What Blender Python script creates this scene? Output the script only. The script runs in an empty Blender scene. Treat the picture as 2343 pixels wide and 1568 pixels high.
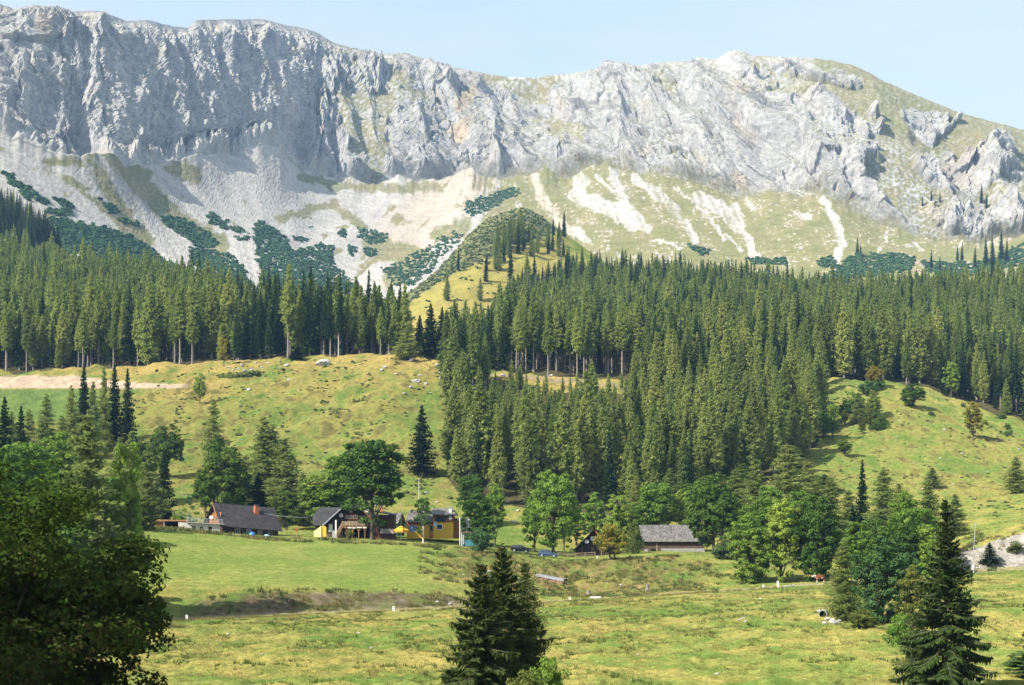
import bpy, bmesh, math, random
import numpy as np
from mathutils import Vector, Matrix
R = math.radians
rng = np.random.default_rng(11)
random.seed(11)
NTREES = {True: 300, False: 300}      # spruces, larches built as objects of their own
SC = bpy.context.scene
COL = SC.collection

# ------------------------------------------------------------------ camera, sky, sun, exposure
F = 3605.0          # focal length in layout units (the plan is drawn 2342 wide)
XC, YH = 1171.0, 1220.0
cam_d = bpy.data.cameras.new('camera')
cam_d.sensor_width = 36.0
cam_d.lens = 36.0 * F / 2342.0
cam_d.shift_y = (YH - 784.0) / 2342.0
cam_d.clip_start = 0.5
cam_d.clip_end = 20000.0
cam = bpy.data.objects.new('camera', cam_d)
cam.rotation_euler = (R(90), 0, 0)
COL.objects.link(cam)
SC.camera = cam

SUN_EL, SUN_AZ = R(38.5), R(-127.5)      # azimuth from +Y, clockwise seen from above
sd = Vector((math.sin(SUN_AZ) * math.cos(SUN_EL), math.cos(SUN_AZ) * math.cos(SUN_EL), math.sin(SUN_EL)))
W = bpy.data.worlds.new("World")
SC.world = W
W.use_nodes = True
nt = W.node_tree
bg = nt.nodes['Background']
sky = nt.nodes.new('ShaderNodeTexSky')
sky.sky_type = 'NISHITA'
sky.sun_disc = False
sky.sun_elevation = SUN_EL
sky.sun_rotation = SUN_AZ % (2 * math.pi)
sky.altitude = 900
sky.air_density = 1.0
sky.dust_density = 3.0
sky.ozone_density = 1.0
# thin high veil over the blue
tcw = nt.nodes.new('ShaderNodeTexCoord'); mpw = nt.nodes.new('ShaderNodeMapping'); nzw = nt.nodes.new('ShaderNodeTexNoise')
mpw.inputs['Scale'].default_value = (1.2, 1.2, 6.0)
nzw.inputs['Scale'].default_value = 2.2; nzw.inputs['Detail'].default_value = 6; nzw.inputs['Roughness'].default_value = 0.62
mrw = nt.nodes.new('ShaderNodeMapRange')
mrw.inputs[1].default_value = 0.25; mrw.inputs[2].default_value = 0.75; mrw.inputs[3].default_value = 0.42; mrw.inputs[4].default_value = 0.98
mxw = nt.nodes.new('ShaderNodeMix'); mxw.data_type = 'RGBA'
mxw.inputs[7].default_value = (2.75, 3.0, 3.2, 1)
nt.links.new(tcw.outputs['Generated'], mpw.inputs['Vector']); nt.links.new(mpw.outputs[0], nzw.inputs['Vector'])
nt.links.new(nzw.outputs['Fac'], mrw.inputs[0]); nt.links.new(mrw.outputs[0], mxw.inputs[0])
nt.links.new(sky.outputs['Color'], mxw.inputs[6]); nt.links.new(mxw.outputs[2], bg.inputs['Color'])
bg.inputs['Strength'].default_value = 0.15
sl = bpy.data.lights.new('sun', 'SUN')
sl.energy = 5.0
sl.angle = R(0.53)
sl.color = (1.0, 0.93, 0.82)
so = bpy.data.objects.new('sun', sl)
so.rotation_euler = sd.to_track_quat('Z', 'Y').to_euler()
so.location = (0, 0, 300)
COL.objects.link(so)
SC.view_settings.view_transform = 'Standard'
SC.view_settings.look = 'None'
SC.view_settings.gamma = 1.0
SC.view_settings.use_curve_mapping = False
SC.view_settings.exposure = 1.05
SC.cycles.max_bounces = 6
SC.cycles.diffuse_bounces = 3
SC.cycles.transmission_bounces = 4
SC.cycles.transparent_max_bounces = 4
SC.cycles.volume_bounces = 0

# ------------------------------------------------------------------ helpers
def tag(o, label=None, cat=None, group=None, kind=None):
    if label: o['label'] = label
    if cat: o['category'] = cat
    if group: o['group'] = group
    if kind: o['kind'] = kind
    return o

def empty(name, loc, rz=0.0, ry=0.0):
    o = bpy.data.objects.new(name, None)
    o.empty_display_size = 0.5
    o.location = loc
    o.rotation_euler = (0, ry, rz)
    COL.objects.link(o)
    return o

def mesh_np(name, V, Fq, mat=None, attrs=None, smooth=False, fattrs=None):
    """V (n,3); Fq (m,k) with k = 3 or 4; attrs = {name: (n,3)} point colours, fattrs = {name: (m,)} face floats"""
    me = bpy.data.meshes.new(name)
    V = np.ascontiguousarray(V, dtype=np.float32)
    Fq = np.ascontiguousarray(Fq, dtype=np.int32)
    n, m, k = len(V), len(Fq), Fq.shape[1]
    me.vertices.add(n)
    me.vertices.foreach_set('co', V.ravel())
    me.loops.add(m * k)
    me.loops.foreach_set('vertex_index', Fq.ravel())
    me.polygons.add(m)
    me.polygons.foreach_set('loop_start', np.arange(0, m * k, k, dtype=np.int32))
    if smooth:
        me.polygons.foreach_set('use_smooth', np.ones(m, dtype=bool))
    else:
        me.polygons.foreach_set('use_smooth', np.zeros(m, dtype=bool))
    if attrs:
        for an, av in attrs.items():
            at = me.attributes.new(an, 'FLOAT_COLOR', 'POINT')
            c = np.ones((n, 4), dtype=np.float32)
            c[:, :3] = av
            at.data.foreach_set('color', c.ravel())
    if fattrs:
        for an, av in fattrs.items():
            at = me.attributes.new(an, 'FLOAT', 'FACE')
            at.data.foreach_set('value', np.ascontiguousarray(av, dtype=np.float32))
    me.update(calc_edges=True)
    if mat: me.materials.append(mat)
    return me

def obj(name, me, parent=None, loc=None):
    o = bpy.data.objects.new(name, me)
    COL.objects.link(o)
    if parent: o.parent = parent
    if loc is not None: o.location = loc
    return o

def copy_tree(o, parent=None):
    c = o.copy()
    COL.objects.link(c)
    if parent is not None: c.parent = parent
    for ch in o.children: copy_tree(ch, c)
    return c

def sstep(a, b, x):
    t = np.clip((x - a) / (b - a), 0, 1)
    return t * t * (3 - 2 * t)

# gradient noise in two dimensions
_prm = np.random.default_rng(5).permutation(256)
_prm = np.concatenate([_prm, _prm, _prm]).astype(np.int32)
_ang = np.random.default_rng(6).uniform(0, 2 * np.pi, 256)
_gx, _gy = np.cos(_ang), np.sin(_ang)
def noise2(x, y, seed=0):
    x = np.asarray(x, float) + seed * 17.31
    y = np.asarray(y, float) + seed * 9.77
    fx, fy = np.floor(x), np.floor(y)
    ix, iy = fx.astype(np.int64) & 255, fy.astype(np.int64) & 255
    dx, dy = x - fx, y - fy
    u = dx * dx * dx * (dx * (dx * 6 - 15) + 10)
    v = dy * dy * dy * (dy * (dy * 6 - 15) + 10)
    def g(i, j, ax, ay):
        h = _prm[_prm[(ix + i) & 255] + ((iy + j) & 255)]
        return _gx[h] * ax + _gy[h] * ay
    a = g(0, 0, dx, dy); b = g(1, 0, dx - 1, dy)
    c = g(0, 1, dx, dy - 1); d = g(1, 1, dx - 1, dy - 1)
    a = a + u * (b - a); c = c + u * (d - c)
    return 1.5 * (a + v * (c - a))
def fbm(x, y, octv=4, gain=0.5, seed=0):
    s, amp = 0.0, 1.0
    for k in range(octv):
        s = s + amp * noise2(x * 2.03 ** k, y * 2.03 ** k, seed + k * 3)
        amp *= gain
    return s
def ridged(x, y, octv=3, gain=0.5, seed=0):
    s, amp, tot = 0.0, 1.0, 0.0
    for k in range(octv):
        s = s + amp * (1 - np.abs(noise2(x * 2.07 ** k, y * 2.07 ** k, seed + k * 3)) * 1.6)
        tot += amp
        amp *= gain
    return s / tot

# ------------------------------------------------------------------ materials
def new_mat(name):
    m = bpy.data.materials.new(name)
    m.use_nodes = True
    n = m.node_tree
    for x in list(n.nodes): n.nodes.remove(x)
    out = n.nodes.new('ShaderNodeOutputMaterial')
    return m, n, out
def N(n, typ, **kw):
    x = n.nodes.new(typ)
    for k, v in kw.items(): setattr(x, k, v)
    return x
def mathn(n, op, a, b=None):
    x = N(n, 'ShaderNodeMath', operation=op)
    for i, v in enumerate((a, b)):
        if v is None: continue
        if hasattr(v, 'is_linked') or hasattr(v, 'links'): n.links.new(v, x.inputs[i])
        else: x.inputs[i].default_value = v
    return x.outputs[0]
def mixc(n, fac, a, b, blend='MIX'):
    x = N(n, 'ShaderNodeMix', data_type='RGBA', blend_type=blend)
    x.clamp_result = False
    for s, v in ((x.inputs[0], fac), (x.inputs[6], a), (x.inputs[7], b)):
        if hasattr(v, 'links'): n.links.new(v, s)
        elif isinstance(v, (tuple, list)): s.default_value = (*v, 1.0)
        else: s.default_value = v
    return x.outputs[2]
def noise_tex(n, scale, detail=3.0, rough=0.6, co='Object', stretch=None):
    tc = N(n, 'ShaderNodeTexCoord')
    t = N(n, 'ShaderNodeTexNoise')
    t.inputs['Scale'].default_value = scale
    t.inputs['Detail'].default_value = detail
    t.inputs['Roughness'].default_value = rough
    src = tc.outputs[co]
    if stretch:
        mp = N(n, 'ShaderNodeMapping')
        mp.inputs['Scale'].default_value = stretch
        n.links.new(src, mp.inputs['Vector'])
        src = mp.outputs[0]
    n.links.new(src, t.inputs['Vector'])
    return t.outputs['Fac']
def ramp(n, fac, lo, hi, a=0.3, b=0.7):
    m = N(n, 'ShaderNodeMapRange')
    m.inputs[1].default_value = a; m.inputs[2].default_value = b
    m.inputs[3].default_value = lo; m.inputs[4].default_value = hi
    n.links.new(fac, m.inputs[0])
    return m.outputs[0]

def simple(name, col, rough=0.7, var=0.18, scale=3.0, metal=0.0, spec=0.3, bump=0.0, stretch=None):
    m, n, out = new_mat(name)
    p = N(n, 'ShaderNodeBsdfPrincipled')
    f = noise_tex(n, scale, 4, 0.6, stretch=stretch)
    k = ramp(n, f, 1 - var, 1 + var)
    x = mixc(n, 1.0, col, k, 'MULTIPLY')
    n.links.new(x, p.inputs['Base Color'])
    p.inputs['Roughness'].default_value = rough
    p.inputs['Metallic'].default_value = metal
    p.inputs['Specular IOR Level'].default_value = spec
    if bump:
        b = N(n, 'ShaderNodeBump')
        b.inputs['Strength'].default_value = bump
        b.inputs['Distance'].default_value = 0.05
        n.links.new(f, b.inputs['Height'])
        n.links.new(b.outputs[0], p.inputs['Normal'])
    n.links.new(p.outputs[0], out.inputs[0])
    return m

def ground_mat(name, s1, s2, v1=0.25, v2=0.3, bump=0.5, dist=0.3, extra=None):
    m, n, out = new_mat(name)
    p = N(n, 'ShaderNodeBsdfDiffuse')
    p.inputs['Roughness'].default_value = 0.8
    at = N(n, 'ShaderNodeAttribute', attribute_name='col')
    f1 = noise_tex(n, s1, 5, 0.65)
    f2 = noise_tex(n, s2, 3, 0.7)
    k1 = ramp(n, f1, 1 - v1, 1 + v1, 0.32, 0.68)
    k2 = ramp(n, f2, 1 - v2, 1 + v2, 0.32, 0.68)
    k = mathn(n, 'MULTIPLY', k1, k2)
    x = mixc(n, 1.0, at.outputs['Color'], k, 'MULTIPLY')
    n.links.new(x, p.inputs['Color'])
    b = N(n, 'ShaderNodeBump')
    b.inputs['Strength'].default_value = bump
    b.inputs['Distance'].default_value = dist
    n.links.new(f2, b.inputs['Height'])
    n.links.new(b.outputs[0], p.inputs['Normal'])
    n.links.new(p.outputs[0], out.inputs[0])
    return m

def leaf_mat(name, cols, trans=0.35, inst=0.15, patch=None):
    """cols: dark, mid, light leaf colours picked by the face attribute 'tint' (0..1)"""
    m, n, out = new_mat(name)
    at = N(n, 'ShaderNodeAttribute', attribute_name='tint')
    cr = N(n, 'ShaderNodeValToRGB')
    el = cr.color_ramp.elements
    el[0].color = (*cols[0], 1); el[1].color = (*cols[-1], 1)
    for i, c in enumerate(cols[1:-1]):
        e = el.new((i + 1) / (len(cols) - 1)); e.color = (*c, 1)
    n.links.new(at.outputs['Fac'], cr.inputs[0])
    oi = N(n, 'ShaderNodeObjectInfo')
    k = ramp(n, oi.outputs['Random'], 1 - inst, 1 + inst, 0, 1)
    x = mixc(n, 1.0, cr.outputs[0], k, 'MULTIPLY')
    hs = N(n, 'ShaderNodeHueSaturation')
    h = ramp(n, oi.outputs['Random'], 0.515, 0.485, 0, 1)
    n.links.new(h, hs.inputs['Hue'])
    n.links.new(x, hs.inputs['Color'])
    d = N(n, 'ShaderNodeBsdfDiffuse')
    t = N(n, 'ShaderNodeBsdfTranslucent')
    n.links.new(hs.outputs[0], d.inputs[0])
    n.links.new(hs.outputs[0], t.inputs[0])
    mx = N(n, 'ShaderNodeMixShader')
    mx.inputs[0].default_value = trans
    n.links.new(d.outputs[0], mx.inputs[1]); n.links.new(t.outputs[0], mx.inputs[2])
    n.links.new(mx.outputs[0], out.inputs[0])
    return m
# ------------------------------------------------------------------ the ground: meadows, road bench, knoll, wooded slopes (one sheet)
def zof(y, Y): return (YH - y) / F * Y
#  plan columns; each row is (distance, height line in the plan) near to far
TX = [0, 300, 600, 900, 1000, 1100, 1200, 1300, 1500, 1700, 1900, 2100, 2342]
ROWS = {  # name: list of (Y, y) per column
 'front': [(112, 1568)] * 8 + [(114, 1568)] * 5,
 'road0': [(200, 1436), (210, 1426), (222, 1411), (233, 1399), (238, 1394), (243, 1388), (248, 1382), (254, 1376), (262, 1363), (270, 1350), (278, 1335), (284, 1319), (290, 1302)],
 'road1': [(204.5, 1433), (214.5, 1423), (226.5, 1408), (237.5, 1396), (242.5, 1391), (247.5, 1385), (252.5, 1379), (258.5, 1373), (266.5, 1360), (274.5, 1347), (282.5, 1332), (288.5, 1316), (294.5, 1299)],
 'bank':  [(213, 1400), (223, 1394), (237, 1352), (248, 1352), (252, 1358), (256, 1366), (262, 1366), (268, 1366), (278, 1352), (287, 1340), (294, 1326), (300, 1296), (308, 1212)],
 'terr0': [(300, 1190), (310, 1203), (318, 1232), (322, 1240), (322, 1248), (322, 1258), (322, 1272), (322, 1284), (325, 1270), (330, 1272), (330, 1268), (330, 1245), (336, 1192)],
 'terr1': [(352, 1181), (352, 1197), (352, 1223), (352, 1229), (352, 1236), (352, 1244), (352, 1257), (352, 1271), (356, 1258), (356, 1262), (356, 1258), (356, 1236), (364, 1184)],
 'mid':   [(460, 1045), (460, 1055), (460, 1060), (450, 1070), (440, 1095), (430, 1125), (430, 1130), (430, 1135), (430, 1140), (430, 1125), (440, 1105), (455, 1090), (465, 1095)],
 'bluff': [(545, 905), (535, 905), (525, 905), (520, 900), (515, 930), (510, 960), (510, 970), (510, 975), (515, 980), (520, 985), (525, 975), (530, 970), (540, 1000)],
 'crest': [(590, 856), (585, 842), (578, 823), (566, 818), (556, 830), (550, 858), (556, 869), (562, 870), (568, 880), (572, 892), (580, 880), (585, 892), (595, 952)],
 'wood1': [(740, 770), (735, 778), (700, 790), (660, 812), (670, 822), (720, 808), (725, 802), (725, 795), (740, 782), (740, 778), (740, 790), (745, 798), (745, 812)],
 'wood2': [(950, 645), (930, 660), (850, 722), (790, 800), (840, 765), (900, 742), (960, 700), (1020, 655), (1000, 668), (1000, 690), (980, 715), (950, 712), (950, 692)],
 'nose':  [(1250, 478), (1200, 680), (1080, 770), (1050, 700), (1120, 622), (1220, 512), (1290, 474), (1280, 545), (1180, 690), (1160, 720), (1150, 730), (1150, 730), (1150, 705)],
 'back':  [(1500, 520), (1450, 740), (1400, 800), (1350, 760), (1420, 690), (1500, 600), (1550, 560), (1550, 620), (1450, 760), (1450, 780), (1450, 780), (1450, 780), (1450, 760)],
}
us = np.concatenate([np.linspace(-1500, -120, 60), np.linspace(-110, 2452, 570), np.linspace(2462, 3900, 60)])
UU = (us - XC) / F
YR = np.concatenate([np.arange(2, 100, 2.0), np.arange(100, 380, 0.5), np.arange(380, 700, 1.1), np.arange(700, 1500.1, 3.2)])
tabs = []
for k, lst in ROWS.items():
    Yc = np.interp(us, TX, [p[0] for p in lst]); yc = np.interp(us, TX, [p[1] for p in lst])
    w = 9
    ker = np.hanning(2 * w + 3)[1:-1]; ker /= ker.sum()
    Yc = np.convolve(np.pad(Yc, w, mode='edge'), ker, 'valid'); yc = np.convolve(np.pad(yc, w, mode='edge'), ker, 'valid')
    tabs.append((k, Yc, zof(yc, Yc), yc))
KY = np.stack([np.full_like(us, 2.0), np.full_like(us, 45.0)] + [t[1] for t in tabs])
KZ = np.stack([np.full_like(us, -1.9), np.full_like(us, -6.6)] + [t[2] for t in tabs])
TAB = {t[0]: t for t in tabs}
def pchip(xk, yk, x):
    h = np.diff(xk); d = np.diff(yk) / h
    m = np.zeros_like(yk)
    w1 = 2 * h[1:] + h[:-1]; w2 = h[1:] + 2 * h[:-1]
    same = d[1:] * d[:-1] > 0
    with np.errstate(divide='ignore', invalid='ignore'):
        hm = (w1 + w2) / (w1 / d[:-1] + w2 / d[1:])
    m[1:-1] = np.where(same, hm, 0)
    m[0], m[-1] = d[0], d[-1]
    i = np.clip(np.searchsorted(xk, x) - 1, 0, len(h) - 1)
    t = (x - xk[i]) / h[i]
    return ((1 + 2 * t) * (1 - t) ** 2 * yk[i] + t * (1 - t) ** 2 * h[i] * m[i] + t * t * (3 - 2 * t) * yk[i + 1] + t * t * (t - 1) * h[i] * m[i + 1])
GZ = np.stack([pchip(KY[:, j], KZ[:, j], YR) for j in range(len(us))], axis=1)     # rows Y, cols u
GX = UU[None, :] * YR[:, None]
GY = np.repeat(YR[:, None], len(us), 1)
Yroad0, Yroad1 = TAB['road0'][1], TAB['road1'][1]
dr = np.maximum(Yroad0[None] - GY, GY - Yroad1[None])               # distance outside the road bench
offroad = sstep(0.2, 6, dr)
far = sstep(380, 480, GY)
rel = (0.55 + 0.35 * (1 - sstep(190, 215, GY))) * fbm(GX / 14, GY / 14, 3, seed=2) * (0.5 + far) + (0.20 + 0.16 * (GY < 200)) * fbm(GX / 3.2, GY / 3.2, 3, seed=4) * (1 - 0.3 * far) + 0.10 * noise2(GX / 1.2, GY / 1.2, 9)
calm = 1 - 0.75 * sstep(0, 1, sstep(300, 420, us[None]) * (1 - sstep(940, 1060, us[None])) * sstep(236, 250, GY) * (1 - sstep(318, 330, GY)))
flat = 1 - 0.85 * sstep(316, 326, GY) * (1 - sstep(350, 372, GY)) * sstep(380, 420, us[None])
rough = 1 + 1.8 * sstep(1000, 1080, us[None]) * (1 - sstep(1560, 1640, us[None])) * sstep(262, 275, GY) * (1 - sstep(312, 322, GY))
GZ = GZ + rel * offroad * calm * flat * rough * (1 + 0.9 * sstep(400, 520, GY)) - 0.22 * (1 - sstep(-0.6, 0.5, dr))

def ground_z(X, Y):
    X = np.asarray(X, float); Y = np.asarray(Y, float)
    u = X / Y
    j = np.interp(u, UU, np.arange(len(UU))); i = np.interp(Y, YR, np.arange(len(YR)))
    j0 = np.clip(j.astype(int), 0, len(UU) - 2); i0 = np.clip(i.astype(int), 0, len(YR) - 2)
    a, b = i - i0, j - j0
    return (GZ[i0, j0] * (1 - a) * (1 - b) + GZ[i0 + 1, j0] * a * (1 - b) + GZ[i0, j0 + 1] * (1 - a) * b + GZ[i0 + 1, j0 + 1] * a * b)
def gp(x, Y, dz=0.0):
    """plan column and distance -> point on the ground"""
    X = (x - XC) / F * Y
    return Vector((X, Y, float(ground_z(X, Y)) + dz))
def ground_at(x, y, ymin=60, ymax=1300):
    """first ground point met along the sight line of a plan position"""
    Y = np.arange(ymin, ymax, 0.4)
    X = (x - XC) / F * Y
    hit = np.nonzero(ground_z(X, Y) >= (YH - y) / F * Y)[0]
    return gp(x, float(Y[hit[0]])) if len(hit) else gp(x, ymax)

# forest footprint in plan columns: 0..1
FR_L = ([-600, 0, 330, 520, 700, 760, 935], [598, 594, 588, 580, 576, 572, 572], [1010, 1010, 930, 860, 800, 790, 770])
def forest(x, Y):
    x = np.asarray(x, float); Y = np.asarray(Y, float)
    j = 10 * noise2(x / 60, Y / 30, 21)
    L = (x < 930 + j) & (Y > np.interp(x, FR_L[0], FR_L[1]) + 0.6 * j) & (Y < np.interp(x, FR_L[0], FR_L[2]))
    up0 = np.interp(x, [1010, 1100, 1420, 1700, 1880, 2100, 2342, 3000], [590, 566, 570, 572, 592, 596, 580, 560])
    up1 = np.interp(x, [1010, 1080, 1130, 1180, 1300, 1500, 3000], [700, 740, 850, 980, 1040, 1040, 1040])
    U = (x > 1015 + j) & (Y > up0 + 0.5 * j) & (Y < up1)
    lo0 = np.interp(x, [1000, 1080, 1200, 1400, 1600, 1780, 1880], [445, 418, 412, 408, 420, 440, 510])
    lo1 = np.interp(x, [1000, 1420, 1500, 1880], [545, 546, 600, 600])
    D = (x > 1020 + 0.8 * j) & (x < 1890 + j) & (Y > lo0 + 0.5 * j) & (Y < lo1)
    corner = (x < 150) & (Y > 1010) & (Y < 1300) & (x < np.interp(Y, [1010, 1300], [60, 150]))
    return L, U, D, corner

# colours of the ground itself
def lerp(a, b, t): return a + (b - a) * t[..., None]
C = lambda *c: np.array(c, float)
green, fresh, dry, gold = C(.100, .150, .034), C(.128, .175, .040), C(.245, .212, .064), C(.30, .225, .075)
shaded_soil, tan, gravel, floor_c, brushc = C(.085, .062, .038), C(.40, .31, .22), C(.27, .25, .22), C(.055, .05, .026), C(.085, .085, .03)
xx = np.repeat(us[None], len(YR), 0)
n1 = fbm(GX / 26, GY / 38, 4, seed=31); n2 = fbm(GX / 5.5, GY / 8, 4, 0.6, seed=35); n3 = fbm(GX / 1.6, GY / 2.4, 3, 0.6, seed=39)
GC = lerp(np.broadcast_to(green, GX.shape + (3,)), dry, np.clip(0.46 + 0.45 * n1 + 0.55 * n2 + 0.22 * n3, 0, 1))
meadow = sstep(300, 340, xx) * (1 - sstep(950, 1070, xx)) * sstep(236, 246, GY) * (1 - sstep(312, 322, GY))
mcol = lerp(np.broadcast_to(fresh, GX.shape + (3,)), C(.215, .222, .064), np.clip(0.35 + 0.5 * n1 + 0.35 * n2, 0, 1))
GC = lerp(GC, mcol, meadow)
terrace = sstep(318, 324, GY) * (1 - sstep(364, 380, GY)) * sstep(380, 430, xx)
GC = lerp(GC, mcol, terrace * 0.7)
brow = sstep(980, 1080, xx) * (1 - sstep(1540, 1640, xx)) * sstep(262, 276, GY) * (1 - sstep(312, 324, GY))
GC = lerp(GC, brushc, brow * np.clip(0.45 + 0.5 * n2, 0, 1)); GC = lerp(GC, C(.24, .15, .08), brow * np.clip(n3 * 0.8 + n2 * 0.5 - 0.1, 0, 0.7))
knoll = sstep(480, 560, GY) * (1 - sstep(900, 1100, GY)) * (1 - sstep(1200, 1900, xx))
GC = lerp(GC, gold, knoll * np.clip(0.55 + 0.6 * n1 + 0.35 * n2, 0, 0.95))
GC = lerp(GC, brushc, sstep(400, 450, GY) * (1 - sstep(545, 565, GY)) * sstep(0.1, 0.7, n2 + 0.3 * n1) * 0.8)
nosem = sstep(760, 900, GY) * sstep(900, 960, xx) * (1 - sstep(1250, 1330, xx))
GC = lerp(GC, lerp(np.broadcast_to(gold * C(.95, 1.1, 1.0), GX.shape + (3,)), dry, np.clip(0.3 + n1, 0, 1)), nosem * 0.85)
# bank of bare earth above the road, left of the front spruces; tree shade is painted into its dark brown
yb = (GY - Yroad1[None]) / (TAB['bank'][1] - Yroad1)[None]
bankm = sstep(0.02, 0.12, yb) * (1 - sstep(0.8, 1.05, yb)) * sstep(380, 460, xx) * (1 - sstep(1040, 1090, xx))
GC = lerp(GC, lerp(np.broadcast_to(shaded_soil, GX.shape + (3,)), C(.15, .13, .085), np.clip(0.3 + 0.9 * n3 + 0.5 * n2, 0, 1)), bankm * np.clip(0.85 + 0.6 * n2, 0, 1))
gravm = sstep(0.05, 0.15, yb) * (1 - sstep(0.9, 1.02, yb + 0.08 * n2)) * sstep(2150, 2215, xx + 20 * n2)
GC = lerp(GC, gravel * (1 + 0.35 * n3[..., None]), gravm)
# earth cut and field high on the left
ypl = YH - GZ / GY * F
cut = (1 - sstep(395, 455, xx + 10 * n2)) * sstep(np.interp(xx, [0, 180, 300, 440], [858, 858, 874, 877]), np.interp(xx, [0, 180, 300, 440], [864, 863, 878, 880]), ypl + 3 * n2) * (1 - sstep(887, 890, ypl + 1.5 * n2)) * sstep(480, 500, GY)
fieldm = (1 - sstep(170, 330, xx + 15 * n2)) * sstep(888, 893, ypl) * (1 - sstep(950, 975, ypl)) * sstep(440, 460, GY)
GC = lerp(GC, C(.105, .16, .045), fieldm * 0.9)
GC = lerp(GC, tan * (1 + 0.15 * n2[..., None]), cut)
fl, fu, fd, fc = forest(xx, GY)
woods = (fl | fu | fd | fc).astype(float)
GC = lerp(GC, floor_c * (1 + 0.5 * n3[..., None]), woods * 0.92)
NOSE = [(905, 700), (960, 640), (1010, 590), (1060, 540), (1110, 500), (1160, 478), (1200, 474), (1250, 492), (1290, 525), (1235, 545), (1180, 562), (1100, 600), (1040, 625), (980, 662), (935, 694)]
def inpoly(pts, X, Y):
    inside = np.zeros(X.shape, bool)
    n = len(pts)
    for i in range(n):
        (x0, y0), (x1, y1) = pts[i], pts[(i + 1) % n]
        if y0 == y1: continue
        inside ^= ((y0 > Y) != (y1 > Y)) & (X < (x1 - x0) * (Y - y0) / (y1 - y0) + x0)
    return inside
heathm = inpoly(NOSE, xx + 6 * n2, ypl + 5 * n2) & (GY > 740) & (GY < 1320)
GC = lerp(GC, C(.125, .135, .068) * (1 + 0.4 * n3[..., None]), heathm * 0.9)
path = (np.abs(GY - np.interp(xx, [1010, 1420], [556, 560])) < 2.6) & (xx > 1040) & (xx < 1460)
GC = lerp(GC, C(.22, .18, .11), path * 0.8)
shoulder = sstep(1.0, 3.5, dr)
GC = lerp(np.broadcast_to(C(.26, .22, .12), GX.shape + (3,)), GC, np.clip(shoulder + 0.35, 0, 1))
GC = np.clip(GC, 0.01, 0.7)
def grid_faces(nr, nc):
    i = np.arange((nr - 1) * (nc - 1)); r, c = i // (nc - 1), i % (nc - 1)
    a = r * nc + c
    return np.stack([a, a + 1, a + nc + 1, a + nc], 1)
M_ground = ground_mat('ground_turf', 0.9, 5.0, 0.28, 0.38, 0.6, 0.25)
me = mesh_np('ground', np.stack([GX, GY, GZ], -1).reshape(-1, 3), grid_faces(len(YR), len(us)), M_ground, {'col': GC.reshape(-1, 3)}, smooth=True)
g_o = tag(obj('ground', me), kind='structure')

# the gravel lane along the bench
sel = np.nonzero((us > -300) & (us < 2700))[0][::2]
V, Fc, wv = [], [], 5
for q, j in enumerate(sel):
    wig = 0.25 * noise2(us[j] / 30.0, 3.3, 8)
    for w in range(wv):
        Yv = Yroad0[j] + 0.9 + wig + w * 2.5 / (wv - 1)
        Xv = UU[j] * Yv
        V.append((Xv, Yv, float(ground_z(Xv, Yv)) + 0.07 + (0.03 if 0 < w < 4 else 0)))
me = mesh_np('road', np.array(V), grid_faces(len(sel), wv)[:, ::-1], simple('lane_gravel', (.33, .30, .24), 0.95, 0.25, 2.5, spec=0.1, bump=0.4))
tag(obj('road', me), kind='structure')

# ------------------------------------------------------------------ the mountain: scree, cliffs, alpine turf, ridge
mx = np.concatenate([np.linspace(-1500, -160, 60), np.arange(-150, 2495, 2.5), np.linspace(2505, 3900, 60)])
RX = [-1500, -300, 0, 12, 30, 58, 85, 110, 132, 150, 185, 230, 262, 290, 340, 390, 430, 448, 475, 600, 640, 720, 750, 760, 800, 870, 930, 1010, 1060, 1110, 1160, 1200, 1232, 1245, 1290, 1340, 1400, 1450, 1520, 1580, 1600, 1612, 1640, 1662, 1680, 1700, 1720, 1780, 1850, 1900, 1950, 1985, 2020, 2060, 2100, 2200, 2342, 2800, 3900]
RYy = [60, 30, 10, 14, 22, 18, 12, 20, 22, 28, 27, 26, 38, 50, 47, 60, 65, 47, 46, 45, 55, 72, 90, 98, 108, 123, 122, 150, 158, 168, 176, 176, 178, 174, 170, 165, 158, 152, 144, 140, 130, 134, 136, 120, 115, 117, 126, 131, 132, 138, 150, 165, 185, 202, 220, 260, 297, 420, 700]
RYd = np.interp(mx, [-1500, 0, 150, 300, 450, 600, 750, 900, 1100, 1240, 1450, 1700, 1900, 2100, 2342, 3900], [1500, 1860, 1960, 2130, 2370, 2640, 2850, 2930, 2990, 2960, 2760, 2540, 2480, 2470, 2520, 2700])
yr = np.interp(mx, RX, RYy) + 1.2 * noise2(mx / 13, 0.5, 3) + 0.7 * noise2(mx / 4, 0.5, 7)
FX = [-1500, -300, 0, 60, 120, 185, 200, 250, 290, 330, 400, 480, 540, 560, 600, 640, 680, 720, 800, 860, 910, 960, 1000, 1030, 1080, 1110, 1150, 1200, 1250, 1300, 1350, 1390, 1430, 1500, 1560, 1620, 1690, 1760, 1830, 1900, 1960, 2000, 2100, 2180, 2250, 2342, 2800, 3900]
FYy = [330, 315, 315, 322, 348, 362, 350, 352, 380, 375, 368, 352, 355, 338, 328, 336, 392, 398, 410, 420, 400, 418, 412, 398, 388, 405, 412, 398, 388, 410, 382, 372, 392, 400, 412, 430, 456, 440, 448, 452, 490, 505, 545, 552, 555, 540, 560, 760]
FYd = np.interp(mx, [-1500, 0, 150, 300, 450, 600, 750, 900, 1100, 1240, 1450, 1700, 1900, 2100, 2342, 3900], [1150, 1530, 1560, 1670, 1900, 2190, 2420, 2490, 2550, 2540, 2400, 2230, 2130, 2080, 2120, 2300])
yf = np.interp(mx, FX, FYy) + 9 * fbm(mx / 45, mx * 0 + 1.7, 3, seed=12)
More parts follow.
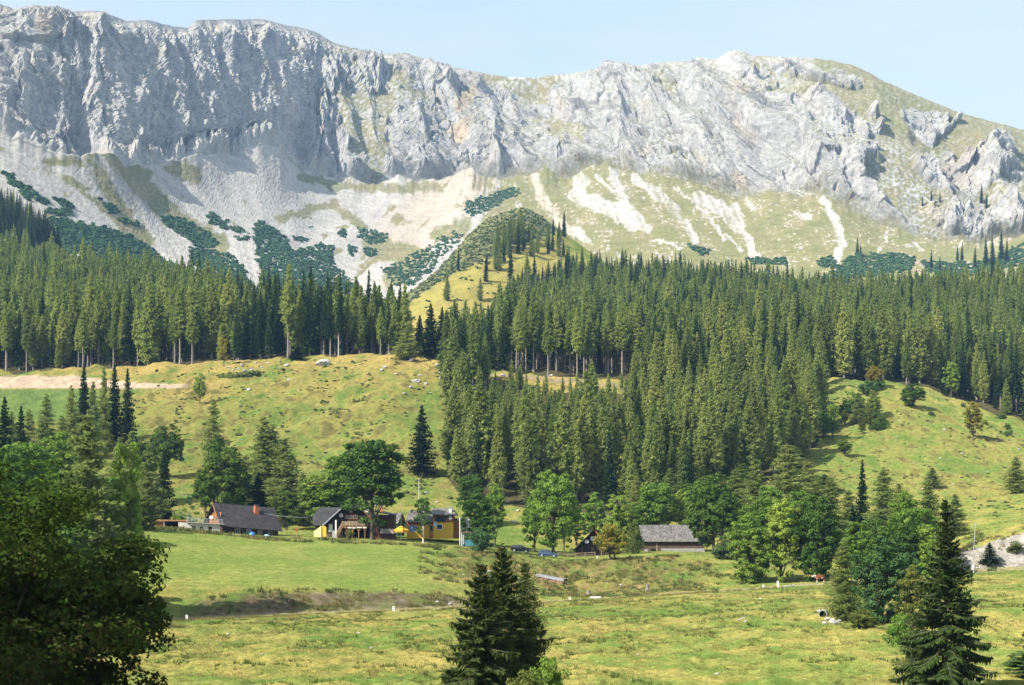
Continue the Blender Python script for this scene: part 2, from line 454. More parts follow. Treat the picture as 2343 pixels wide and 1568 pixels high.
TYd = np.interp(mx, [-1500, 0, 500, 900, 1200, 1600, 2342, 3900], [1050, 1290, 1440, 1560, 1600, 1500, 1450, 1400])
ty = np.interp(mx, [-1500, 0, 400, 600, 900, 1000, 1200, 1500, 1900, 2342, 3900], [640, 640, 655, 665, 690, 680, 640, 630, 650, 625, 800])
BYd = TYd - 140; by = ty + 75
for arr in (RYd, FYd, TYd, ty, BYd, by):
    ker = np.hanning(63)[1:-1]; ker /= ker.sum()
    arr[:] = np.convolve(np.pad(arr, 30, mode='edge'), ker, 'valid')
MU = (mx - XC) / F
ker = np.hanning(73)[1:-1]; ker /= ker.sum()
yfs = np.convolve(np.pad(yf, 35, mode='edge'), ker, 'valid')      # smooth foot line: the apron only follows the jagged one near its top
n0, nA, nB, nC = 12, 190, 330, 26
rowsY, rowsZ, rowT, rowS = [], [], [], []
for k in range(n0):
    t = k / n0
    rowsY.append(BYd + (TYd - BYd) * t); rowsZ.append(zof(by, BYd) + (zof(ty, TYd) - zof(by, BYd)) * t); rowT.append(0); rowS.append(-1)
for k in range(nA):
    t = k / nA
    rowsY.append(TYd + (FYd - TYd) * t); rowsZ.append(zof(ty, TYd) + (zof(yfs, FYd) - zof(ty, TYd)) * (0.72 * t + 0.28 * t ** 2.2) + (zof(yf, FYd) - zof(yfs, FYd)) * t ** 10); rowT.append(t); rowS.append(-1)
for k in range(nB + 1):
    s = k / nB
    step = np.interp(s, [0, 0.13, 1], [0, 0.24, 1]); wl_ = 1 - sstep(680, 800, mx)      # the left wall stands on a gentler foot
    rowsY.append(FYd + (RYd - FYd) * (wl_ * step + (1 - wl_) * (0.82 * s ** 1.25 + 0.18 * s))); rowsZ.append(zof(yf, FYd) + (zof(yr, RYd) - zof(yf, FYd)) * (s ** 0.96)); rowT.append(1); rowS.append(s)
for k in range(1, nC + 1):
    t = k / nC
    rowsY.append(RYd + 900 * t); rowsZ.append(zof(yr, RYd) - 14 * t ** 0.5 - 260 * t ** 1.3); rowT.append(1); rowS.append(1 + t)
MY, MZ = np.stack(rowsY), np.stack(rowsZ)
MX = MU[None] * MY
T = np.array(rowT)[:, None] + 0 * MX; S = np.array(rowS)[:, None] + 0 * MX
mxx = np.repeat(mx[None], len(rowsY), 0)
def normals(X, Y, Z):
    P = np.stack([X, Y, Z], -1)
    du = np.gradient(P, axis=1); dv = np.gradient(P, axis=0)
    n = np.cross(du, dv)
    return n / (np.linalg.norm(n, axis=-1, keepdims=True) + 1e-9)
def blur(A, kr, kc):
    for ax, w in ((0, kr), (1, kc)):
        ker = np.hanning(2 * w + 3)[1:-1]; ker /= ker.sum()
        pad = [(0, 0), (0, 0)]; pad[ax] = (w, w)
        A = np.apply_along_axis(lambda v: np.convolve(v, ker, 'valid'), ax, np.pad(A, pad, mode='edge'))
    return A
Nb = normals(MX, MY, MZ)
Nb = np.stack([blur(Nb[..., k], 14, 14) for k in range(3)], -1)
Nb /= np.linalg.norm(Nb, axis=-1, keepdims=True)
mid_x, mid_y = MU * 0.5 * (FYd + RYd), 0.5 * (FYd + RYd)
arc = np.concatenate([[0], np.cumsum(np.hypot(np.diff(mid_x), np.diff(mid_y)))])
A_ = np.repeat(arc[None], len(rowsY), 0)
Bz = MZ
lean = np.interp(mxx, [0, 650, 900, 1200, 2342], [0.08, 0.15, 0.45, 0.5, 0.6])
Aw = A_ + lean * Bz + 26 * fbm(A_ / 130, Bz / 130, 3, seed=51)
# where bare rock stands out: everywhere on the left wall, in crags elsewhere
crag_n = fbm(Aw / 150, Bz / 190, 4, 0.55, seed=61)
crag_z = np.interp(mxx, [0, 690, 760, 900, 1020, 1250, 1650, 1900, 2100, 2250, 2400], [1.5, 1.3, 0.35, 0.25, 0.45, 0.65, 0.6, 0.25, 0.0, -0.15, -0.4])
topgrass = sstep(0.75, 1.0, S) * np.interp(mxx, [0, 740, 800, 1000, 1240, 1500, 1700, 1800, 2000, 2342], [0.0, 0.0, 0.6, 1.1, 1.1, 0.3, 0.0, 0.5, 1.0, 1.2])
crag_p = np.zeros_like(crag_n)
bxx, byy = XC + MX / MY * F, YH - MZ / MY * F
bjx, bjy = bxx + 14 * fbm(bxx / 40, byy / 40, 3, seed=161), byy + 14 * fbm(bxx / 40, byy / 40, 3, seed=162)
for (wx, wy, rx, ry, wa) in ((1690, 190, 70, 60, .6), (1680, 390, 95, 45, .7), (1380, 250, 60, 80, .5), (1440, 370, 60, 24, .6), (1280, 370, 50, 40, .6), (1120, 340, 80, 60, .5), (1880, 380, 95, 60, .6), (1930, 290, 60, 45, .6), (2180, 385, 85, 30, .7), (2190, 500, 82, 42, .8), (1960, 492, 58, 22, .9), (2290, 495, 28, 24, .9),
                             (2120, 275, 50, 24, .8), (2290, 330, 14, 8, .6), (1800, 300, 120, 60, .4), (985, 370, 90, 32, .7), (910, 385, 30, 24, .8), (705, 392, 30, 12, .8),
                             (1490, 330, 50, 16, -.8), (1570, 362, 55, 10, -.8), (2060, 345, 90, 26, -.9), (1850, 205, 110, 18, -.5), (2230, 300, 90, 40, -.8), (830, 330, 60, 36, -.5), (890, 235, 60, 26, -.5), (760, 225, 46, 18, -.6), (1330, 300, 40, 22, -.6), (2060, 435, 46, 26, -.8), (1930, 440, 60, 10, -.5), (2090, 220, 120, 25, -.7), (2250, 440, 60, 18, -.7), (870, 360, 60, 14, -.5)):
    crag_p += wa * np.exp(-((bjx - wx) / rx) ** 2 - ((bjy - wy) / ry) ** 2)
crag_z = crag_z + crag_p * 1.1
CR = sstep(-0.10, 0.16, crag_n + 0.22 * fbm(Aw / 22, Bz / 30, 3, 0.6, seed=63) + crag_z - topgrass) * (S >= 0) * (S <= 1.0)
footfade = sstep(0.0, 0.06, S)
crest = 1 - 0.96 * sstep(0.84, 1.0, S)
big = ridged(Aw / 165, Bz / 430, 2, 0.45, seed=71) - 0.62
med = ridged(Aw / 62, Bz / 120, 3, 0.5, seed=75) - 0.62
sml = ridged((Aw + 0.5 * Bz) / 24, Bz / 34, 3, 0.55, seed=81) - 0.6
tin = fbm(Aw / 8.5, Bz / 8.5, 3, 0.6, seed=85)
bigk = np.interp(mxx, [0, 160, 260, 640, 800, 1000, 1200, 2342], [52, 46, 18, 18, 40, 58, 66, 60])
def facets(x, y, seed):
    """tilted blocks with crisp edges: every cell of a scattered grid is a plane of its own"""
    ix, iy = np.floor(x).astype(np.int64), np.floor(y).astype(np.int64)
    best = np.full(x.shape, 9.0); val = np.zeros(x.shape)
    tr = np.random.default_rng(seed).uniform(0, 1, (5, 256))
    for di in (-1, 0, 1):
        for dj in (-1, 0, 1):
            h = _prm[_prm[(ix + di) & 255] + ((iy + dj) & 255)]
            cx, cy = ix + di + tr[0][h], iy + dj + tr[1][h]
            dx, dy = x - cx, y - cy
            d = dx * dx + dy * dy
            m = d < best
            best = np.where(m, d, best)
            val = np.where(m, (tr[2][h] - 0.5) * 1.6 * dx + (tr[3][h] - 0.5) * 1.2 * dy + (tr[4][h] - 0.5) * 0.5, val)
    return val
wA, wB = Aw + 9 * noise2(Aw / 30, Bz / 30, 87), Bz + 9 * noise2(Aw / 30, Bz / 30, 88)
fac = np.interp(mxx, [0, 170, 260, 660, 760], [1, 1, 0.38, 0.38, 1]) * (17 * facets(wA / 62, wB / 105, 201) + 8 * facets((wA + 0.4 * wB) / 26, wB / 40, 202) + 3.6 * facets(wA / 11, wB / 15, 203) + 1.6 * facets(wA / 5.5, wB / 7, 204))
D = (fac * (0.05 + 0.95 * CR) + 0.9 * bigk * big * (0.6 + 0.4 * CR) + 14 * med * (0.12 + 0.88 * CR) + 5 * sml * CR + 1.6 * tin * (0.3 + 0.7 * CR)) * footfade * crest * (S >= 0) * (S <= 1)
D += CR * 12 * footfade * crest
scr = (S < 0)
fan = np.interp(mxx, [0, 450, 620, 800, 1050, 1180, 1300, 2342], [230, 230, 40, -190, -230, 40, 120, 60])      # which way the rubble slides
D += scr * sstep(0, 0.1, T) * (4 * fbm((A_ + fan * T) / 150, T * 0.8, 2, seed=91) + 0.55 * noise2((A_ + fan * T) / 24, T * 1.5, 93) + 0.28 * fbm(A_ / 7, Bz / 7, 2, seed=95)) * (1 - sstep(0.9, 1.0, T) * 0.5)
MX2, MY2, MZ2 = MX + Nb[..., 0] * D, MY + Nb[..., 1] * D, MZ + Nb[..., 2] * D
Nf = normals(MX2, MY2, MZ2)
Nf2 = np.stack([blur(Nf[..., k], 2, 2) for k in range(3)], -1); Nf2 /= np.linalg.norm(Nf2, axis=-1, keepdims=True)
PX = XC + MX / MY * F; PY = YH - MZ / MY * F         # plan position of the undisplaced surface
# distance in the plan to a polyline
def dpoly(pts, X, Y):
    d = np.full(X.shape, 1e9)
    for (x0, y0), (x1, y1) in zip(pts[:-1], pts[1:]):
        dx, dy = x1 - x0, y1 - y0
        t = np.clip(((X - x0) * dx + (Y - y0) * dy) / (dx * dx + dy * dy + 1e-9), 0, 1)
        d = np.minimum(d, np.hypot(X - x0 - t * dx, Y - y0 - t * dy))
    return d
jx = PX + 9 * fbm(PX / 22, PY / 22, 3, seed=101) + 2.5 * noise2(PX / 4.5, PY / 4.5, 107)
jy = PY + 9 * fbm(PX / 22, PY / 22, 3, seed=111) + 2.5 * noise2(PX / 4.5, PY / 4.5, 117)
stre = fbm((A_ + fan * T) / 17, T * 2.0, 4, 0.6, seed=121)          # streaks running down the fall line
gn = fbm(PX / 60, PY / 40, 4, 0.55, seed=131); gf = fbm(PX / 7, PY / 6, 3, 0.6, seed=135)
# turf share on the apron
tz = np.interp(PX, [0, 250, 500, 650, 850, 1000, 1090, 1160, 1500, 2342], [-0.55, -0.35, -0.65, -0.75, -0.35, -0.5, -0.2, 0.55, 0.8, 1.0])
turf = sstep(-0.12, 0.18, tz + 0.55 * gn + 0.45 * stre + 0.18 * gf)
GRASS_STRIPS = [([(212, 345), (252, 420), (290, 480), (335, 540)], 24), ([(258, 350), (320, 420), (400, 490), (500, 560)], 27), ([(405, 380), (445, 400)], 22), ([(300, 380), (345, 400)], 12),
                ([(690, 405), (780, 430), (900, 430), (1000, 425)], 13), ([(700, 370), (760, 360)], 18), ([(100, 365), (190, 375)], 9), ([(640, 500), (760, 470), (830, 520)], 12), ([(850, 560), (960, 590), (900, 640)], 30), ([(1000, 540), (1060, 520)], 22), ([(150, 400), (235, 470), (300, 540)], 7)]
for pts, w in GRASS_STRIPS:
    turf = np.maximum(turf, (1 - sstep(w * 0.6, w * 1.15, dpoly(pts, jx, jy))) * np.clip(0.95 + 0.5 * gf, 0, 1) * scr)
CHUTES = [([(205, 322), (240, 385), (330, 505), (455, 605)], 9), ([(1222, 400), (1240, 455), (1292, 520), (1345, 548)], 12), ([(1330, 415), (1320, 450), (1420, 490), (1450, 515)], 22), ([(1400, 395), (1430, 470), (1480, 530)], 13),
          ([(1452, 410), (1530, 470), (1590, 550)], 12), ([(1545, 430), (1620, 500), (1660, 550)], 4), ([(1600, 455), (1670, 495), (1690, 520)], 19), ([(1680, 470), (1700, 530), (1730, 592)], 9), ([(1880, 455), (1915, 520), (1925, 560), (1905, 620)], 11),
          ([(2050, 490), (2010, 580)], 3.2), ([(1640, 530), (1700, 575)], 4), ([(1365, 400), (1400, 440)], 6), ([(1500, 555), (1560, 570)], 4), ([(2230, 335), (2290, 395), (2342, 430)], 3), ([(1820, 490), (1850, 500)], 8), ([(2080, 560), (2110, 570)], 6), ([(2180, 500), (2200, 560)], 4)]
ch = np.zeros_like(turf)
for pts, w in CHUTES:
    ch = np.maximum(ch, 1 - sstep(w * 0.72, w * 1.02, dpoly(pts, PX + 0.8 * (jx - PX), PY + 0.8 * (jy - PY))))
turf = turf * (1 - ch * np.clip(0.9 + 0.7 * stre + 0.35 * gf, 0.15, 1))
spots = sstep(0.62, 0.85, gf + 0.6 * gn + 0.35 * stre) * sstep(1050, 1200, PX) * scr
turf = turf * (1 - 0.85 * spots)
# cliffs: turf on ledges that lie flat enough
ledge = sstep(0.62, 0.80, Nf2[..., 2] + 0.10 * gf + 0.10 * gn) * np.interp(PX, [0, 400, 690, 760, 2342], [0.55, 0.5, 0.6, 1.0, 1.0])
cl_turf = np.clip((1 - CR) * np.clip(0.66 + 1.15 * gf + 0.55 * gn, 0, 1) + CR * ledge * 0.6 * np.clip(0.6 + gf, 0, 1), 0, 1)
edge = sstep(-0.03, 0.05, 0.030 - S + 0.04 * gf + 0.03 * gn) * (S >= 0)      # rubble and turf run up between the lowest rocks
cl_turf = np.clip(np.maximum(cl_turf, edge * np.interp(PX, [0, 650, 1050, 1150], [0.25, 0.2, 0.4, 0.95])), 0, 1)
shoulder_t = sstep(1740, 1900, PX) * sstep(0.35, 0.6, S) * (1 - CR)
cl_turf = np.clip(np.maximum(cl_turf, shoulder_t * np.clip(0.9 + 0.5 * gf, 0, 1)), 0, 1)
TURF = np.where(scr, turf, cl_turf)
TURF = np.where(S > 1, 0.9, TURF)
rock_v = 1 + 0.13 * fbm(Aw / 40, Bz / 25, 3, seed=141) + 0.14 * fbm(Aw / 9, Bz / 6, 3, 0.6, seed=145)
rock = C(.335, .330, .320) * rock_v[..., None]
warm = sstep(0.35, 0.9, fbm(Aw / 80, Bz / 110, 3, seed=151)) * 0.35
for (wx, wy, wr, wa) in ((1070, 225, 20, .9), (1055, 255, 16, .9), (1050, 318, 26, .8), (620, 215, 16, .5), (665, 130, 30, .25), (90, 90, 22, .6), (1700, 425, 22, .5), (2200, 370, 50, .3)):
    warm = np.maximum(warm, wa * (1 - sstep(0.4, 1.2, np.hypot(jx - wx, jy - wy) / wr)))
rock = lerp(rock, C(.37, .29, .20) * rock_v[..., None], warm)
dark = sstep(0.3, 0.9, fbm(Aw / 28, Bz / 140, 3, seed=155)) * 0.30
rock = lerp(rock, C(.17, .174, .185), dark * CR)
scree = C(.350, .335, .308) * (1 + 0.10 * stre + 0.10 * gf)[..., None]
pink = np.maximum((1 - sstep(30, 90, dpoly([(1075, 400), (1000, 460), (930, 540)], jx, jy))), (1 - sstep(10, 22, dpoly([(1222, 400), (1245, 455), (1300, 525)], jx, jy)))) * 0.8
scree = lerp(scree, C(.375, .32, .255) * (1 + 0.12 * gf)[..., None], pink)
base = np.where(scr[..., None], scree, rock)
tcol = lerp(np.broadcast_to(C(.152, .156, .066), PX.shape + (3,)), C(.21, .185, .098), np.clip(0.4 + 0.7 * gn + 0.3 * gf, 0, 1))
MC = lerp(base, tcol, TURF)
MC = np.clip(MC, 0.02, 0.75)
M_mtn = ground_mat('mountain_limestone_and_turf', 0.045, 0.22, 0.14, 0.20, 0.35, 1.6)
me = mesh_np('mountain', np.stack([MX2, MY2, MZ2], -1).reshape(-1, 3), grid_faces(*MX2.shape), M_mtn, {'col': MC.reshape(-1, 3)}, smooth=False)
tag(obj('mountain', me), kind='structure')

def mtn_point(x, y):
    """point of the mountain surface at a plan position"""
    j = int(np.clip(np.searchsorted(mx, x), 0, len(mx) - 1))
    i = int(np.argmin(np.abs(PY[:n0 + nA + nB, j] - y)))
    return Vector((MX2[i, j], MY2[i, j], MZ2[i, j]))
# ------------------------------------------------------------------ trees
class Cards:
    """collects small leaf faces: centre, two half axes"""
    def __init__(self): self.c, self.a, self.b, self.t = [], [], [], []
    def add(self, c, a, b, t):
        self.c.append(np.asarray(c, float).reshape(-1, 3)); self.a.append(np.asarray(a, float).reshape(-1, 3))
        self.b.append(np.asarray(b, float).reshape(-1, 3)); self.t.append(np.asarray(t, float).ravel())
    def arrays(self):
        c, a, b, t = (np.concatenate(v) for v in (self.c, self.a, self.b, self.t))
        n = len(c)
        V = np.empty((n, 4, 3))
        V[:, 0] = c - a; V[:, 1] = c - 0.15 * a + b; V[:, 2] = c + a; V[:, 3] = c - 0.15 * a - b
        return V.reshape(-1, 3), np.arange(n * 4).reshape(-1, 4), t

def tube(pts, radii, seg=7):
    pts = [np.asarray(p, float) for p in pts]
    V, Fq = [], []
    for i, p in enumerate(pts):
        d = pts[min(i + 1, len(pts) - 1)] - pts[max(i - 1, 0)]
        d = d / (np.linalg.norm(d) + 1e-9)
        up = np.array([1.0, 0, 0]) if abs(d[0]) < 0.8 else np.array([0, 1.0, 0])
        e1 = np.cross(d, up); e1 /= np.linalg.norm(e1); e2 = np.cross(d, e1)
        for k in range(seg):
            a = 2 * np.pi * k / seg
            V.append(p + radii[i] * (np.cos(a) * e1 + np.sin(a) * e2))
    for i in range(len(pts) - 1):
        for k in range(seg):
            Fq.append((i * seg + k, i * seg + (k + 1) % seg, (i + 1) * seg + (k + 1) % seg, (i + 1) * seg + k))
    return np.array(V), np.array(Fq)
def join(parts):
    V, Fq, o = [], [], 0
    for v, f in parts:
        V.append(v); Fq.append(f + o); o += len(v)
    return np.concatenate(V), np.concatenate(Fq)
def unit(v): return v / (np.linalg.norm(v, axis=-1, keepdims=True) + 1e-9)

def conifer(seed, H, Rr, kind, whorl, nb, nseg, base, hang=0.5, bushy=1.0, dead=0, fine=3):
    """kind 'spruce': stiff drooping tiers; 'larch': airy soft tiers.  Returns crown arrays and trunk arrays"""
    g = np.random.default_rng(seed)
    cd = Cards(); wood = []
    lean = g.normal(0, 0.006, 2) * H
    r0 = 0.011 * H + 0.05
    tz = np.linspace(0, 1, 9)
    axis = lambda h: np.array([lean[0] * h * h, lean[1] * h * h, h * H])
    wood.append(tube([axis(t) for t in tz], [max(0.03, r0 * (1 - 0.93 * t) + (0.4 * r0 if t == 0 else 0)) for t in tz], 7))
    h = base
    while h < 0.985:
        k = (h - base) / (1 - base)
        if kind == 'spruce':
            prof = (1 - k) ** 0.85 * (0.75 + 0.25 * min(1, k * 6))
        else:
            prof = (1 - k ** 1.15) ** 0.85 * (0.60 + 0.40 * min(1, k * 4.5))
        prof = max(prof, 0.05)
        n = max(3, int(nb * (0.45 + 0.55 * prof) + g.uniform(-1, 1)))
        off = g.uniform(0, 6.28)
        for b in range(n):
            az = off + 6.283 * b / n + g.normal(0, 0.25)
            L = Rr * prof * g.uniform(0.62, 1.12)
            if g.random() < 0.06: L *= 0.4
            d = np.array([math.cos(az), math.sin(az), 0.0]); sdv = np.array([-d[1], d[0], 0.0])
            st = axis(min(1, h + g.normal(0, 0.35) * whorl / H))
            if kind == 'spruce':
                drop = hang * (1 - 0.8 * k) ; tip = 0.16
                def bp(s): return st + d * L * s + np.array([0, 0, 1.0]) * L * ((0.30 * k + 0.05) * s - drop * s * s * 0.75 + tip * s ** 4 * 0.8)
            else:
                drop = hang * 0.55 * (1 - k)
                def bp(s): return st + d * L * s + np.array([0, 0, 1.0]) * L * ((0.25 + 0.35 * k) * s - drop * s * s)
            if L > 1.2 and nseg >= 4:
                wood.append(tube([bp(0), bp(0.5), bp(0.9)], [0.02 + 0.008 * L, 0.015 + 0.004 * L, 0.008], 3))
            for q in range(nseg):
                s0 = 0.10 + 0.9 * (q + 0.5) / nseg
                c = bp(s0); fw = unit(bp(s0 + 0.05) - bp(s0 - 0.05))
                ln = L / nseg * 0.78 + 0.12
                if kind == 'spruce':
                    wd = (0.36 * L * (1 - 0.75 * s0) + 0.14) * bushy
                    t = g.uniform(0, 1)
                    cd.add(c, fw * ln, sdv * wd * g.uniform(0.8, 1.15) + np.array([0, 0, g.normal(0, 0.12) * wd]), t)
                    # twigs hanging under the bough
                    m = 2 if nseg >= 3 else 1
                    for z in range(m):
                        s1 = s0 + g.uniform(-.5, .5) / nseg
                        w = g.uniform(-0.6, 0.6) * wd
                        hl = (0.22 + 0.16 * L * (1 - 0.5 * s1)) * g.uniform(0.6, 1.2) * bushy
                        cc = bp(s1) + sdv * w - np.array([0, 0, hl * 0.55])
                        cd.add(cc, np.array([0, 0, -hl]) + d * 0.12 * hl, unit(fw * g.uniform(0.3, 1) + sdv * g.normal(0, 0.8)) * hl * 0.5, g.uniform(0, 0.8))
                else:
                    m = fine
                    wd = (0.30 * L * (1 - 0.5 * s0) + 0.22) * bushy; cs_ = 1.0 if m < 4 else 0.62
                    cc = c + g.normal(0, 0.45, (m, 3)) * wd + np.array([0, 0, -0.1 * wd])
                    a = unit(g.normal(0, 1, (m, 3)) + d * 0.9) * (wd * g.uniform(0.55, 1.0, (m, 1)) + 0.1) * cs_
                    bb = unit(np.cross(a, g.normal(0, 1, (m, 3)))) * (wd * g.uniform(0.35, 0.6, (m, 1)) + 0.06) * cs_
                    cd.add(cc, a, bb, g.uniform(0, 1, m))
        h += whorl / H * g.uniform(0.75, 1.25) * (0.55 + 0.45 * prof)
    tp = axis(1.0)
    for q in range(6):
        cd.add(tp - np.array([0, 0, 0.25 * q + 0.1]), np.array([g.normal(0, .08), g.normal(0, .08), 0.42]), np.array([math.cos(q * 2.1), math.sin(q * 2.1), 0]) * (0.06 + 0.045 * q), g.uniform(0, 1))
    for q in range(dead):
        hh = g.uniform(0.05, max(base, 0.12)); az = g.uniform(0, 6.28); L = g.uniform(0.4, 1.0) * Rr * 0.75
        p0 = axis(hh); d = np.array([math.cos(az), math.sin(az), -0.15])
        wood.append(tube([p0, p0 + d * L * 0.5, p0 + d * L + np.array([0, 0, -0.1 * L])], [0.05, 0.03, 0.012], 3))
    return cd.arrays(), join(wood)

def broadleaf(seed, H, Wd, nclump, nleaf, leaf, base=0.16, lean=0.0, top=1.0, droop=0.0, trunks=1, gap=0.75):
    """a crown of leaf clumps carried by limbs; Wd = crown width"""
    g = np.random.default_rng(seed)
    cd = Cards(); wood = []
    zc, rz = (base + 1) / 2 * H, (1 - base) / 2 * H
    cs = []
    lobes = [(g.normal(0, 0.30) * Wd / 2, g.normal(0, 0.30) * Wd / 2, zc + g.uniform(-0.45, 0.5) * rz, g.uniform(0.5, 0.8)) for _ in range(6)] + [(0, 0, zc + 0.35 * rz, 0.65), (0, 0, zc - 0.2 * rz, 0.85)]
    tries = 0
    while len(cs) < nclump and tries < 9000:
        tries += 1
        l = lobes[g.integers(len(lobes))]
        v = unit(g.normal(0, 1, 3)) * g.uniform(0.45, 1.0) ** 0.6
        p = np.array([l[0] + v[0] * Wd / 2 * l[3], l[1] + v[1] * Wd / 2 * l[3], l[2] + v[2] * rz * l[3]])
        e = (p[0] / (Wd / 2)) ** 2 + (p[1] / (Wd / 2)) ** 2 + ((p[2] - zc) / rz) ** 2
        tt = (p[2] - base * H) / (H * (1 - base))
        if e > 1.08 or p[2] < base * H * 0.8: continue
        if math.hypot(p[0], p[1]) > Wd / 2 * (1.05 - 0.55 * max(0, tt - 0.45)) * top + 0.1: continue
        if cs and min(np.sum((np.array(cs[-60:]) - p) ** 2, 1)) < (gap * Wd / (nclump ** 0.45) * 0.8) ** 2: continue
        cs.append(p)
    cs = np.array(cs)
    per = max(6, nleaf // len(cs))
    rc = Wd * 0.60 / (len(cs) ** 0.40)
    for p in cs:
        out = unit(np.array([p[0], p[1], (p[2] - zc) * 0.8 + 0.15 * H]))
        n = int(per * g.uniform(0.6, 1.4))
        v = unit(g.normal(0, 1, (n, 3)) + out * 0.45) * (g.uniform(0.2, 1, (n, 1)) ** 0.5)
        r = rc * g.uniform(0.7, 1.25)
        q = p + v * r * np.array([1.15, 1.15, 0.72])
        q[:, 2] -= droop * r * np.hypot(v[:, 0], v[:, 1])
        nm = unit(v * 0.9 + np.array([0, 0, 0.55]) + g.normal(0, 0.55, (n, 3)))
        a = unit(np.cross(nm, g.normal(0, 1, (n, 3)))); b = np.cross(nm, a)
        s = leaf * g.uniform(0.6, 1.25, (n, 1))
        cd.add(q, a * s, b * s * 0.62, np.clip(g.normal(0.5 + 0.18 * g.normal(), 0.22, n), 0, 1))
    rt = 0.016 * H + 0.07
    for k in range(trunks):
        o = np.array([(k - (trunks - 1) / 2) * 0.09 * Wd, 0, 0])
        fork = np.array([lean * H * 0.2, 0, base * H + 0.12 * H]) + o * 1.8
        wood.append(tube([o * 1.0, o * 1.2 + (fork - o) * 0.15, o + (fork - o) * 0.6, fork, fork + np.array([0, 0, 0.22 * H]), fork * np.array([0.6, 1, 1]) + np.array([0, 0, 0.42 * H])],
                         [rt * 1.5, rt, rt * 0.85, rt * 0.7, rt * 0.42, rt * 0.12], 8))
        sel = g.permutation(len(cs))[:min(len(cs), 26)]
        for i in sel:
            p = cs[i]
            z0 = min(p[2] * 0.8, g.uniform(base, base + 0.42) * H)
            s0 = np.array([o[0] * 1.5, 0, max(z0, base * H * 0.7)])
            m = (s0 + p) / 2 + np.array([0, 0, 0.05 * H]) * g.uniform(-0.2, 1)
            wood.append(tube([s0, m, p], [rt * 0.34, rt * 0.2, rt * 0.06], 4))
    return cd.arrays(), join(wood)

M_spruce = leaf_mat('spruce_needles', [(.032, .062, .028), (.050, .088, .034), (.090, .128, .044)], 0.25, 0.25)
M_larch = leaf_mat('larch_needles', [(.155, .215, .058), (.215, .275, .075), (.290, .335, .10)], 0.5, 0.34)
M_leaf = {
 'deep': leaf_mat('maple_leaf_deep_green', [(.045, .095, .020), (.075, .135, .027), (.115, .185, .038)], 0.32, 0.12),
 'mid': leaf_mat('ash_leaf_green', [(.092, .170, .028), (.138, .232, .038), (.20, .295, .056)], 0.36, 0.12),
 'light': leaf_mat('maple_leaf_light_green', [(.140, .220, .036), (.198, .30, .050), (.275, .37, .08)], 0.40, 0.1),
 'blue': leaf_mat('willow_leaf_blue_green', [(.048, .098, .034), (.075, .135, .046), (.112, .180, .062)], 0.30, 0.1),
 'olive': leaf_mat('shrub_leaf_olive', [(0.078, 0.111, 0.026), (0.117, 0.150, 0.036), (0.195, 0.195, 0.052)], 0.35, 0.15),
 'yellow': leaf_mat('maple_leaf_turning_yellow', [(.15, .17, .03), (.25, .23, .038), (.36, .27, .05)], 0.38, 0.1),
 'turning': leaf_mat('maple_leaf_turning_brown', [(.030, .060, .012), (.048, .082, .015), (.046, .056, .015), (.060, .044, .017), (.12, .060, .020)], 0.30, 0.0),
}
M_bark = simple('bark_grey', (.20, .175, .15), 0.9, 0.35, 4, spec=0.1, bump=0.6, stretch=(1, 1, .25))
M_barkd = simple('bark_dark', (.085, .068, .052), 0.9, 0.35, 4, spec=0.1, bump=0.6, stretch=(1, 1, .25))
M_barkp = simple('bark_pale', (.42, .38, .33), 0.85, 0.3, 4, spec=0.1, bump=0.5, stretch=(1, 1, .3))

class Kind:
    def __init__(self, name, crown, wood, mat, bark):
        (V, Fq, t), (wV, wF) = crown, wood
        self.name, self.H = name, V[:, 2].max()
        self.crown = mesh_np(name + '_crown', V, Fq, mat, fattrs={'tint': t})
        self.trunk = mesh_np(name + '_trunk', wV, wF, bark, smooth=True)
        self.width = np.percentile(np.hypot(V[:, 0], V[:, 1]), 97) * 2
def make_kind(name, arr, mat, bark): return Kind(name, arr[0], arr[1], mat, bark)

M_larch2 = leaf_mat('larch_needles_yellower', [(.195, .235, .065), (.255, .30, .085), (.33, .36, .115)], 0.5, 0.3)
LARCH = [make_kind('larch', conifer(200 + i, 26, [3.6, 4.2, 3.1, 4.6][i], 'larch', 0.85, 9, 4, [0.20, 0.12, 0.38, 0.05][i], 0.5, 1.0, dead=[8, 6, 16, 3][i], fine=8), M_larch2 if i == 1 else M_larch, M_bark) for i in range(4)]
SPRUCE = [make_kind('spruce', conifer(230 + i, 26, [3.1, 3.5, 2.7, 3.0][i], 'spruce', 0.72, 10, 3, [0.10, 0.05, 0.30, 0.45][i], 0.55, 1.0, dead=[4, 2, 18, 30][i]), M_spruce, M_barkp if i == 3 else M_bark) for i in range(4)]

def place_tree(kind, loc, H, rz, name, label=None, cat='tree', group=None, wide=1.0, stout=None):
    o = empty(name, loc, rz)
    s = H / kind.H
    for nm, me in (('crown', kind.crown), ('trunk', kind.trunk)):
        c = obj(nm, me, o)
        c.scale = (s * wide, s * wide, s)
    tag(o, label, cat, group)
    return o

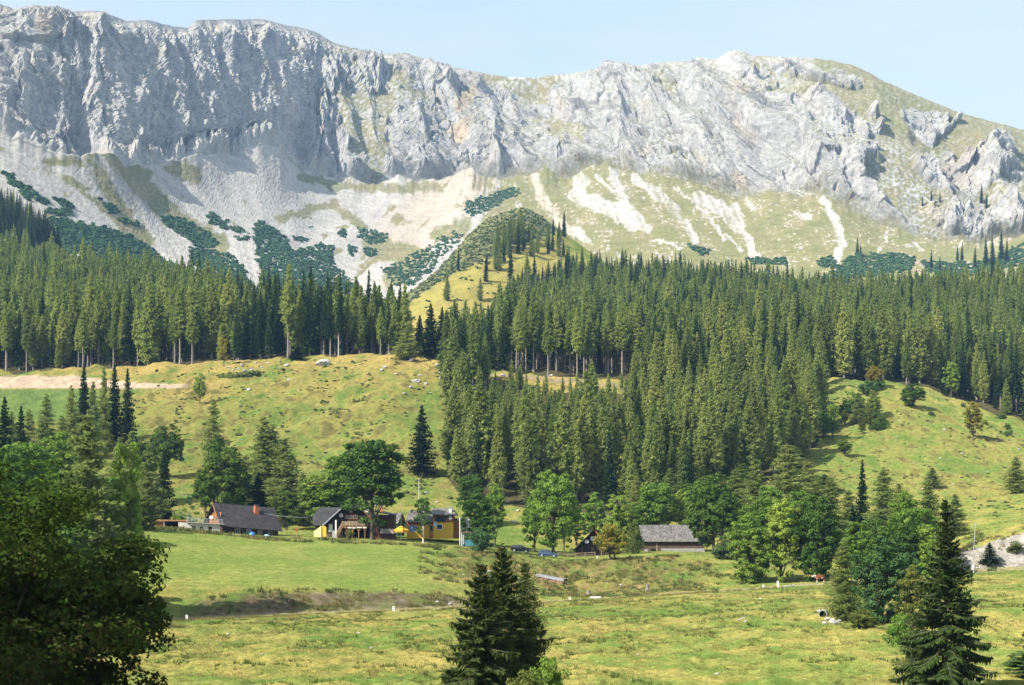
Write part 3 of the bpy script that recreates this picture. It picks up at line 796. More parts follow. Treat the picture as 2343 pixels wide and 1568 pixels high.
# --- the woods: every stem gets a place, the ones that show largest become objects
def wood_points():
    pts = []
    g = np.random.default_rng(77)
    def fill(x0, x1, Y0, Y1, sp, which):
        Y = Y0
        while Y < Y1:
            X0, X1 = (x0 - XC) / F * Y, (x1 - XC) / F * Y
            n = int((X1 - X0) / sp)
            X = X0 + (np.arange(n) + g.uniform(0, 1, n)) * sp
            YY = Y + g.uniform(-0.55, 0.55, n) * sp
            x = XC + X / YY * F
            m = forest(x, YY)[which]
            for a, b, c in zip(X[m], YY[m], x[m]): pts.append((a, b, c, which))
            Y += sp * 0.92
    fill(-260, 960, 560, 1020, 5.4, 0)
    fill(1005, 2620, 560, 1050, 5.8, 1)
    fill(1005, 1900, 400, 605, 6.6, 2)
    fill(-120, 160, 1010, 1300, 6.5, 3)
    return pts
pts = wood_points()
g = np.random.default_rng(78)
P = np.array([(a, b, c) for a, b, c, _ in pts]); WH = np.array([w for *_, w in pts])
Z = ground_z(P[:, 0], P[:, 1])
keep = np.ones(len(P), bool)
# stands of spruce
sp_n = fbm(P[:, 0] / 45, P[:, 1] / 60, 3, seed=301)
sp_p = 0.16 + 0.55 * sstep(0.15, 0.6, sp_n)
xp = P[:, 2]
sp_p = np.where((WH == 0) & (xp > 540) & (xp < 800), 0.72, sp_p)
sp_p = np.where((WH == 0) & (xp < 480), 0.06 + 0.1 * (P[:, 1] < 640), sp_p)
sp_p = np.where((WH == 1) & (P[:, 1] > 930) & (xp < 1960), 0.85, sp_p)
sp_p = np.where((WH == 1) & (P[:, 1] < 610) & (xp < 1500), 0.55, sp_p)
sp_p = np.where(WH == 2, 0.08 + 0.5 * sstep(0.35, 0.7, sp_n) * (xp > 1450), sp_p)
sp_p = np.where(WH == 3, 0.95, sp_p)
is_sp = g.random(len(P)) < sp_p
Ht = np.where(is_sp, g.normal(24, 3.2, len(P)), g.normal(24.5, 2.8, len(P)))
Ht = Ht * g.normal(1, 0.13, len(P)).clip(0.7, 1.25)
Ht = np.where(WH == 2, Ht * np.interp(P[:, 1], [400, 450, 500, 600], [1.08, 0.92, 0.80, 0.78]), Ht)
Ht = np.where(WH == 0, Ht * np.interp(P[:, 1], [600, 720, 900], [1.0, 0.86, 0.80]), Ht); Ht = np.where(WH == 3, Ht * 0.72, Ht)
gapw = (WH == 2) & (xp > 1110) & (xp < 1440)
Ht = np.where(gapw, Ht * np.interp(P[:, 1], [430, 470, 505, 545], [1.0, 0.92, 0.68, 0.42]), Ht)
Ht = np.where(WH == 1, Ht * np.interp(P[:, 1], [560, 700, 1000], [0.95, 0.82, 0.80]), Ht)
Ht = np.where(WH == 0, Ht * np.interp(xp, [0, 500, 700, 930], [1.03, 1.0, 1.0, 0.92]), Ht)
Ht = np.where((WH == 2) & (xp < 1110), Ht * 1.12, Ht)
small = g.random(len(P)) < np.where(WH == 2, 0.22, 0.12)
Ht = np.where(small, Ht * g.uniform(0.4, 0.75, len(P)), Ht)
Ht = np.where((WH == 1) & (xp < 1125), Ht * 0.8, Ht)
var = g.integers(0, 4, len(P))
front = ((WH == 0) & (P[:, 1] < np.interp(xp, FR_L[0], FR_L[1]) + 16))
var = np.where(~is_sp & front & (xp < 700), np.where(g.random(len(P)) < 0.5, 2, var), var)
var = np.where(is_sp & front, np.where(g.random(len(P)) < 0.22, 3, np.where(g.random(len(P)) < 0.3, 2, 0)), var)
var = np.where(~is_sp & (var == 2) & ~front & (g.random(len(P)) < 0.6), 1, var)
var = np.where(~is_sp & ~front & (var == 3) & (WH != 2), 0, var)
var = np.where(is_sp & (var == 3) & ~front, 1, var)
edge_u = (WH == 1) & (xp > 1180) & (xp < 1440) & (P[:, 1] < 592)      # tall bare stems behind the forest path
is_sp = np.where(edge_u, False, is_sp); var = np.where(edge_u, 2, var); small = small & ~edge_u; Ht = np.where(edge_u, np.maximum(Ht, 24), Ht)
var = np.where(~is_sp & small, 3, var); var = np.where(is_sp & small, 1, var)
# visible share: near to far, count the fresh cells each outline covers
order = np.argsort(P[:, 1])
cell = 3.0
occ = np.zeros((1568 // 3 + 2, 2342 // 3 + 2), bool)
vis = np.zeros(len(P))
for i in order:
    X, Y, x = P[i]
    yb_, yt = YH - Z[i] / Y * F, YH - (Z[i] + Ht[i]) / Y * F
    hw = 0.105 * Ht[i] / Y * F
    r0, r1 = int(max(0, yt / cell)), int(min(1568, yb_) / cell)
    n = 0
    for r in range(r0, r1 + 1):
        k = (r * cell - yt) / (yb_ - yt + 1e-6)
        w = hw * min(1, 0.12 + 1.3 * k) if k < 0.85 else hw * 0.3
        c0, c1 = int((x - w) / cell), int((x + w) / cell) + 1
        c0, c1 = max(0, c0), min(occ.shape[1], c1)
        if c1 <= c0 or r >= occ.shape[0]: continue
        n += (~occ[r, c0:c1]).sum()
        occ[r, c0:c1] = True
    vis[i] = n
rank = {True: [], False: []}
for s in (True, False):
    ids = np.nonzero((is_sp == s) & (vis > 0))[0]
    rank[s] = list(ids[np.argsort(-vis[ids])][:NTREES[s]])
chosen = set(rank[True]) | set(rank[False])
STAND = {0: ('in the wood on the left, between the knoll meadow and the scree', 'left wood'),
         1: ('in the upper wood on the right, above the forest path', 'upper right wood'),
         2: ('in the lower wood behind the houses and the barn', 'wood behind the barn'),
         3: ('in the shaded wood at the far left foot of the scree', 'shaded far wood')}
for i in sorted(chosen, key=lambda k: P[k, 1]):
    s = bool(is_sp[i]); w = int(WH[i]); nm = 'spruce' if s else 'larch'
    K = (SPRUCE if s else LARCH)[var[i]]
    if small[i]: what = ('short bushy dark spruce' if s else 'short bushy light green larch')
    elif s: what = {0: 'tall dark green spruce', 1: 'broad dark green spruce', 2: 'narrow spruce with bare lower trunk', 3: 'spruce with pale dead-twigged trunk'}[int(var[i])]
    else: what = {0: 'tall light green larch', 1: 'broad light green larch', 2: 'slender larch with bare lower trunk', 3: 'leafy light green larch'}[int(var[i])]
    if w == 0: row = 'in the front row of' if front[i] else ('on the top edge of' if P[i, 1] > 850 else 'inside')
    elif w == 1: row = 'on the skyline of' if P[i, 1] > 930 else ('in the lowest rows of' if P[i, 1] < 640 else 'inside')
    elif w == 2: row = 'in the front row of' if P[i, 1] < 455 else 'inside'
    else: row = 'inside'
    lab = f'{what} {row} the {STAND[w][1]}'
    place_tree(K, (P[i, 0], P[i, 1], Z[i] - 0.15), Ht[i], g.uniform(0, 6.28), nm + '_tree', lab, nm, lab + 's', wide=g.uniform(0.88, 1.15))
# the rest of each kind, too many to tell apart
def mass(name, ids, s, label):
    gens = [conifer(400 + (50 if s else 0) + i, 26, 3.1 + 0.3 * i, 'spruce' if s else 'larch', 1.15, 7, 2, 0.08 if s else 0.28, 0.55, 1.25) for i in range(3)]
    Vs, Fs, Ts, o = [], [], [], 0
    tV, tF, to = [], [], 0
    for i in ids:
        (V, Fq, t), _ = gens[i % 3]
        a = g.uniform(0, 6.28); k = Ht[i] / 26; wv = g.uniform(0.9, 1.15)
        c, sn = math.cos(a), math.sin(a)
        W_ = np.stack([(V[:, 0] * c - V[:, 1] * sn) * k * wv + P[i, 0], (V[:, 0] * sn + V[:, 1] * c) * k * wv + P[i, 1], V[:, 2] * k + Z[i] - 0.15], 1)
        Vs.append(W_); Fs.append(Fq + o); Ts.append(np.clip(t + g.normal(0, 0.3), 0, 1)); o += len(V)
        r = 0.012 * Ht[i]
        tv, tf = tube([(P[i, 0], P[i, 1], Z[i] - 0.3), (P[i, 0], P[i, 1], Z[i] + 0.8 * Ht[i])], [r, r * 0.4], 4)
        tV.append(tv); tF.append(tf + to); to += len(tv)
    o_ = tag(obj(name, mesh_np(name, np.concatenate(Vs), np.concatenate(Fs), M_spruce if s else M_larch, fattrs={'tint': np.concatenate(Ts)})), label, 'wood', kind='stuff')
    t_ = obj('trunks', mesh_np(name + '_trunks', np.concatenate(tV), np.concatenate(tF), M_bark), o_)
    t_['kind'] = 'stuff'
rest = [i for i in range(len(P)) if i not in chosen]
print('WOOD', len(P), 'spruce', int(is_sp.sum()), 'visible', int((vis > 0).sum()), 'rest', len(rest))
mass('spruce_wood', [i for i in rest if is_sp[i]], True, 'mass of dark spruces filling the woods behind the front trees')
mass('larch_wood', [i for i in rest if not is_sp[i]], False, 'mass of light green larches filling the woods behind the front trees')
# ------------------------------------------------------------------ single trees
SHAPES = {}
def shape(key):
    if key not in SHAPES:
        SHAPES[key] = {
            'round': lambda: broadleaf(501, 20, 14.5, 150, 15000, 0.30, 0.12),
            'round2': lambda: broadleaf(502, 20, 13.0, 140, 13000, 0.30, 0.09),
            'oval': lambda: broadleaf(503, 18, 9.0, 120, 11000, 0.27, 0.05),
            'oval2': lambda: broadleaf(504, 18, 8.4, 100, 9500, 0.27, 0.08),
            'dense': lambda: broadleaf(505, 14, 10.5, 150, 14000, 0.24, 0.0),
            'dense2': lambda: broadleaf(506, 14, 9.0, 130, 12000, 0.24, 0.0),
            'multi': lambda: broadleaf(507, 8, 7.0, 60, 6000, 0.19, 0.16, trunks=2),
            'thin': lambda: broadleaf(508, 8, 4.4, 36, 2600, 0.17, 0.26),
            'bush': lambda: broadleaf(509, 3.0, 3.4, 40, 3000, 0.12, 0.0, trunks=3),
            'bush2': lambda: broadleaf(510, 3.0, 4.2, 36, 2600, 0.13, 0.0, trunks=2),
            'sapling': lambda: broadleaf(511, 5.0, 3.0, 30, 2000, 0.14, 0.12),
        }[key]()
    return SHAPES[key]
KC = {}
def BK(sh, mat, bark=None):
    k = (sh, mat)
    if k not in KC: KC[k] = make_kind('leafy_' + sh, shape(sh), M_leaf[mat], bark or M_barkd)
    return KC[k]
def T(kind, x, Y, ytop, wpx, name, label, cat='tree', group=None, rz=None, sink=0.12):
    p = gp(x, Y, -sink)
    H = zof(ytop, Y) - p.z
    s = H / kind.H
    wide = wpx / F * Y / (kind.width * s)
    return place_tree(kind, p, H, random.uniform(0, 6.28) if rz is None else rz, name, label, cat, group, wide)

def near_larch(seed, H, Rr, base, step=0.21, dens=1.0, cs=1.0):
    g = np.random.default_rng(seed)
    cd = Cards(); wood = []
    ax = lambda h: np.array([0.02 * H * math.sin(h * 2), 0, h * H])
    wood.append(tube([ax(t) for t in np.linspace(0, 1, 12)], [max(0.01, (0.011 * H + .02) * (1 - 0.96 * t)) for t in np.linspace(0, 1, 12)], 8))
    h = base
    while h < 0.985:
        k = (h - base) / (1 - base); prof = (1 - k) ** 0.8
        for b in range(int(4 + 4 * prof)):
            az = g.uniform(0, 6.28); L = Rr * prof * g.uniform(0.5, 1.1) * min(1, 0.55 + 3 * k) + 0.15
            d = np.array([math.cos(az), math.sin(az), 0]); st = ax(h)
            def bp(s):
                s = np.asarray(s)[..., None]
                return st + d * L * s + np.array([0, 0, 1.0]) * L * (0.32 * s - 0.35 * (1 - k) * s * s)
            wood.append(tube(bp(np.array([0, 0.5, 0.95])), [0.02, 0.012, 0.005], 3))
            m = int((14 + 32 * L) * dens)
            s = g.uniform(0.05, 1, m)
            c = bp(s) + g.normal(0, 1, (m, 3)) * (0.05 + 0.16 * L * (1 - 0.7 * s))[:, None] * np.array([1, 1, 0.8])
            a = unit(g.normal(0, 1, (m, 3)) + d * 0.5); bb = unit(np.cross(a, g.normal(0, 1, (m, 3))))
            cd.add(c, a * cs * g.uniform(0.06, 0.13, (m, 1)), bb * cs * g.uniform(0.025, 0.05, (m, 1)), g.uniform(0, 1, m))
        h += step * g.uniform(0.76, 1.24) / H
    return cd.arrays(), join(wood)

M_mlarch = leaf_mat('soft_larch_needles', [(.165, .215, .060), (.225, .280, .080), (.30, .345, .11)], 0.55, 0.15)
MID = [make_kind('soft_larch', near_larch(650 + i, 26, [4.6, 5.2, 3.9][i], [0.10, 0.05, 0.14][i], 0.52, 0.46, 3.2), M_mlarch, M_bark) for i in range(3)]
FOREST_LARCH = LARCH
LARCH = [MID[0], MID[1], MID[2], MID[1]]       # the single larches are built finer
# round the houses
T(BK('round', 'deep'), 508, 372, 1012, 122, 'maple_tree', 'dark green maple standing right behind the brown-roofed farmhouse')
T(BK('round2', 'deep'), 852, 331, 1003, 160, 'ash_tree', 'tall dark ash in front of the inn, its trunk crossing the facade', rz=1.0)
T(BK('oval', 'mid'), 735, 368, 1085, 118, 'ash_tree', 'light green ash rising behind the left roof of the inn')
T(BK('round2', 'mid'), 795, 372, 1035, 110, 'ash_tree', 'mid green ash behind the inn, left of its gable')
T(BK('thin', 'deep', M_barkp), 968, 329, 1138, 46, 'birch_tree', 'slim young tree in front of the yellow house')
T(BK('oval2', 'deep'), 1092, 323, 1115, 76, 'maple_tree', 'dark bushy maple beside the teal shed')
T(BK('oval2', 'light'), 1132, 342, 1103, 52, 'maple_tree', 'narrow light green maple right of the dark one by the teal shed')
T(BK('round', 'light'), 1265, 343, 1073, 124, 'maple_tree', 'big light green maple with dark trunk behind the parked cars', rz=2.2)
T(BK('oval', 'mid'), 1222, 352, 1130, 60, 'maple_tree', 'smaller green maple leaning on the big one behind the black car')
T(BK('oval2', 'light'), 1358, 362, 1124, 58, 'maple_tree', 'light green maple rising behind the small wooden cabin')
T(BK('oval', 'light'), 1415, 358, 1130, 66, 'maple_tree', 'light green maple between the cabin and the barn')
T(BK('multi', 'yellow'), 1400, 317, 1198, 86, 'maple_tree', 'small yellowing maple on two trunks in front of the cabin', rz=0.2)
T(BK('round2', 'mid'), 1500, 374, 1103, 84, 'maple_tree', 'green maple standing behind the left half of the barn')
T(BK('oval2', 'light'), 1558, 377, 1118, 48, 'maple_tree', 'slim pale green maple behind the middle of the barn')
T(BK('round', 'deep'), 1632, 333, 1078, 128, 'maple_tree', 'dark spreading maple covering the right end of the barn', rz=0.4)
T(BK('round2', 'mid'), 1690, 352, 1150, 90, 'maple_tree', 'green maple right of the barn, behind the row by the lane')
T(BK('dense', 'mid'), 1716, 293, 1172, 112, 'maple_tree', 'bushy green tree at the left end of the row by the lane')
T(BK('dense2', 'light'), 1786, 292, 1138, 96, 'maple_tree', 'light green tree in the row by the lane, left of the dark one')
T(BK('dense', 'deep'), 1866, 290, 1128, 118, 'maple_tree', 'big dark blue-green tree by the lane above the cow')
T(BK('oval', 'mid'), 1745, 330, 1140, 80, 'maple_tree', 'mid green tree filling the gap behind the row by the lane')
T(BK('bush', 'blue'), 1655, 322, 1232, 60, 'hazel_bush', 'round dark bush at the foot of the maple beside the barn', 'bush')
T(BK('bush2', 'olive'), 1450, 340, 1190, 52, 'hazel_bush', 'brownish bush left of the barn gable', 'bush')
T(BK('bush', 'blue'), 1098, 318, 1205, 60, 'hazel_bush', 'dark bush under the maple in front of the teal shed', 'bush')
T(BK('bush', 'olive'), 800, 323, 1210, 22, 'hazel_bush', 'small green bush on the lawn before the inn stairs', 'bush')
# larches and spruces behind the row on the right
T(LARCH[3], 1795, 372, 1015, 140, 'larch_tree', 'broad olive larch behind the row of trees by the lane', 'larch')
T(LARCH[0], 1720, 382, 1050, 90, 'larch_tree', 'olive larch left of the broad one behind the row by the lane', 'larch')
T(LARCH[1], 1905, 330, 1090, 90, 'larch_tree', 'larch with thin crown right of the dark blue-green tree', 'larch')
T(SPRUCE[0], 1972, 345, 1048, 42, 'spruce_tree', 'single dark spruce tip above the trees on the right', 'spruce')
T(LARCH[3], 2020, 338, 1072, 96, 'larch_tree', 'pale larch right of the single dark spruce tip', 'larch')
T(SPRUCE[1], 1955, 300, 1150, 60, 'spruce_tree', 'dark spruce half hidden between the right-hand larches', 'spruce')
T(BK('dense', 'mid'), 2075, 285, 1120, 100, 'ash_tree', 'green ash right of the larches, above the maple thicket')
T(LARCH[1], 2130, 300, 1095, 96, 'larch_tree', 'soft green larch behind the cone-laden spruce', 'larch')
T(BK('oval', 'deep'), 2000, 272, 1185, 90, 'ash_tree', 'dark ash in the thicket below the single spruce tip')
T(BK('dense2', 'mid'), 2120, 255, 1200, 90, 'ash_tree', 'mid green ash left behind the cone-laden spruce')
# thicket on the near side of the lane
T(LARCH[3], 1935, 190, 1232, 84, 'larch_tree', 'young pale larch at the left edge of the near thicket', 'larch')
T(BK('dense', 'blue'), 2018, 182, 1222, 128, 'maple_tree', 'dense blue-green maple in the middle of the near thicket')
T(BK('oval2', 'olive'), 2085, 165, 1290, 74, 'birch_tree', 'pale olive young tree right of the near maple thicket')
T(BK('dense2', 'blue'), 2075, 195, 1262, 80, 'maple_tree', 'shaded green maple at the right of the near thicket')
T(BK('bush', 'olive'), 1975, 172, 1392, 70, 'willow_bush', 'low olive bush under the near thicket by the stones', 'bush')
T(BK('bush2', 'mid'), 2060, 150, 1400, 80, 'willow_bush', 'green bush at the foot of the pale olive tree', 'bush')
# trees on the right-hand hillside
T(BK('round', 'deep'), 2090, 553, 876, 58, 'maple_tree', 'round dark maple alone high on the right pasture')
T(BK('dense', 'yellow'), 2000, 578, 836, 46, 'maple_tree', 'yellow turning maple at the forest edge on the right')
T(BK('oval', 'yellow'), 2226, 520, 918, 46, 'maple_tree', 'small yellowing tree alone on the right pasture')
T(BK('oval', 'light'), 2176, 588, 826, 38, 'maple_tree', 'bright green maple at the forest edge above the right pasture')
T(BK('oval', 'mid'), 1884, 505, 938, 50, 'maple_tree', 'green maple at the left edge of the right pasture')
T(BK('oval2', 'mid'), 1932, 478, 1003, 40, 'maple_tree', 'small green maple low on the left edge of the right pasture')
T(LARCH[3], 1965, 528, 898, 44, 'larch_tree', 'dark larch left on the upper right pasture', 'larch')
T(LARCH[3], 1995, 538, 892, 46, 'larch_tree', 'larch standing next to the dark one on the upper right pasture', 'larch')
T(LARCH[1], 2322, 430, 1045, 64, 'larch_tree', 'grey-green larch alone low on the right pasture', 'larch')
T(BK('oval', 'blue'), 1800, 470, 965, 56, 'maple_tree', 'blue-green maple inside the edge of the lower wood')
T(LARCH[3], 2130, 440, 1070, 44, 'larch_tree', 'thin pale larch low on the right pasture', 'larch')
T(BK('oval', 'mid'), 1495, 425, 1032, 46, 'maple_tree', 'leafy maple standing among larches behind the barn')
T(SPRUCE[1], 2264, 296, 1240, 46, 'spruce_tree', 'little dark spruce before the gravel bank', 'spruce')
T(BK('bush', 'olive'), 2322, 300, 1238, 40, 'hazel_bush', 'olive bush on the right end of the gravel bank', 'bush')
# the knoll
T(SPRUCE[0], 965, 442, 924, 66, 'spruce_tree', 'lone dark spruce on the slope above the inn', 'spruce')
for x, Y, t, w, n, l in ((192, 478, 828, 44, 's', 'leftmost tall spruce of the clump below the earth bank'), (236, 470, 838, 40, 'l', 'pale larch in the middle of the clump below the earth bank'), (262, 476, 830, 46, 's', 'dark spruce right of the pale larch in the clump'),
                      (292, 472, 840, 42, 's', 'rightmost spruce of the clump below the earth bank'), (215, 462, 872, 44, 'l', 'low larch before the clump below the earth bank'), (160, 468, 880, 50, 'l', 'grey-green larch left of the clump below the earth bank'), (110, 455, 900, 56, 'l', 'larch below the green field at the far left')):
    T((SPRUCE if n == 's' else LARCH)[0 if n == 's' else 3], x, Y, t, w, 'spruce_tree' if n == 's' else 'larch_tree', l, 'spruce' if n == 's' else 'larch', 'clump of conifers below the earth bank')
T(LARCH[3], 488, 452, 912, 62, 'larch_tree', 'single larch on the knoll above the farmhouse', 'larch')
T(BK('oval', 'deep'), 500, 440, 1000, 46, 'maple_tree', 'dark leafy tree at the foot of the single larch')
T(LARCH[1], 596, 396, 952, 110, 'larch_tree', 'tall larch behind the farmhouse chimney', 'larch')
T(LARCH[0], 655, 388, 1000, 104, 'larch_tree', 'tall larch right of the farmhouse, with pale trunk', 'larch')
T(SPRUCE[1], 590, 374, 1076, 66, 'spruce_tree', 'small dark spruce right behind the farmhouse ridge', 'spruce')
T(BK('oval', 'deep'), 655, 366, 1120, 70, 'ash_tree', 'dark shaded tree between the farmhouse and the inn')
T(LARCH[3], 690, 376, 1080, 60, 'larch_tree', 'short larch in the gap between farmhouse and inn', 'larch')
T(BK('sapling', 'mid'), 457, 520, 853, 32, 'maple_tree', 'small light tree alone below the golden strip on the knoll')
T(BK('sapling', 'yellow'), 512, 566, 765, 26, 'birch_tree', 'thin yellowing tree at the edge of the wood on the left')
T(BK('round', 'deep'), 382, 436, 968, 84, 'maple_tree', 'dark round maple left on the knoll slope')
T(SPRUCE[1], 678, 572, 790, 34, 'spruce_tree', 'short spruce in front of the wood beside the boulder', 'spruce')
T(LARCH[3], 928, 560, 748, 62, 'larch_tree', 'young light larch on the knoll crest, right of the wood', 'larch')
for k, (x, Y, t, w) in enumerate(((985, 568, 692, 52), (1012, 575, 700, 44), (960, 590, 720, 40))):
    T(SPRUCE[k % 2], x, Y, t, w, 'spruce_tree', ('tallest', 'right-hand', 'left-hand')[k] + ' dark spruce of the group on the knoll crest', 'spruce', 'three dark spruces on the knoll crest')
# left of the farmhouse
T(LARCH[1], 205, 214, 945, 200, 'larch_tree', 'wide open larch with visible trunk on the left', 'larch')
T(BK('oval', 'light'), 288, 218, 1008, 96, 'maple_tree', 'bright light green maple left of the farmhouse sheds')
T(LARCH[3], 345, 352, 1010, 72, 'larch_tree', 'grey-green larch left of the farmhouse, above the wires', 'larch')
T(SPRUCE[0], 375, 362, 1030, 56, 'spruce_tree', 'dark spruce just left of the farmhouse roof', 'spruce')
T(BK('oval', 'mid'), 135, 330, 985, 110, 'ash_tree', 'green ash behind the big dark maple at the left')
T(BK('round2', 'light'), 60, 300, 1010, 120, 'ash_tree', 'light green ash right of the left frame edge')
T(SPRUCE[0], 48, 372, 925, 62, 'spruce_tree', 'dark spruce second from the left frame edge', 'spruce')
T(SPRUCE[1], 8, 340, 900, 80, 'spruce_tree', 'dark spruce at the left frame edge', 'spruce')
T(LARCH[3], 95, 385, 960, 70, 'larch_tree', 'shaded larch between the dark spruces at the left', 'larch')
T(LARCH[0], 300, 395, 985, 60, 'larch_tree', 'pale larch behind the bright maple at the left', 'larch')
T(BK('dense', 'olive'), 325, 300, 1130, 90, 'hazel_bush', 'olive thicket at the left end of the meadow brow', 'bush')
T(BK('bush2', 'mid'), 420, 352, 1160, 50, 'hazel_bush', 'green bush behind the car port roof', 'bush')
# along the meadow edge, behind the big maple (they throw the shade on the bank)
T(BK('round', 'deep'), -40, 215, 1040, 300, 'ash_tree', 'dark ash hidden behind the big maple at the left edge')
T(BK('oval', 'deep'), 150, 185, 1190, 170, 'ash_tree', 'dark ash showing through the big maple at the left')
T(SPRUCE[0], -130, 230, 960, 110, 'spruce_tree', 'tall spruce beyond the left frame edge', 'spruce')
T(BK('round2', 'deep'), -230, 190, 1010, 260, 'ash_tree', 'ash beyond the left frame edge')
T(BK('dense', 'deep'), 250, 212, 1245, 130, 'ash_tree', 'dark leafy tree at the left end of the lane')

# ---- the near trees, built finer
def near_spruce(seed, H, Rr, base, bare=0.0, sparse=1.0):
    g = np.random.default_rng(seed)
    cd = Cards(); wood = []; cones = Cards()
    r0 = 0.012 * H + 0.03
    ax = lambda h: np.array([0.012 * H * math.sin(h * 3), 0.008 * H * math.sin(h * 2 + 1), h * H])
    wood.append(tube([ax(t) for t in np.linspace(0, 1, 14)], [max(0.012, r0 * (1 - 0.96 * t)) for t in np.linspace(0, 1, 14)], 9))
    h = base
    while h < 0.985:
        k = (h - base) / (1 - base)
        prof = (1 - k) ** 0.95
        n = int((6 + 7 * prof) * sparse)
        off = g.uniform(0, 6.28)
        for b in range(n):
            az = off + 6.283 * b / n + g.normal(0, 0.3)
            L = Rr * prof * g.uniform(0.55, 1.15) + 0.12
            if g.random() < 0.10: L *= 0.5
            d = np.array([math.cos(az), math.sin(az), 0]); sv = np.array([-d[1], d[0], 0])
            st = ax(min(1, h + g.normal(0, 0.12) / H))
            up, drop = 0.42 * k + 0.02, 0.62 * (1 - 0.75 * k) * g.uniform(0.7, 1.2)
            def bp(s):
                s = np.asarray(s)[..., None]
                return st + d * L * s + np.array([0, 0, 1.0]) * L * (up * s - drop * s * s + 0.22 * s ** 4)
            wood.append(tube(bp(np.array([0, 0.3, 0.6, 0.95])), [0.018 + 0.006 * L, 0.014 + 0.004 * L, 0.010, 0.005], 4))
            m = int(8 + 15 * L)
            s = np.sort(g.uniform(bare if k < 0.5 else 0.05, 1.0, m))
            c0 = bp(s); fw = unit(bp(s + 0.02) - bp(s - 0.02))
            for sgn in (-1, 1):
                tl = (0.10 + 0.30 * L * (1 - 0.72 * s) * np.minimum(1, 0.3 + 2.2 * s)) * g.uniform(0.6, 1.15, m) * 0.62
                dirn = unit(fw * g.uniform(0.5, 1.0, (m, 1)) + sgn * sv * g.uniform(0.6, 1.1, (m, 1)) + np.array([0, 0, -1.0]) * g.uniform(0.05, 0.6, (m, 1)))
                c = c0 + dirn * tl[:, None]
                wv = unit(np.cross(dirn, np.array([0, 0, 1.0]) + g.normal(0, .4, (m, 3))))
                cd.add(c, dirn * tl[:, None], wv * (0.045 + 0.10 * tl[:, None]), g.uniform(0, 1, m))
            hl = (0.10 + 0.10 * L * (1 - 0.5 * s)) * g.uniform(0.5, 1.2, m)
            c = c0 + sv * (g.uniform(-0.35, 0.35, m) * 0.35 * L * (1 - s))[:, None] - np.array([0, 0, 1.0]) * hl[:, None]
            cd.add(c, np.stack([g.normal(0, .03, m), g.normal(0, .03, m), -hl], 1), unit(fw + g.normal(0, .5, (m, 3))) * (0.05 + 0.12 * hl[:, None]), g.uniform(0, 0.8, m))
            if k > 0.52 and g.random() < 0.5:
                q = g.integers(1, 4)
                s1 = g.uniform(0.6, 0.98, q)
                cc = bp(s1) - np.array([0, 0, 0.10])
                for a in (0, 1.57):
                    cones.add(cc, np.tile([0, 0, 0.085], (q, 1)), np.tile([0.03 * math.cos(a), 0.03 * math.sin(a), 0], (q, 1)), g.uniform(0, 1, q))
        h += g.uniform(0.20, 0.34) / H * (0.7 + 0.5 * prof)
    for q in range(9):
        cd.add(ax(1) - np.array([0, 0, 0.10 * q]), np.array([g.normal(0, .05), g.normal(0, .05), 0.2]), np.array([math.cos(q * 2.1), math.sin(q * 2.1), 0]) * (0.03 + 0.02 * q), 0.6)
    return cd.arrays(), join(wood), cones.arrays() if cones.c else None

M_cone = leaf_mat('spruce_cones', [(.16, .075, .025), (.26, .13, .045)], 0.05, 0.0)
def near_tree(arr, loc, name, label, cat, mat, bark, rz=0.0, group=None):
    o = empty(name, loc, rz)
    V, Fq, t = arr[0]
    obj('crown', mesh_np(name + '_needles', V, Fq, mat, fattrs={'tint': t}), o)
    obj('trunk', mesh_np(name + '_wood', arr[1][0], arr[1][1], bark, smooth=True), o)
    if len(arr) > 2 and arr[2] is not None:
        V, Fq, t = arr[2]
        obj('cones', mesh_np(name + '_cones', V, Fq, M_cone, fattrs={'tint': t}), o)['kind'] = 'stuff'
    return tag(o, label, cat, group)
M_nspruce = leaf_mat('near_spruce_needles', [(.040, .066, .020), (.065, .098, .026), (.105, .135, .036)], 0.3, 0.05)
M_nlarch = leaf_mat('near_larch_needles', [(.060, .085, .030), (.085, .115, .038), (.125, .145, .05)], 0.4, 0.05)
p = gp(1147, 91, -0.2); H1 = zof(1246, 91) - p.z
near_tree(near_spruce(601, H1, 3.9, 0.05, sparse=0.85), p, 'spruce_tree', 'foremost dark spruce in the middle, its tip the highest', 'spruce', M_nspruce, M_bark)
p = gp(1098, 87.5, -0.2); H1 = zof(1288, 87.5) - p.z
near_tree(near_spruce(603, H1, 3.6, 0.05, sparse=0.85), p, 'spruce_tree', 'foremost spruce left of the highest one, boughs reaching left', 'spruce', M_nspruce, M_bark)
p = gp(1196, 94, -0.2); H1 = zof(1282, 94) - p.z
near_tree(near_larch(605, H1, 2.0, 0.08), p, 'larch_tree', 'greyish larch leaning on the foremost spruces from the right', 'larch', M_nlarch, M_bark)
p = gp(2162, 108, -0.2); H1 = zof(1140, 108) - p.z
near_tree(near_spruce(607, H1, 3.6, 0.04, bare=0.28, sparse=0.72), p, 'spruce_tree', 'tall spruce at the right with brown cones and pale trunk', 'spruce', M_nspruce, M_bark)
p = gp(2095, 118, -0.2)
near_tree(near_larch(609, zof(1395, 118) - p.z, 2.0, 0.05), p, 'larch_tree', 'light green young larch left of the cone-laden spruce', 'larch', M_nlarch, M_bark)
T(BK('bush', 'mid'), 1250, 84, 1500, 96, 'willow_bush', 'leafy bush at the lower right foot of the foremost spruces', 'bush')
T(BK('bush', 'olive'), 1200, 80, 1530, 90, 'willow_bush', 'olive bush under the foremost larch at the lower frame edge', 'bush')
T(BK('dense2', 'blue'), 2350, 118, 1490, 130, 'hazel_bush', 'dark bush at the lower right frame corner', 'bush')
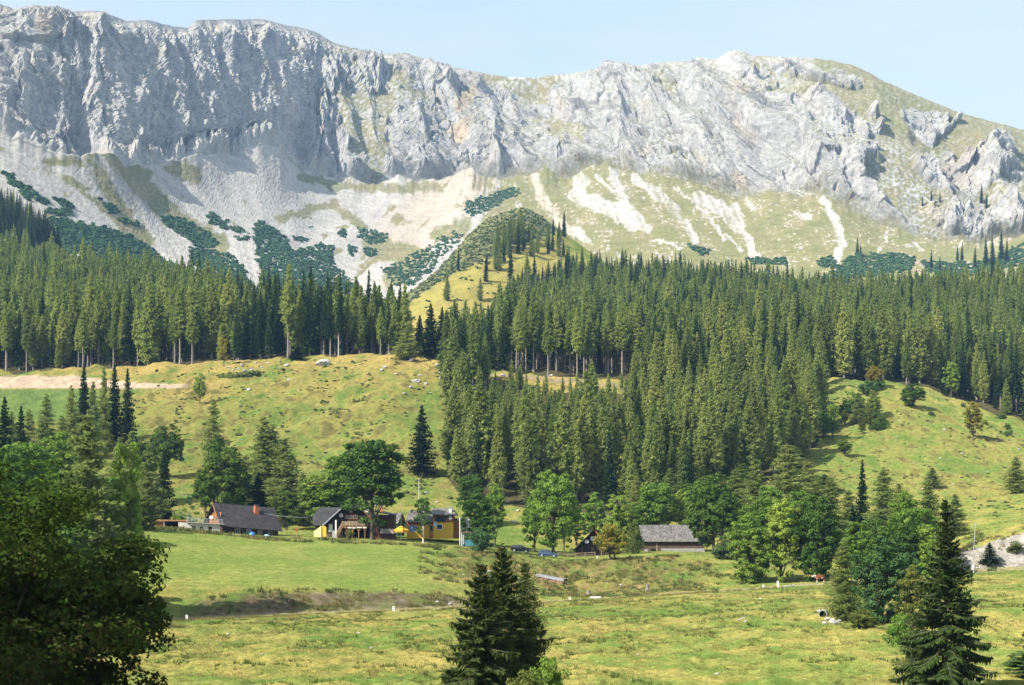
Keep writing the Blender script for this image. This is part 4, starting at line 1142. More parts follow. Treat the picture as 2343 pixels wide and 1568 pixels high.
T(BK('dense', 'deep'), 2430, 112, 1330, 190, 'maple_tree', 'maple beyond the right frame edge')
# the big maple in the lower left corner, and the tree that shades it
bm = broadleaf(621, 11.5, 15.0, 240, 76000, 0.115, 0.0, gap=0.7)
(bV, bF, bt), bw = bm
zz = bV.reshape(-1, 4, 3)[:, :, 2].mean(1) / 11.5
bt = np.clip(0.05 + 0.35 * np.random.default_rng(4).uniform(0, 1, len(bt)) + 0.6 * np.clip(0.85 - zz, 0, 1) ** 0.8 * np.random.default_rng(5).uniform(0, 1.3, len(bt)), 0, 1)      # the lower boughs have turned first
bm = ((bV, bF, bt), bw)
p = gp(-45, 58, -0.2)
K = make_kind('big_maple', bm, M_leaf['turning'], M_barkd)
H1 = zof(1040, 58) - p.z
place_tree(K, p, H1, 0.6, 'maple_tree', 'big dark maple with brown leaves filling the lower left corner', 'tree', None, wide=1.0 * 15 / (15 * H1 / 11.5))

for k, (X_, Y_) in enumerate(((-33.0, 48.4), (-27.5, 41.2), (-38.0, 56.0))):      # between the sun and the big maple
    T(BK(('dense', 'round', 'round2')[k], 'deep'), XC + X_ / Y_ * F, Y_, YH - 12.0 / Y_ * F, 13.0 / Y_ * F, 'maple_tree', ('nearest', 'second', 'third')[k] + ' maple beyond the left frame edge shading the big one')
# more of the belt behind and between the houses
for x, Y, t, w, n, l in ((628, 400, 968, 96, 'l', 'soft olive larch between the two tall ones behind the farmhouse'), (560, 402, 1040, 80, 'l', 'low olive larch behind the farmhouse ridge'), (705, 392, 1105, 64, 'd', 'dark ash filling the gap left of the inn'),
                      (765, 380, 1095, 80, 'm', 'mid green ash close behind the inn roof'), (470, 378, 1090, 60, 'd', 'dark lower maple left of the tall one behind the farmhouse'), (545, 377, 1075, 70, 'd', 'dark lower maple right of the tall one behind the farmhouse'),
                      (1318, 372, 1165, 60, 'm', 'low green maple left behind the cabin'), (1290, 362, 1140, 50, 'm', 'green maple right of the big light one'), (1450, 372, 1150, 50, 'm', 'green maple above the bush left of the barn'), (1455, 395, 1088, 66, 'p', 'pale young larch behind the barn, left of the gap'),
                      (1530, 400, 1070, 70, 'p', 'pale larch right behind the barn roof'), (1600, 385, 1100, 90, 'd', 'deep green maple behind the right half of the barn'), (1680, 395, 1075, 90, 'l', 'olive larch above the maple right of the barn'), (1850, 385, 1055, 100, 'l', 'olive larch above the dark blue-green tree'),
                      (1650, 375, 1130, 70, 'm', 'green maple just behind the spreading maple by the barn'), (1760, 345, 1110, 90, 'm', 'green maple behind the light tree in the row by the lane'), (1830, 320, 1120, 90, 'm', 'light green maple behind the big dark tree by the lane'),
                      (1940, 350, 1120, 80, 'l', 'olive larch left of the single spruce tip'), (2050, 360, 1105, 80, 'l', 'olive larch right behind the thicket'), (2180, 330, 1130, 70, 'l', 'faint larch right behind the cone-laden spruce'), (2110, 290, 1160, 90, 'm', 'mid green maple between thicket and cone-laden spruce'),
                      (2050, 255, 1195, 100, 'd', 'shaded maple behind the middle of the near thicket'), (1960, 255, 1190, 80, 'm', 'green maple behind the left of the near thicket'), (2145, 210, 1230, 80, 'm', 'green tree straight behind the cone-laden spruce'), (1880, 430, 1085, 80, 'l', 'olive larch at the lower right corner of the lower wood'),
                      (1700, 425, 1060, 80, 'l', 'broad larch before the lower wood right of the barn'), (1815, 445, 1020, 70, 'l', 'larch at the lower right edge of the lower wood'), (1110, 350, 1150, 70, 'm', 'green maple behind the dark one by the teal shed'), (1075, 385, 1085, 60, 'd', 'small dark tree at the foot of the lower wood above the yellow house'),
                      (240, 300, 1090, 110, 'm', 'green ash left of the bright maple'), (170, 270, 1075, 130, 'd', 'dark ash behind the crown of the big maple'), (90, 260, 1050, 120, 'm', 'mid green ash above the crown of the big maple'), (20, 250, 1020, 120, 'd', 'dark ash by the left frame edge'), (270, 420, 1000, 60, 'l', 'olive larch left of the grey-green one'),
                      (330, 400, 1010, 60, 'd', 'dark ash behind the grey-green larch'), (30, 430, 940, 60, 'l', 'pale larch high by the left frame edge'), (140, 430, 950, 60, 'l', 'pale larch above the green ash at the left'), (70, 440, 935, 60, 'l', 'pale larch between dark spruces at the left')):
    if n in 'lp': T(LARCH[{'l': 3, 'p': 1}[n]], x, Y, t, w, 'larch_tree', l, 'larch')
    else: T(BK({'d': 'round2', 'm': 'oval'}[n], {'d': 'deep', 'm': 'mid'}[n]), x, Y, t, w, 'maple_tree' if 'maple' in l else 'ash_tree', l)

gq = np.random.default_rng(41)
for k in range(22):
    x = gq.uniform(1850, 2010) if k < 13 else gq.uniform(2030, 2340)
    Y = float(np.interp(x, [1850, 1900, 2000], [470, 520, 560])) + gq.uniform(-45, 20) if k < 13 else gq.uniform(535, 582)
    p = gp(x, Y, -0.1)
    lab = 'small leafy tree at the left edge of the right pasture, against the wood' if k < 13 else 'small bush along the forest edge above the right pasture'
    place_tree(BK(('sapling', 'bush', 'oval', 'bush2')[k % 4] if k < 13 else ('bush', 'bush2')[k % 2], ('mid', 'blue', 'olive', 'deep')[k % 4]), p, gq.uniform(4, 8.5) if k < 13 else gq.uniform(1.6, 3.2), k * 1.1, 'leafy_tree' if k < 13 else 'hazel_bush', lab, 'tree' if k < 13 else 'bush', 'leafy trees on the pasture edge' if k < 13 else 'bushes on the forest edge')
# ------------------------------------------------------------------ dwarf pine, scrub, tussocks, stones
def ico(sub):
    bm = bmesh.new(); bmesh.ops.create_icosphere(bm, subdivisions=sub, radius=1.0)
    V = np.array([v.co for v in bm.verts]); Fq = np.array([[v.index for v in f.verts] for f in bm.faces]); bm.free()
    return V, Fq
ICO = {k: ico(k) for k in (1, 2, 3)}
def lumps(P, Rd, sub, squash, seed, rough=0.35):
    """many knobbly cushions as one mesh"""
    g = np.random.default_rng(seed)
    V0, F0 = ICO[sub]
    Vs, Fs, Ts, o = [], [], [], 0
    for p, r in zip(P, Rd):
        k = 1 + rough * g.normal(0, 1, (len(V0), 1)).clip(-1.5, 1.5)
        s = np.array([g.uniform(0.8, 1.3), g.uniform(0.8, 1.3), squash * g.uniform(0.8, 1.25)])
        Vs.append(V0 * k * s * r + np.asarray(p)); Fs.append(F0 + o); o += len(V0)
        Ts.append(np.clip(g.normal(0.5, 0.2) + g.normal(0, 0.2, len(F0)), 0, 1))
    return np.concatenate(Vs), np.concatenate(Fs), np.concatenate(Ts)
M_pine = leaf_mat('dwarf_pine_needles', [(.024, .054, .026), (.038, .074, .034), (.062, .10, .042)], 0.1, 0.0)
M_heath = leaf_mat('heath_scrub', [(.075, .088, .048), (.10, .115, .060), (.135, .145, .078)], 0.15, 0.0)
PINES = [[(4, 395), (30, 405), (62, 432), (105, 455), (112, 470), (85, 464), (50, 450), (25, 420)], [(122, 448), (150, 455), (172, 470), (160, 476), (130, 464)], [(105, 482), (150, 472), (165, 488), (120, 494)],
         [(95, 500), (130, 500), (200, 512), (290, 530), (340, 552), (362, 585), (420, 612), (350, 620), (200, 600), (120, 560), (100, 525)], [(235, 462), (262, 468), (280, 482), (250, 486)], [(265, 490), (305, 500), (325, 512), (280, 508)], [(222, 452), (240, 455), (236, 462)],
         [(366, 488), (400, 492), (440, 508), (480, 532), (500, 565), (455, 560), (420, 540), (385, 512)], [(430, 560), (470, 566), (520, 588), (552, 612), (580, 660), (480, 660), (450, 610)], [(470, 486), (492, 490), (520, 512), (524, 526), (498, 520), (474, 504)],
         [(522, 518), (560, 524), (566, 536), (530, 534)], [(535, 540), (572, 544), (570, 552), (540, 552)], [(578, 512), (604, 508), (628, 524), (650, 545), (664, 580), (700, 575), (730, 562), (762, 566), (757, 598), (790, 630), (830, 660), (700, 690), (600, 680), (592, 610), (584, 560)],
         [(770, 528), (790, 532), (790, 548), (772, 546)], [(790, 562), (815, 566), (812, 586), (794, 584)], [(815, 520), (850, 530), (885, 532), (880, 550), (850, 560), (818, 545)], [(832, 565), (866, 572), (860, 588), (836, 580)], [(500, 612), (530, 622), (526, 634), (506, 626)],
         [(1062, 470), (1085, 462), (1105, 452), (1140, 440), (1182, 432), (1190, 448), (1150, 462), (1118, 486), (1080, 500), (1060, 490)], [(660, 545), (712, 548), (706, 556), (668, 554)], [(700, 520), (712, 522), (710, 528)],
         [(1935, 596), (1960, 584), (2020, 588), (2060, 582), (2098, 592), (2086, 622), (2030, 634), (1960, 640), (1900, 650), (1880, 640)], [(1858, 600), (1900, 590), (1915, 606), (1890, 620)], [(2105, 596), (2150, 600), (2230, 604), (2265, 596), (2342, 560), (2342, 610), (2200, 634), (2110, 625)],
         [(1700, 590), (1790, 592), (1800, 604), (1720, 606)], [(1560, 560), (1630, 575), (1600, 588)], [(870, 610), (930, 590), (990, 560), (1040, 530), (1060, 545), (1000, 610), (940, 660), (900, 660)]]
g = np.random.default_rng(91)
pp, rr = [], []
for poly in PINES:
    a = np.array(poly); x0, y0 = a.min(0); x1, y1 = a.max(0)
    n = int((x1 - x0) * (y1 - y0) / 6)
    q = np.stack([g.uniform(x0, x1, n), g.uniform(y0, y1, n)], 1)
    wx = q[:, 0] + 8 * noise2(q[:, 0] / 14, q[:, 1] / 14, 171); wy = q[:, 1] + 8 * noise2(q[:, 0] / 14, q[:, 1] / 14, 172)
    m = inpoly(poly, wx, wy) & (noise2(q[:, 0] / 7, q[:, 1] / 5, 173) > (-0.45 if poly is not PINES[-1] else 0.0))
    for x, y in q[m]:
        p = mtn_point(x, y); r = g.uniform(1.0, 2.4)
        pp.append((p.x, p.y, p.z + 0.2 * r)); rr.append(r)
V, Fq, t = lumps(pp, rr, 1, 0.75, 92)
tag(obj('dwarf_pine', mesh_np('dwarf_pine', V, Fq, M_pine, fattrs={'tint': t})), 'dark green dwarf pine scrub spread over the scree and lower rock slopes', 'scrub', kind='stuff')
# scrub on the left flank and top of the wooded nose between the two forests
pp, rr, pq, rq = [], [], [], []
q = np.stack([g.uniform(890, 1300, 9000), g.uniform(470, 720, 9000)], 1)
m = inpoly(NOSE, q[:, 0] + 6 * noise2(q[:, 0] / 14, q[:, 1] / 14, 171), q[:, 1] + 6 * noise2(q[:, 0] / 14, q[:, 1] / 14, 175))
for x, y in q[m][:4200]:
    p = ground_at(x, y, 760, 1400); r = g.uniform(0.45, 1.25)
    if g.random() < 0.72: pq.append((p.x, p.y, p.z + 0.1)); rq.append(r)
    else: pp.append((p.x, p.y, p.z + 0.2)); rr.append(r)
for k in range(500):           # thin green scrub along the foot of the nose and the gully beside it
    x = g.uniform(880, 1140); y = g.uniform(600, 745)
    p = ground_at(x, y, 700, 1400)
    if noise2(x / 30, y / 12, 177) > 0.25: pp.append((p.x, p.y, p.z)); rr.append(g.uniform(0.6, 1.4))
V, Fq, t = lumps(pq, rq, 1, 0.6, 93)
tag(obj('heath', mesh_np('heath', V, Fq, M_heath, fattrs={'tint': t})), 'dull grey-green heath covering the flank of the nose between the woods', 'scrub', kind='stuff')
V, Fq, t = lumps(pp, rr, 1, 0.8, 94)
tag(obj('scrub', mesh_np('scrub', V, Fq, M_pine, fattrs={'tint': t})), 'dark green scrub dotted over the nose between the woods', 'scrub', kind='stuff')
# conifers on the nose
for k in range(46):
    x, y = g.uniform(1110, 1300), 0
    y = np.interp(x, [1110, 1180, 1300], [598, 530, 540]) + g.uniform(0, 55)
    p = ground_at(x, y, 800, 1400)
    s = g.random() < 0.35
    lab = ('dark spruce' if s else 'light larch') + ' on the back of the nose between the woods'
    place_tree((SPRUCE if s else LARCH)[1 if s else 3], p, g.uniform(11, 21), g.uniform(0, 6), 'spruce_tree' if s else 'larch_tree', lab, 'spruce' if s else 'larch', 'trees on the nose between the woods')
for x, y, h, l in ((1048, 622, 15, 'single dark spruce on the lower edge of the heath'), (1168, 648, 26, 'tall dark spruce standing out left of the upper wood'), (1022, 690, 17, 'left-hand grey larch on the golden slope of the nose'), (1098, 690, 15, 'right-hand grey larch on the golden slope of the nose')):
    s = 'spruce' in l
    place_tree((SPRUCE if s else LARCH)[0 if s else 3], ground_at(x, y, 700, 1400), h, 1.0, 'spruce_tree' if s else 'larch_tree', l, 'spruce' if s else 'larch')
# conifers on the mountain foot, right
for k, (x, y, h) in enumerate(((2110, 470, 16), (2128, 462, 18), (2150, 462, 15), (2250, 448, 30), (2258, 458, 22), (1958, 585, 20), (1966, 588, 14), (2190, 598, 20), (2200, 600, 24), (2230, 616, 26), (2255, 610, 34), (2268, 612, 36), (2290, 600, 38), (2302, 602, 28), (2130, 615, 22), (2150, 618, 18))):
    place_tree(SPRUCE[1], mtn_point(x, y) - Vector((0, 0, 0.5)), h, k * 1.3, 'spruce_tree', ('dark spruce on the rocky ledges high on the right' if y < 500 else 'dark spruce at the foot of the crags above the right wood'), 'spruce', 'spruces on the ledges' if y < 500 else 'spruces below the crags')
# cushions of juniper on the pastures
pp, rr = [], []
for k in range(4200):
    x, Y = g.uniform(300, 1040), g.uniform(395, 572)
    if noise2(x / 45, Y / 22, 181) + 0.6 * noise2(x / 9, Y / 5, 182) < 0.24: continue
    p = gp(x, Y); pp.append(p); rr.append(g.uniform(0.2, 0.7) * (1.5 if g.random() < .1 else 1))
for k in range(1800):
    x, Y = g.uniform(1880, 2500), g.uniform(380, 590)
    if noise2(x / 45, Y / 22, 183) + 0.5 * noise2(x / 9, Y / 5, 184) < 0.1: continue
    pp.append(gp(x, Y)); rr.append(g.uniform(0.2, 0.6))
for k in range(220):
    x = g.uniform(500, 590); p = ground_at(x, 862 - 0.06 * (x - 500) + g.uniform(-3, 3), 450, 640); pp.append(p); rr.append(g.uniform(0.5, 1.2))
V, Fq, t = lumps(pp, rr, 1, 0.6, 95)
M_jun = leaf_mat('juniper_green', [(.040, .058, .020), (.062, .085, .026), (.10, .115, .034)], 0.15, 0.0)
tag(obj('juniper_scrub', mesh_np('juniper_scrub', V, Fq, M_jun, fattrs={'tint': t})), 'low dark juniper cushions dotted over the hillside pastures', 'scrub', kind='stuff')

# weeds and tall herbs on the brow and bank below the houses: leafy tufts
def tufts(X, Y, h, w, nb, seed):
    g = np.random.default_rng(seed)
    n = len(X); Z = ground_z(X, Y)
    X = np.repeat(X, nb); Y = np.repeat(Y, nb); Z = np.repeat(Z, nb); h = np.repeat(h, nb) * g.uniform(0.5, 1.15, n * nb); w = np.repeat(w, nb)
    a = g.uniform(0, 6.283, n * nb); r = w * g.uniform(0, 1, n * nb) ** 0.7
    bx, by = X + np.cos(a) * r * 0.6, Y + np.sin(a) * r * 0.6
    lean = g.uniform(0.1, 0.8, n * nb) * h
    tx, ty_ = bx + np.cos(a) * lean, by + np.sin(a) * lean
    hw = h * g.uniform(0.09, 0.17, n * nb); b = g.uniform(0, 6.283, n * nb)
    V = np.empty((n * nb, 3, 3))
    V[:, 0] = np.stack([bx - np.cos(b) * hw, by - np.sin(b) * hw, Z - 0.04], 1)
    V[:, 1] = np.stack([bx + np.cos(b) * hw, by + np.sin(b) * hw, Z - 0.04], 1)
    V[:, 2] = np.stack([tx, ty_, Z + h], 1)
    return V.reshape(-1, 3), np.arange(n * nb * 3).reshape(-1, 3)
M_grass = leaf_mat('pasture_grass', [(.10, .145, .035), (.165, .20, .05), (.28, .245, .085), (.37, .29, .125)], 0.4, 0.0)
M_rank = leaf_mat('rank_grass', [(.065, .10, .026), (.11, .145, .036), (.19, .17, .06), (.24, .165, .08)], 0.35, 0.0)
def scatter(n, x0, x1, Y0, Y1, cond, seed):
    g = np.random.default_rng(seed)
    x = g.uniform(x0, x1, n); Y = np.sqrt(g.uniform(Y0 ** 2, Y1 ** 2, n))
    m = cond(x, Y)
    x, Y = x[m], Y[m]
    return (x - XC) / F * Y, Y, x
offlane = lambda x, Y: (Y < np.interp(x, us, Yroad0) - 0.2) | (Y > np.interp(x, us, Yroad1) + 0.3)
X, Y, x = scatter(95000, 120, 2420, 104, 300, lambda x, Y: offlane(x, Y) & (Y < np.interp(x, us, Yroad0) + 2) & (fbm((x - XC) / F * Y / 6, Y / 8, 3, seed=191) > -0.18), 192)
pn = fbm(X / 9, Y / 14, 3, seed=193)
V, Fq = tufts(X, Y, np.clip(0.14 + 0.12 * fbm(X / 4, Y / 5, 2, seed=194) + 0.10 * (pn > 0.3), 0.06, 0.5), np.full(len(X), 0.28), 5, 195)
t = np.clip(np.repeat(0.45 + 0.42 * pn, 5) + np.random.default_rng(1).normal(0, 0.2, len(Fq)), 0, 1)
go = tag(obj('grass', mesh_np('grass', V, Fq, M_grass, fattrs={'tint': t})), 'rough yellow-green pasture grass in tussocks below the lane', 'grass', kind='stuff')
# ranker tufts in the near pasture
X, Y, x = scatter(52000, 300, 2450, 104, 262, lambda x, Y: offlane(x, Y) & (Y < np.interp(x, us, Yroad0)) & (fbm((x - XC) / F * Y / 5, Y / 6, 3, seed=211) + 0.5 * noise2((x - XC) / F * Y / 20, Y / 25, 212) > 0.34), 213)
gg = np.random.default_rng(214)
V, Fq = tufts(X, Y, gg.uniform(0.15, 0.42, len(X)), np.full(len(X), 0.3), 7, 215)
t = np.clip(np.repeat(0.30 + 0.5 * fbm(X / 8, Y / 9, 2, seed=216), 7) + gg.normal(0, 0.17, len(Fq)), 0, 1)
tag(obj('grass', mesh_np('rank_grass', V, Fq, M_rank, fattrs={'tint': t})), 'taller olive and brown tufts in patches of the near pasture', 'grass', kind='stuff')
# a fringe of taller grass along the near edge of the lane
gg = np.random.default_rng(206)
x = gg.uniform(330, 1900, 5200); Y = np.interp(x, us, Yroad0) - gg.uniform(-0.3, 1.3, len(x)); X = (x - XC) / F * Y
keep_ = (noise2(x / 16, Y * 0 + 2.2, 207) > -0.25 + 0.5 * sstep(1500, 1900, x))
X, Y = X[keep_], Y[keep_]
V, Fq = tufts(X, Y, gg.uniform(0.15, 0.42, len(X)), np.full(len(X), 0.25), 6, 208)
t = np.clip(0.62 + gg.normal(0, 0.2, len(Fq)), 0, 1)
tag(obj('grass', mesh_np('lane_grass', V, Fq, M_grass, fattrs={'tint': t})), 'dry grass fringe along the near edge of the lane', 'grass', kind='stuff')
# thin grass over the mown meadow, terrace and hillside
X, Y, x = scatter(60000, 250, 2420, 230, 460, lambda x, Y: offlane(x, Y) & (fbm((x - XC) / F * Y / 7, Y / 9, 3, seed=196) > 0.0), 197)
pn = fbm(X / 12, Y / 18, 3, seed=198)
mead = (x > 300) & (x < 1000) & (Y > 236) & (Y < 314)
V, Fq = tufts(X, Y, np.where(mead, 0.13, 0.28), np.full(len(X), 0.4), 4, 199)
t = np.clip(np.repeat(0.34 + 0.4 * pn - 0.1 * mead, 4) + np.random.default_rng(2).normal(0, 0.18, len(Fq)), 0, 1)
tag(obj('grass', mesh_np('meadow_grass', V, Fq, M_grass, fattrs={'tint': t})), 'short green grass of the meadow and slopes behind the lane', 'grass', kind='stuff')
# herbs on the brow and along the bank
M_weed = leaf_mat('weeds', [(.065, .088, .028), (.11, .135, .040), (.19, .175, .062), (.25, .17, .085)], 0.3, 0.0)
def brow_c(x, Y):
    n = fbm((x - XC) / F * Y / 7, Y / 7, 3, seed=201)
    a = (x > 960) & (x < 1640) & (Y > 264) & (Y < 322) & (n > 0.05)
    b = (x > 330) & (x < 1010) & (Y > 308) & (Y < 322) & (n > np.where(x < 660, -0.02, 0.3))
    c = (x > 380) & (x < 1060) & (Y > np.interp(x, us, Yroad1) + 1.5) & (Y < np.interp(x, us, TAB['bank'][1]) + 1) & (n > 0.12)
    d = (x > 1640) & (x < 2500) & (Y > 290) & (Y < 330) & (n > 0.25)
    return a | b | c | d
X, Y, x = scatter(28000, 330, 2500, 226, 332, brow_c, 202)
gg = np.random.default_rng(203)
hh = gg.uniform(0.22, 0.72, len(X)) * np.where((x < 1010) & (Y > 305), 1.2, 1.0)
V, Fq = tufts(X, Y, hh, hh * 1.1, 13, 204)
t = np.clip(np.repeat(0.4 + 0.5 * fbm(X / 6, Y / 6, 2, seed=205), 13) + gg.normal(0, 0.2, len(Fq)), 0, 1)
tag(obj('weeds', mesh_np('weeds', V, Fq, M_weed, fattrs={'tint': t})), 'tall brownish herbs on the rough brow below the houses', 'weeds', kind='stuff')

# ---- stones
M_stone = simple('limestone', (.36, .355, .335), 0.9, 0.22, 1.5, spec=0.15, bump=0.5)
def stone_mesh(seed):
    g = np.random.default_rng(seed)
    V0, F0 = ICO[3]
    V = V0.copy()
    for k in range(14):                      # knock flat facets off a ball
        n = unit(g.normal(0, 1, 3)); d = g.uniform(0.55, 0.92)
        h = V @ n - d
        V = V - np.maximum(h, 0)[:, None] * n
    V = V * np.array([1.25, 0.9, 0.72]) + 0.03 * g.normal(0, 1, V.shape)
    return mesh_np('stone', V, F0, M_stone)
STONES = [stone_mesh(700 + i) for i in range(6)]
def stone(p, r, i, label, group=None, name='boulder'):
    o = obj(name, STONES[i % 6], None, p + Vector((0, 0, 0.3 * r)))
    o.scale = (r, r, r); o.rotation_euler = (0, 0, i * 1.7)
    return tag(o, label, 'stone', group)
stone(ground_at(738, 836, 480, 640), 2.5, 0, 'largest grey boulder on the knoll, left of its crest')
stone(ground_at(941, 828, 480, 640), 1.3, 1, 'white boulder on the knoll crest below the young larch')
stone(ground_at(952, 876, 450, 640), 1.3, 2, 'biggest white boulder on the right slope of the knoll')
stone(ground_at(872, 850, 450, 640), 0.8, 3, 'white boulder in the middle of the knoll top')
q = [(890, 812), (1005, 855), (960, 862), (905, 858), (1010, 868), (975, 880), (985, 902), (880, 842), (925, 903), (660, 870), (940, 888), (1020, 882), (570, 893), (655, 838), (1000, 838)]
for k, (x, y) in enumerate(q): stone(ground_at(x, y, 440, 660), g.uniform(0.45, 0.9), k, 'small white stone scattered on the knoll pasture', 'white stones on the knoll pasture')
q = [(522, 842), (534, 848), (545, 846), (552, 838), (560, 850), (585, 832), (600, 842), (612, 832), (538, 860), (575, 848), (640, 828), (530, 856)]
for k, (x, y) in enumerate(q): stone(ground_at(x, y, 440, 640), g.uniform(0.35, 0.75), k, 'small pale stone on the golden strip below the wood', 'stones on the golden strip')
q = [(1180, 860), (1108, 858), (1135, 868), (1260, 862), (1150, 862)]
for k, (x, y) in enumerate(q): stone(ground_at(x, y, 500, 640), g.uniform(0.5, 0.9), k, 'pale stone beside the forest path', 'stones by the forest path')
q = [(2120, 950), (2150, 1050), (2050, 1000), (2200, 1040), (2260, 1080), (2280, 1010), (2180, 1110), (2090, 1060), (2300, 980), (2160, 985), (2230, 1140), (2330, 1030), (2020, 1030), (2110, 1120)]
for k, (x, y) in enumerate(q): stone(ground_at(x, y, 360, 620), g.uniform(0.25, 0.5), k, 'small pale stone on the right-hand pasture', 'stones on the right pasture')
q = [(985, 1085), (1000, 1150), (960, 1170), (1010, 1185), (975, 1130), (1185, 1170), (1176, 1196), (1160, 1150), (1205, 1205), (1195, 1130)]
for k, (x, y) in enumerate(q): stone(ground_at(x, y, 362, 470), g.uniform(0.3, 0.6), k, 'white stone on the slope behind the yellow house', 'stones behind the yellow house')
q = [(1060, 1317), (1300, 1325), (1358, 1362), (1200, 1385), (1120, 1310), (1420, 1340), (1090, 1382), (1075, 1388), (1030, 1384), (1000, 1380)]
for k, (x, y) in enumerate(q): stone(ground_at(x, y, 228, 320), g.uniform(0.2, 0.42), k, 'small stone in the weeds above the lane', 'stones above the lane')
q = [(1690, 1420), (1705, 1424), (1700, 1416), (520, 1452), (600, 1500), (1180, 1440), (1640, 1545), (820, 1450), (850, 1485), (1740, 1372), (1460, 1500)]
for k, (x, y) in enumerate(q): stone(ground_at(x, y, 100, 280), g.uniform(0.12, 0.22), k, 'small pale stone lying in the near pasture', 'stones in the near pasture')
# ------------------------------------------------------------------ buildings
class B:
    """collects flat-faced solids into one mesh"""
    def __init__(self): self.V, self.Fc = [], []
    def poly_prism(self, pts, off):
        """pts: planar loop of 3D points, off: extrusion vector"""
        n, o = len(pts), len(self.V)
        off = Vector(off); pts = [Vector(p) for p in pts]
        self.V += [tuple(p) for p in pts] + [tuple(p + off) for p in pts]
        self.Fc.append(tuple(range(o + n - 1, o - 1, -1))); self.Fc.append(tuple(range(o + n, o + 2 * n)))
        for i in range(n):
            j = (i + 1) % n
            self.Fc.append((o + i, o + j, o + n + j, o + n + i))
        return self
    def box(self, x0, x1, y0, y1, z0, z1):
        return self.poly_prism([(x0, y0, z0), (x1, y0, z0), (x1, y1, z0), (x0, y1, z0)], (0, 0, z1 - z0))
    def slab(self, pts, th):
        """roof plane: loop of 3D points thickened downwards along its normal"""
        a, b, c = (Vector(p) for p in pts[:3])
        n = (b - a).cross(c - a).normalized()
        if n.z < 0: n = -n
        return self.poly_prism(pts, -n * th)
    def tube(self, pts, r, seg=8):
        v, f = tube(pts, [r] * len(pts), seg)
        o = len(self.V)
        self.V += [tuple(p) for p in v]; self.Fc += [tuple(int(i) + o for i in q) for q in f]
        self.Fc.append(tuple(o + i for i in range(seg))); k = o + (len(pts) - 1) * seg
        self.Fc.append(tuple(k + seg - 1 - i for i in range(seg)))
        return self
    def disc(self, c, r, nrm, depth, seg=18):
        """shallow dish: rim, cone towards the back"""
        nrm = Vector(nrm).normalized(); u = nrm.orthogonal().normalized(); w = nrm.cross(u)
        c = Vector(c); o = len(self.V)
        for rr, d in ((r, 0), (r * 0.6, -depth * 0.7), (r * 0.12, -depth)):
            for k in range(seg):
                a = 6.2832 * k / seg
                self.V.append(tuple(c + (u * math.cos(a) + w * math.sin(a)) * rr + nrm * d))
        for q in range(2):
            for k in range(seg):
                a, b = o + q * seg + k, o + q * seg + (k + 1) % seg
                self.Fc.append((a, b, b + seg, a + seg))
        self.Fc.append(tuple(o + 2 * seg + k for k in range(seg)))
        return self
    def build(self, name, mat, parent=None, bevel=0.0):
        me = bpy.data.meshes.new(name)
        me.from_pydata(self.V, [], self.Fc); me.update()
        bm = bmesh.new(); bm.from_mesh(me); bmesh.ops.recalc_face_normals(bm, faces=bm.faces)
        if bevel: bmesh.ops.bevel(bm, geom=[e for e in bm.edges], offset=bevel, segments=2, affect='EDGES', profile=0.7)
        bm.to_mesh(me); bm.free()
        me.materials.append(mat)
        return obj(name, me, parent)

def board_mat(name, col, axis=0, scale=6.0, var=0.35, rough=0.85):
    """weathered boards: streaks along the grain and dark joints"""
    m, n, out = new_mat(name)
    p = N(n, 'ShaderNodeBsdfPrincipled')
    p.inputs['Roughness'].default_value = rough; p.inputs['Specular IOR Level'].default_value = 0.15
    st = [(0.25, 0.25, 1.0), (1.0, 1.0, 0.12)][axis]
    f = noise_tex(n, scale, 4, 0.65, stretch=st)
    g2 = noise_tex(n, 0.7, 2, 0.5)
    k = mathn(n, 'MULTIPLY', ramp(n, f, 1 - var, 1 + var), ramp(n, g2, 0.75, 1.2))
    tc = N(n, 'ShaderNodeTexCoord'); sp = N(n, 'ShaderNodeSeparateXYZ')
    n.links.new(tc.outputs['Object'], sp.inputs[0])
    co = sp.outputs[2] if axis == 0 else mathn(n, 'ADD', sp.outputs[0], sp.outputs[1])
    fr = mathn(n, 'FRACT', mathn(n, 'MULTIPLY', co, 5.0 if axis == 0 else 6.0))
    jn = ramp(n, fr, 0.45, 1.0, 0.02, 0.12)
    x = mixc(n, 1.0, col, mathn(n, 'MULTIPLY', k, jn), 'MULTIPLY')
    n.links.new(x, p.inputs['Base Color'])
    n.links.new(p.outputs[0], out.inputs[0])
    return m
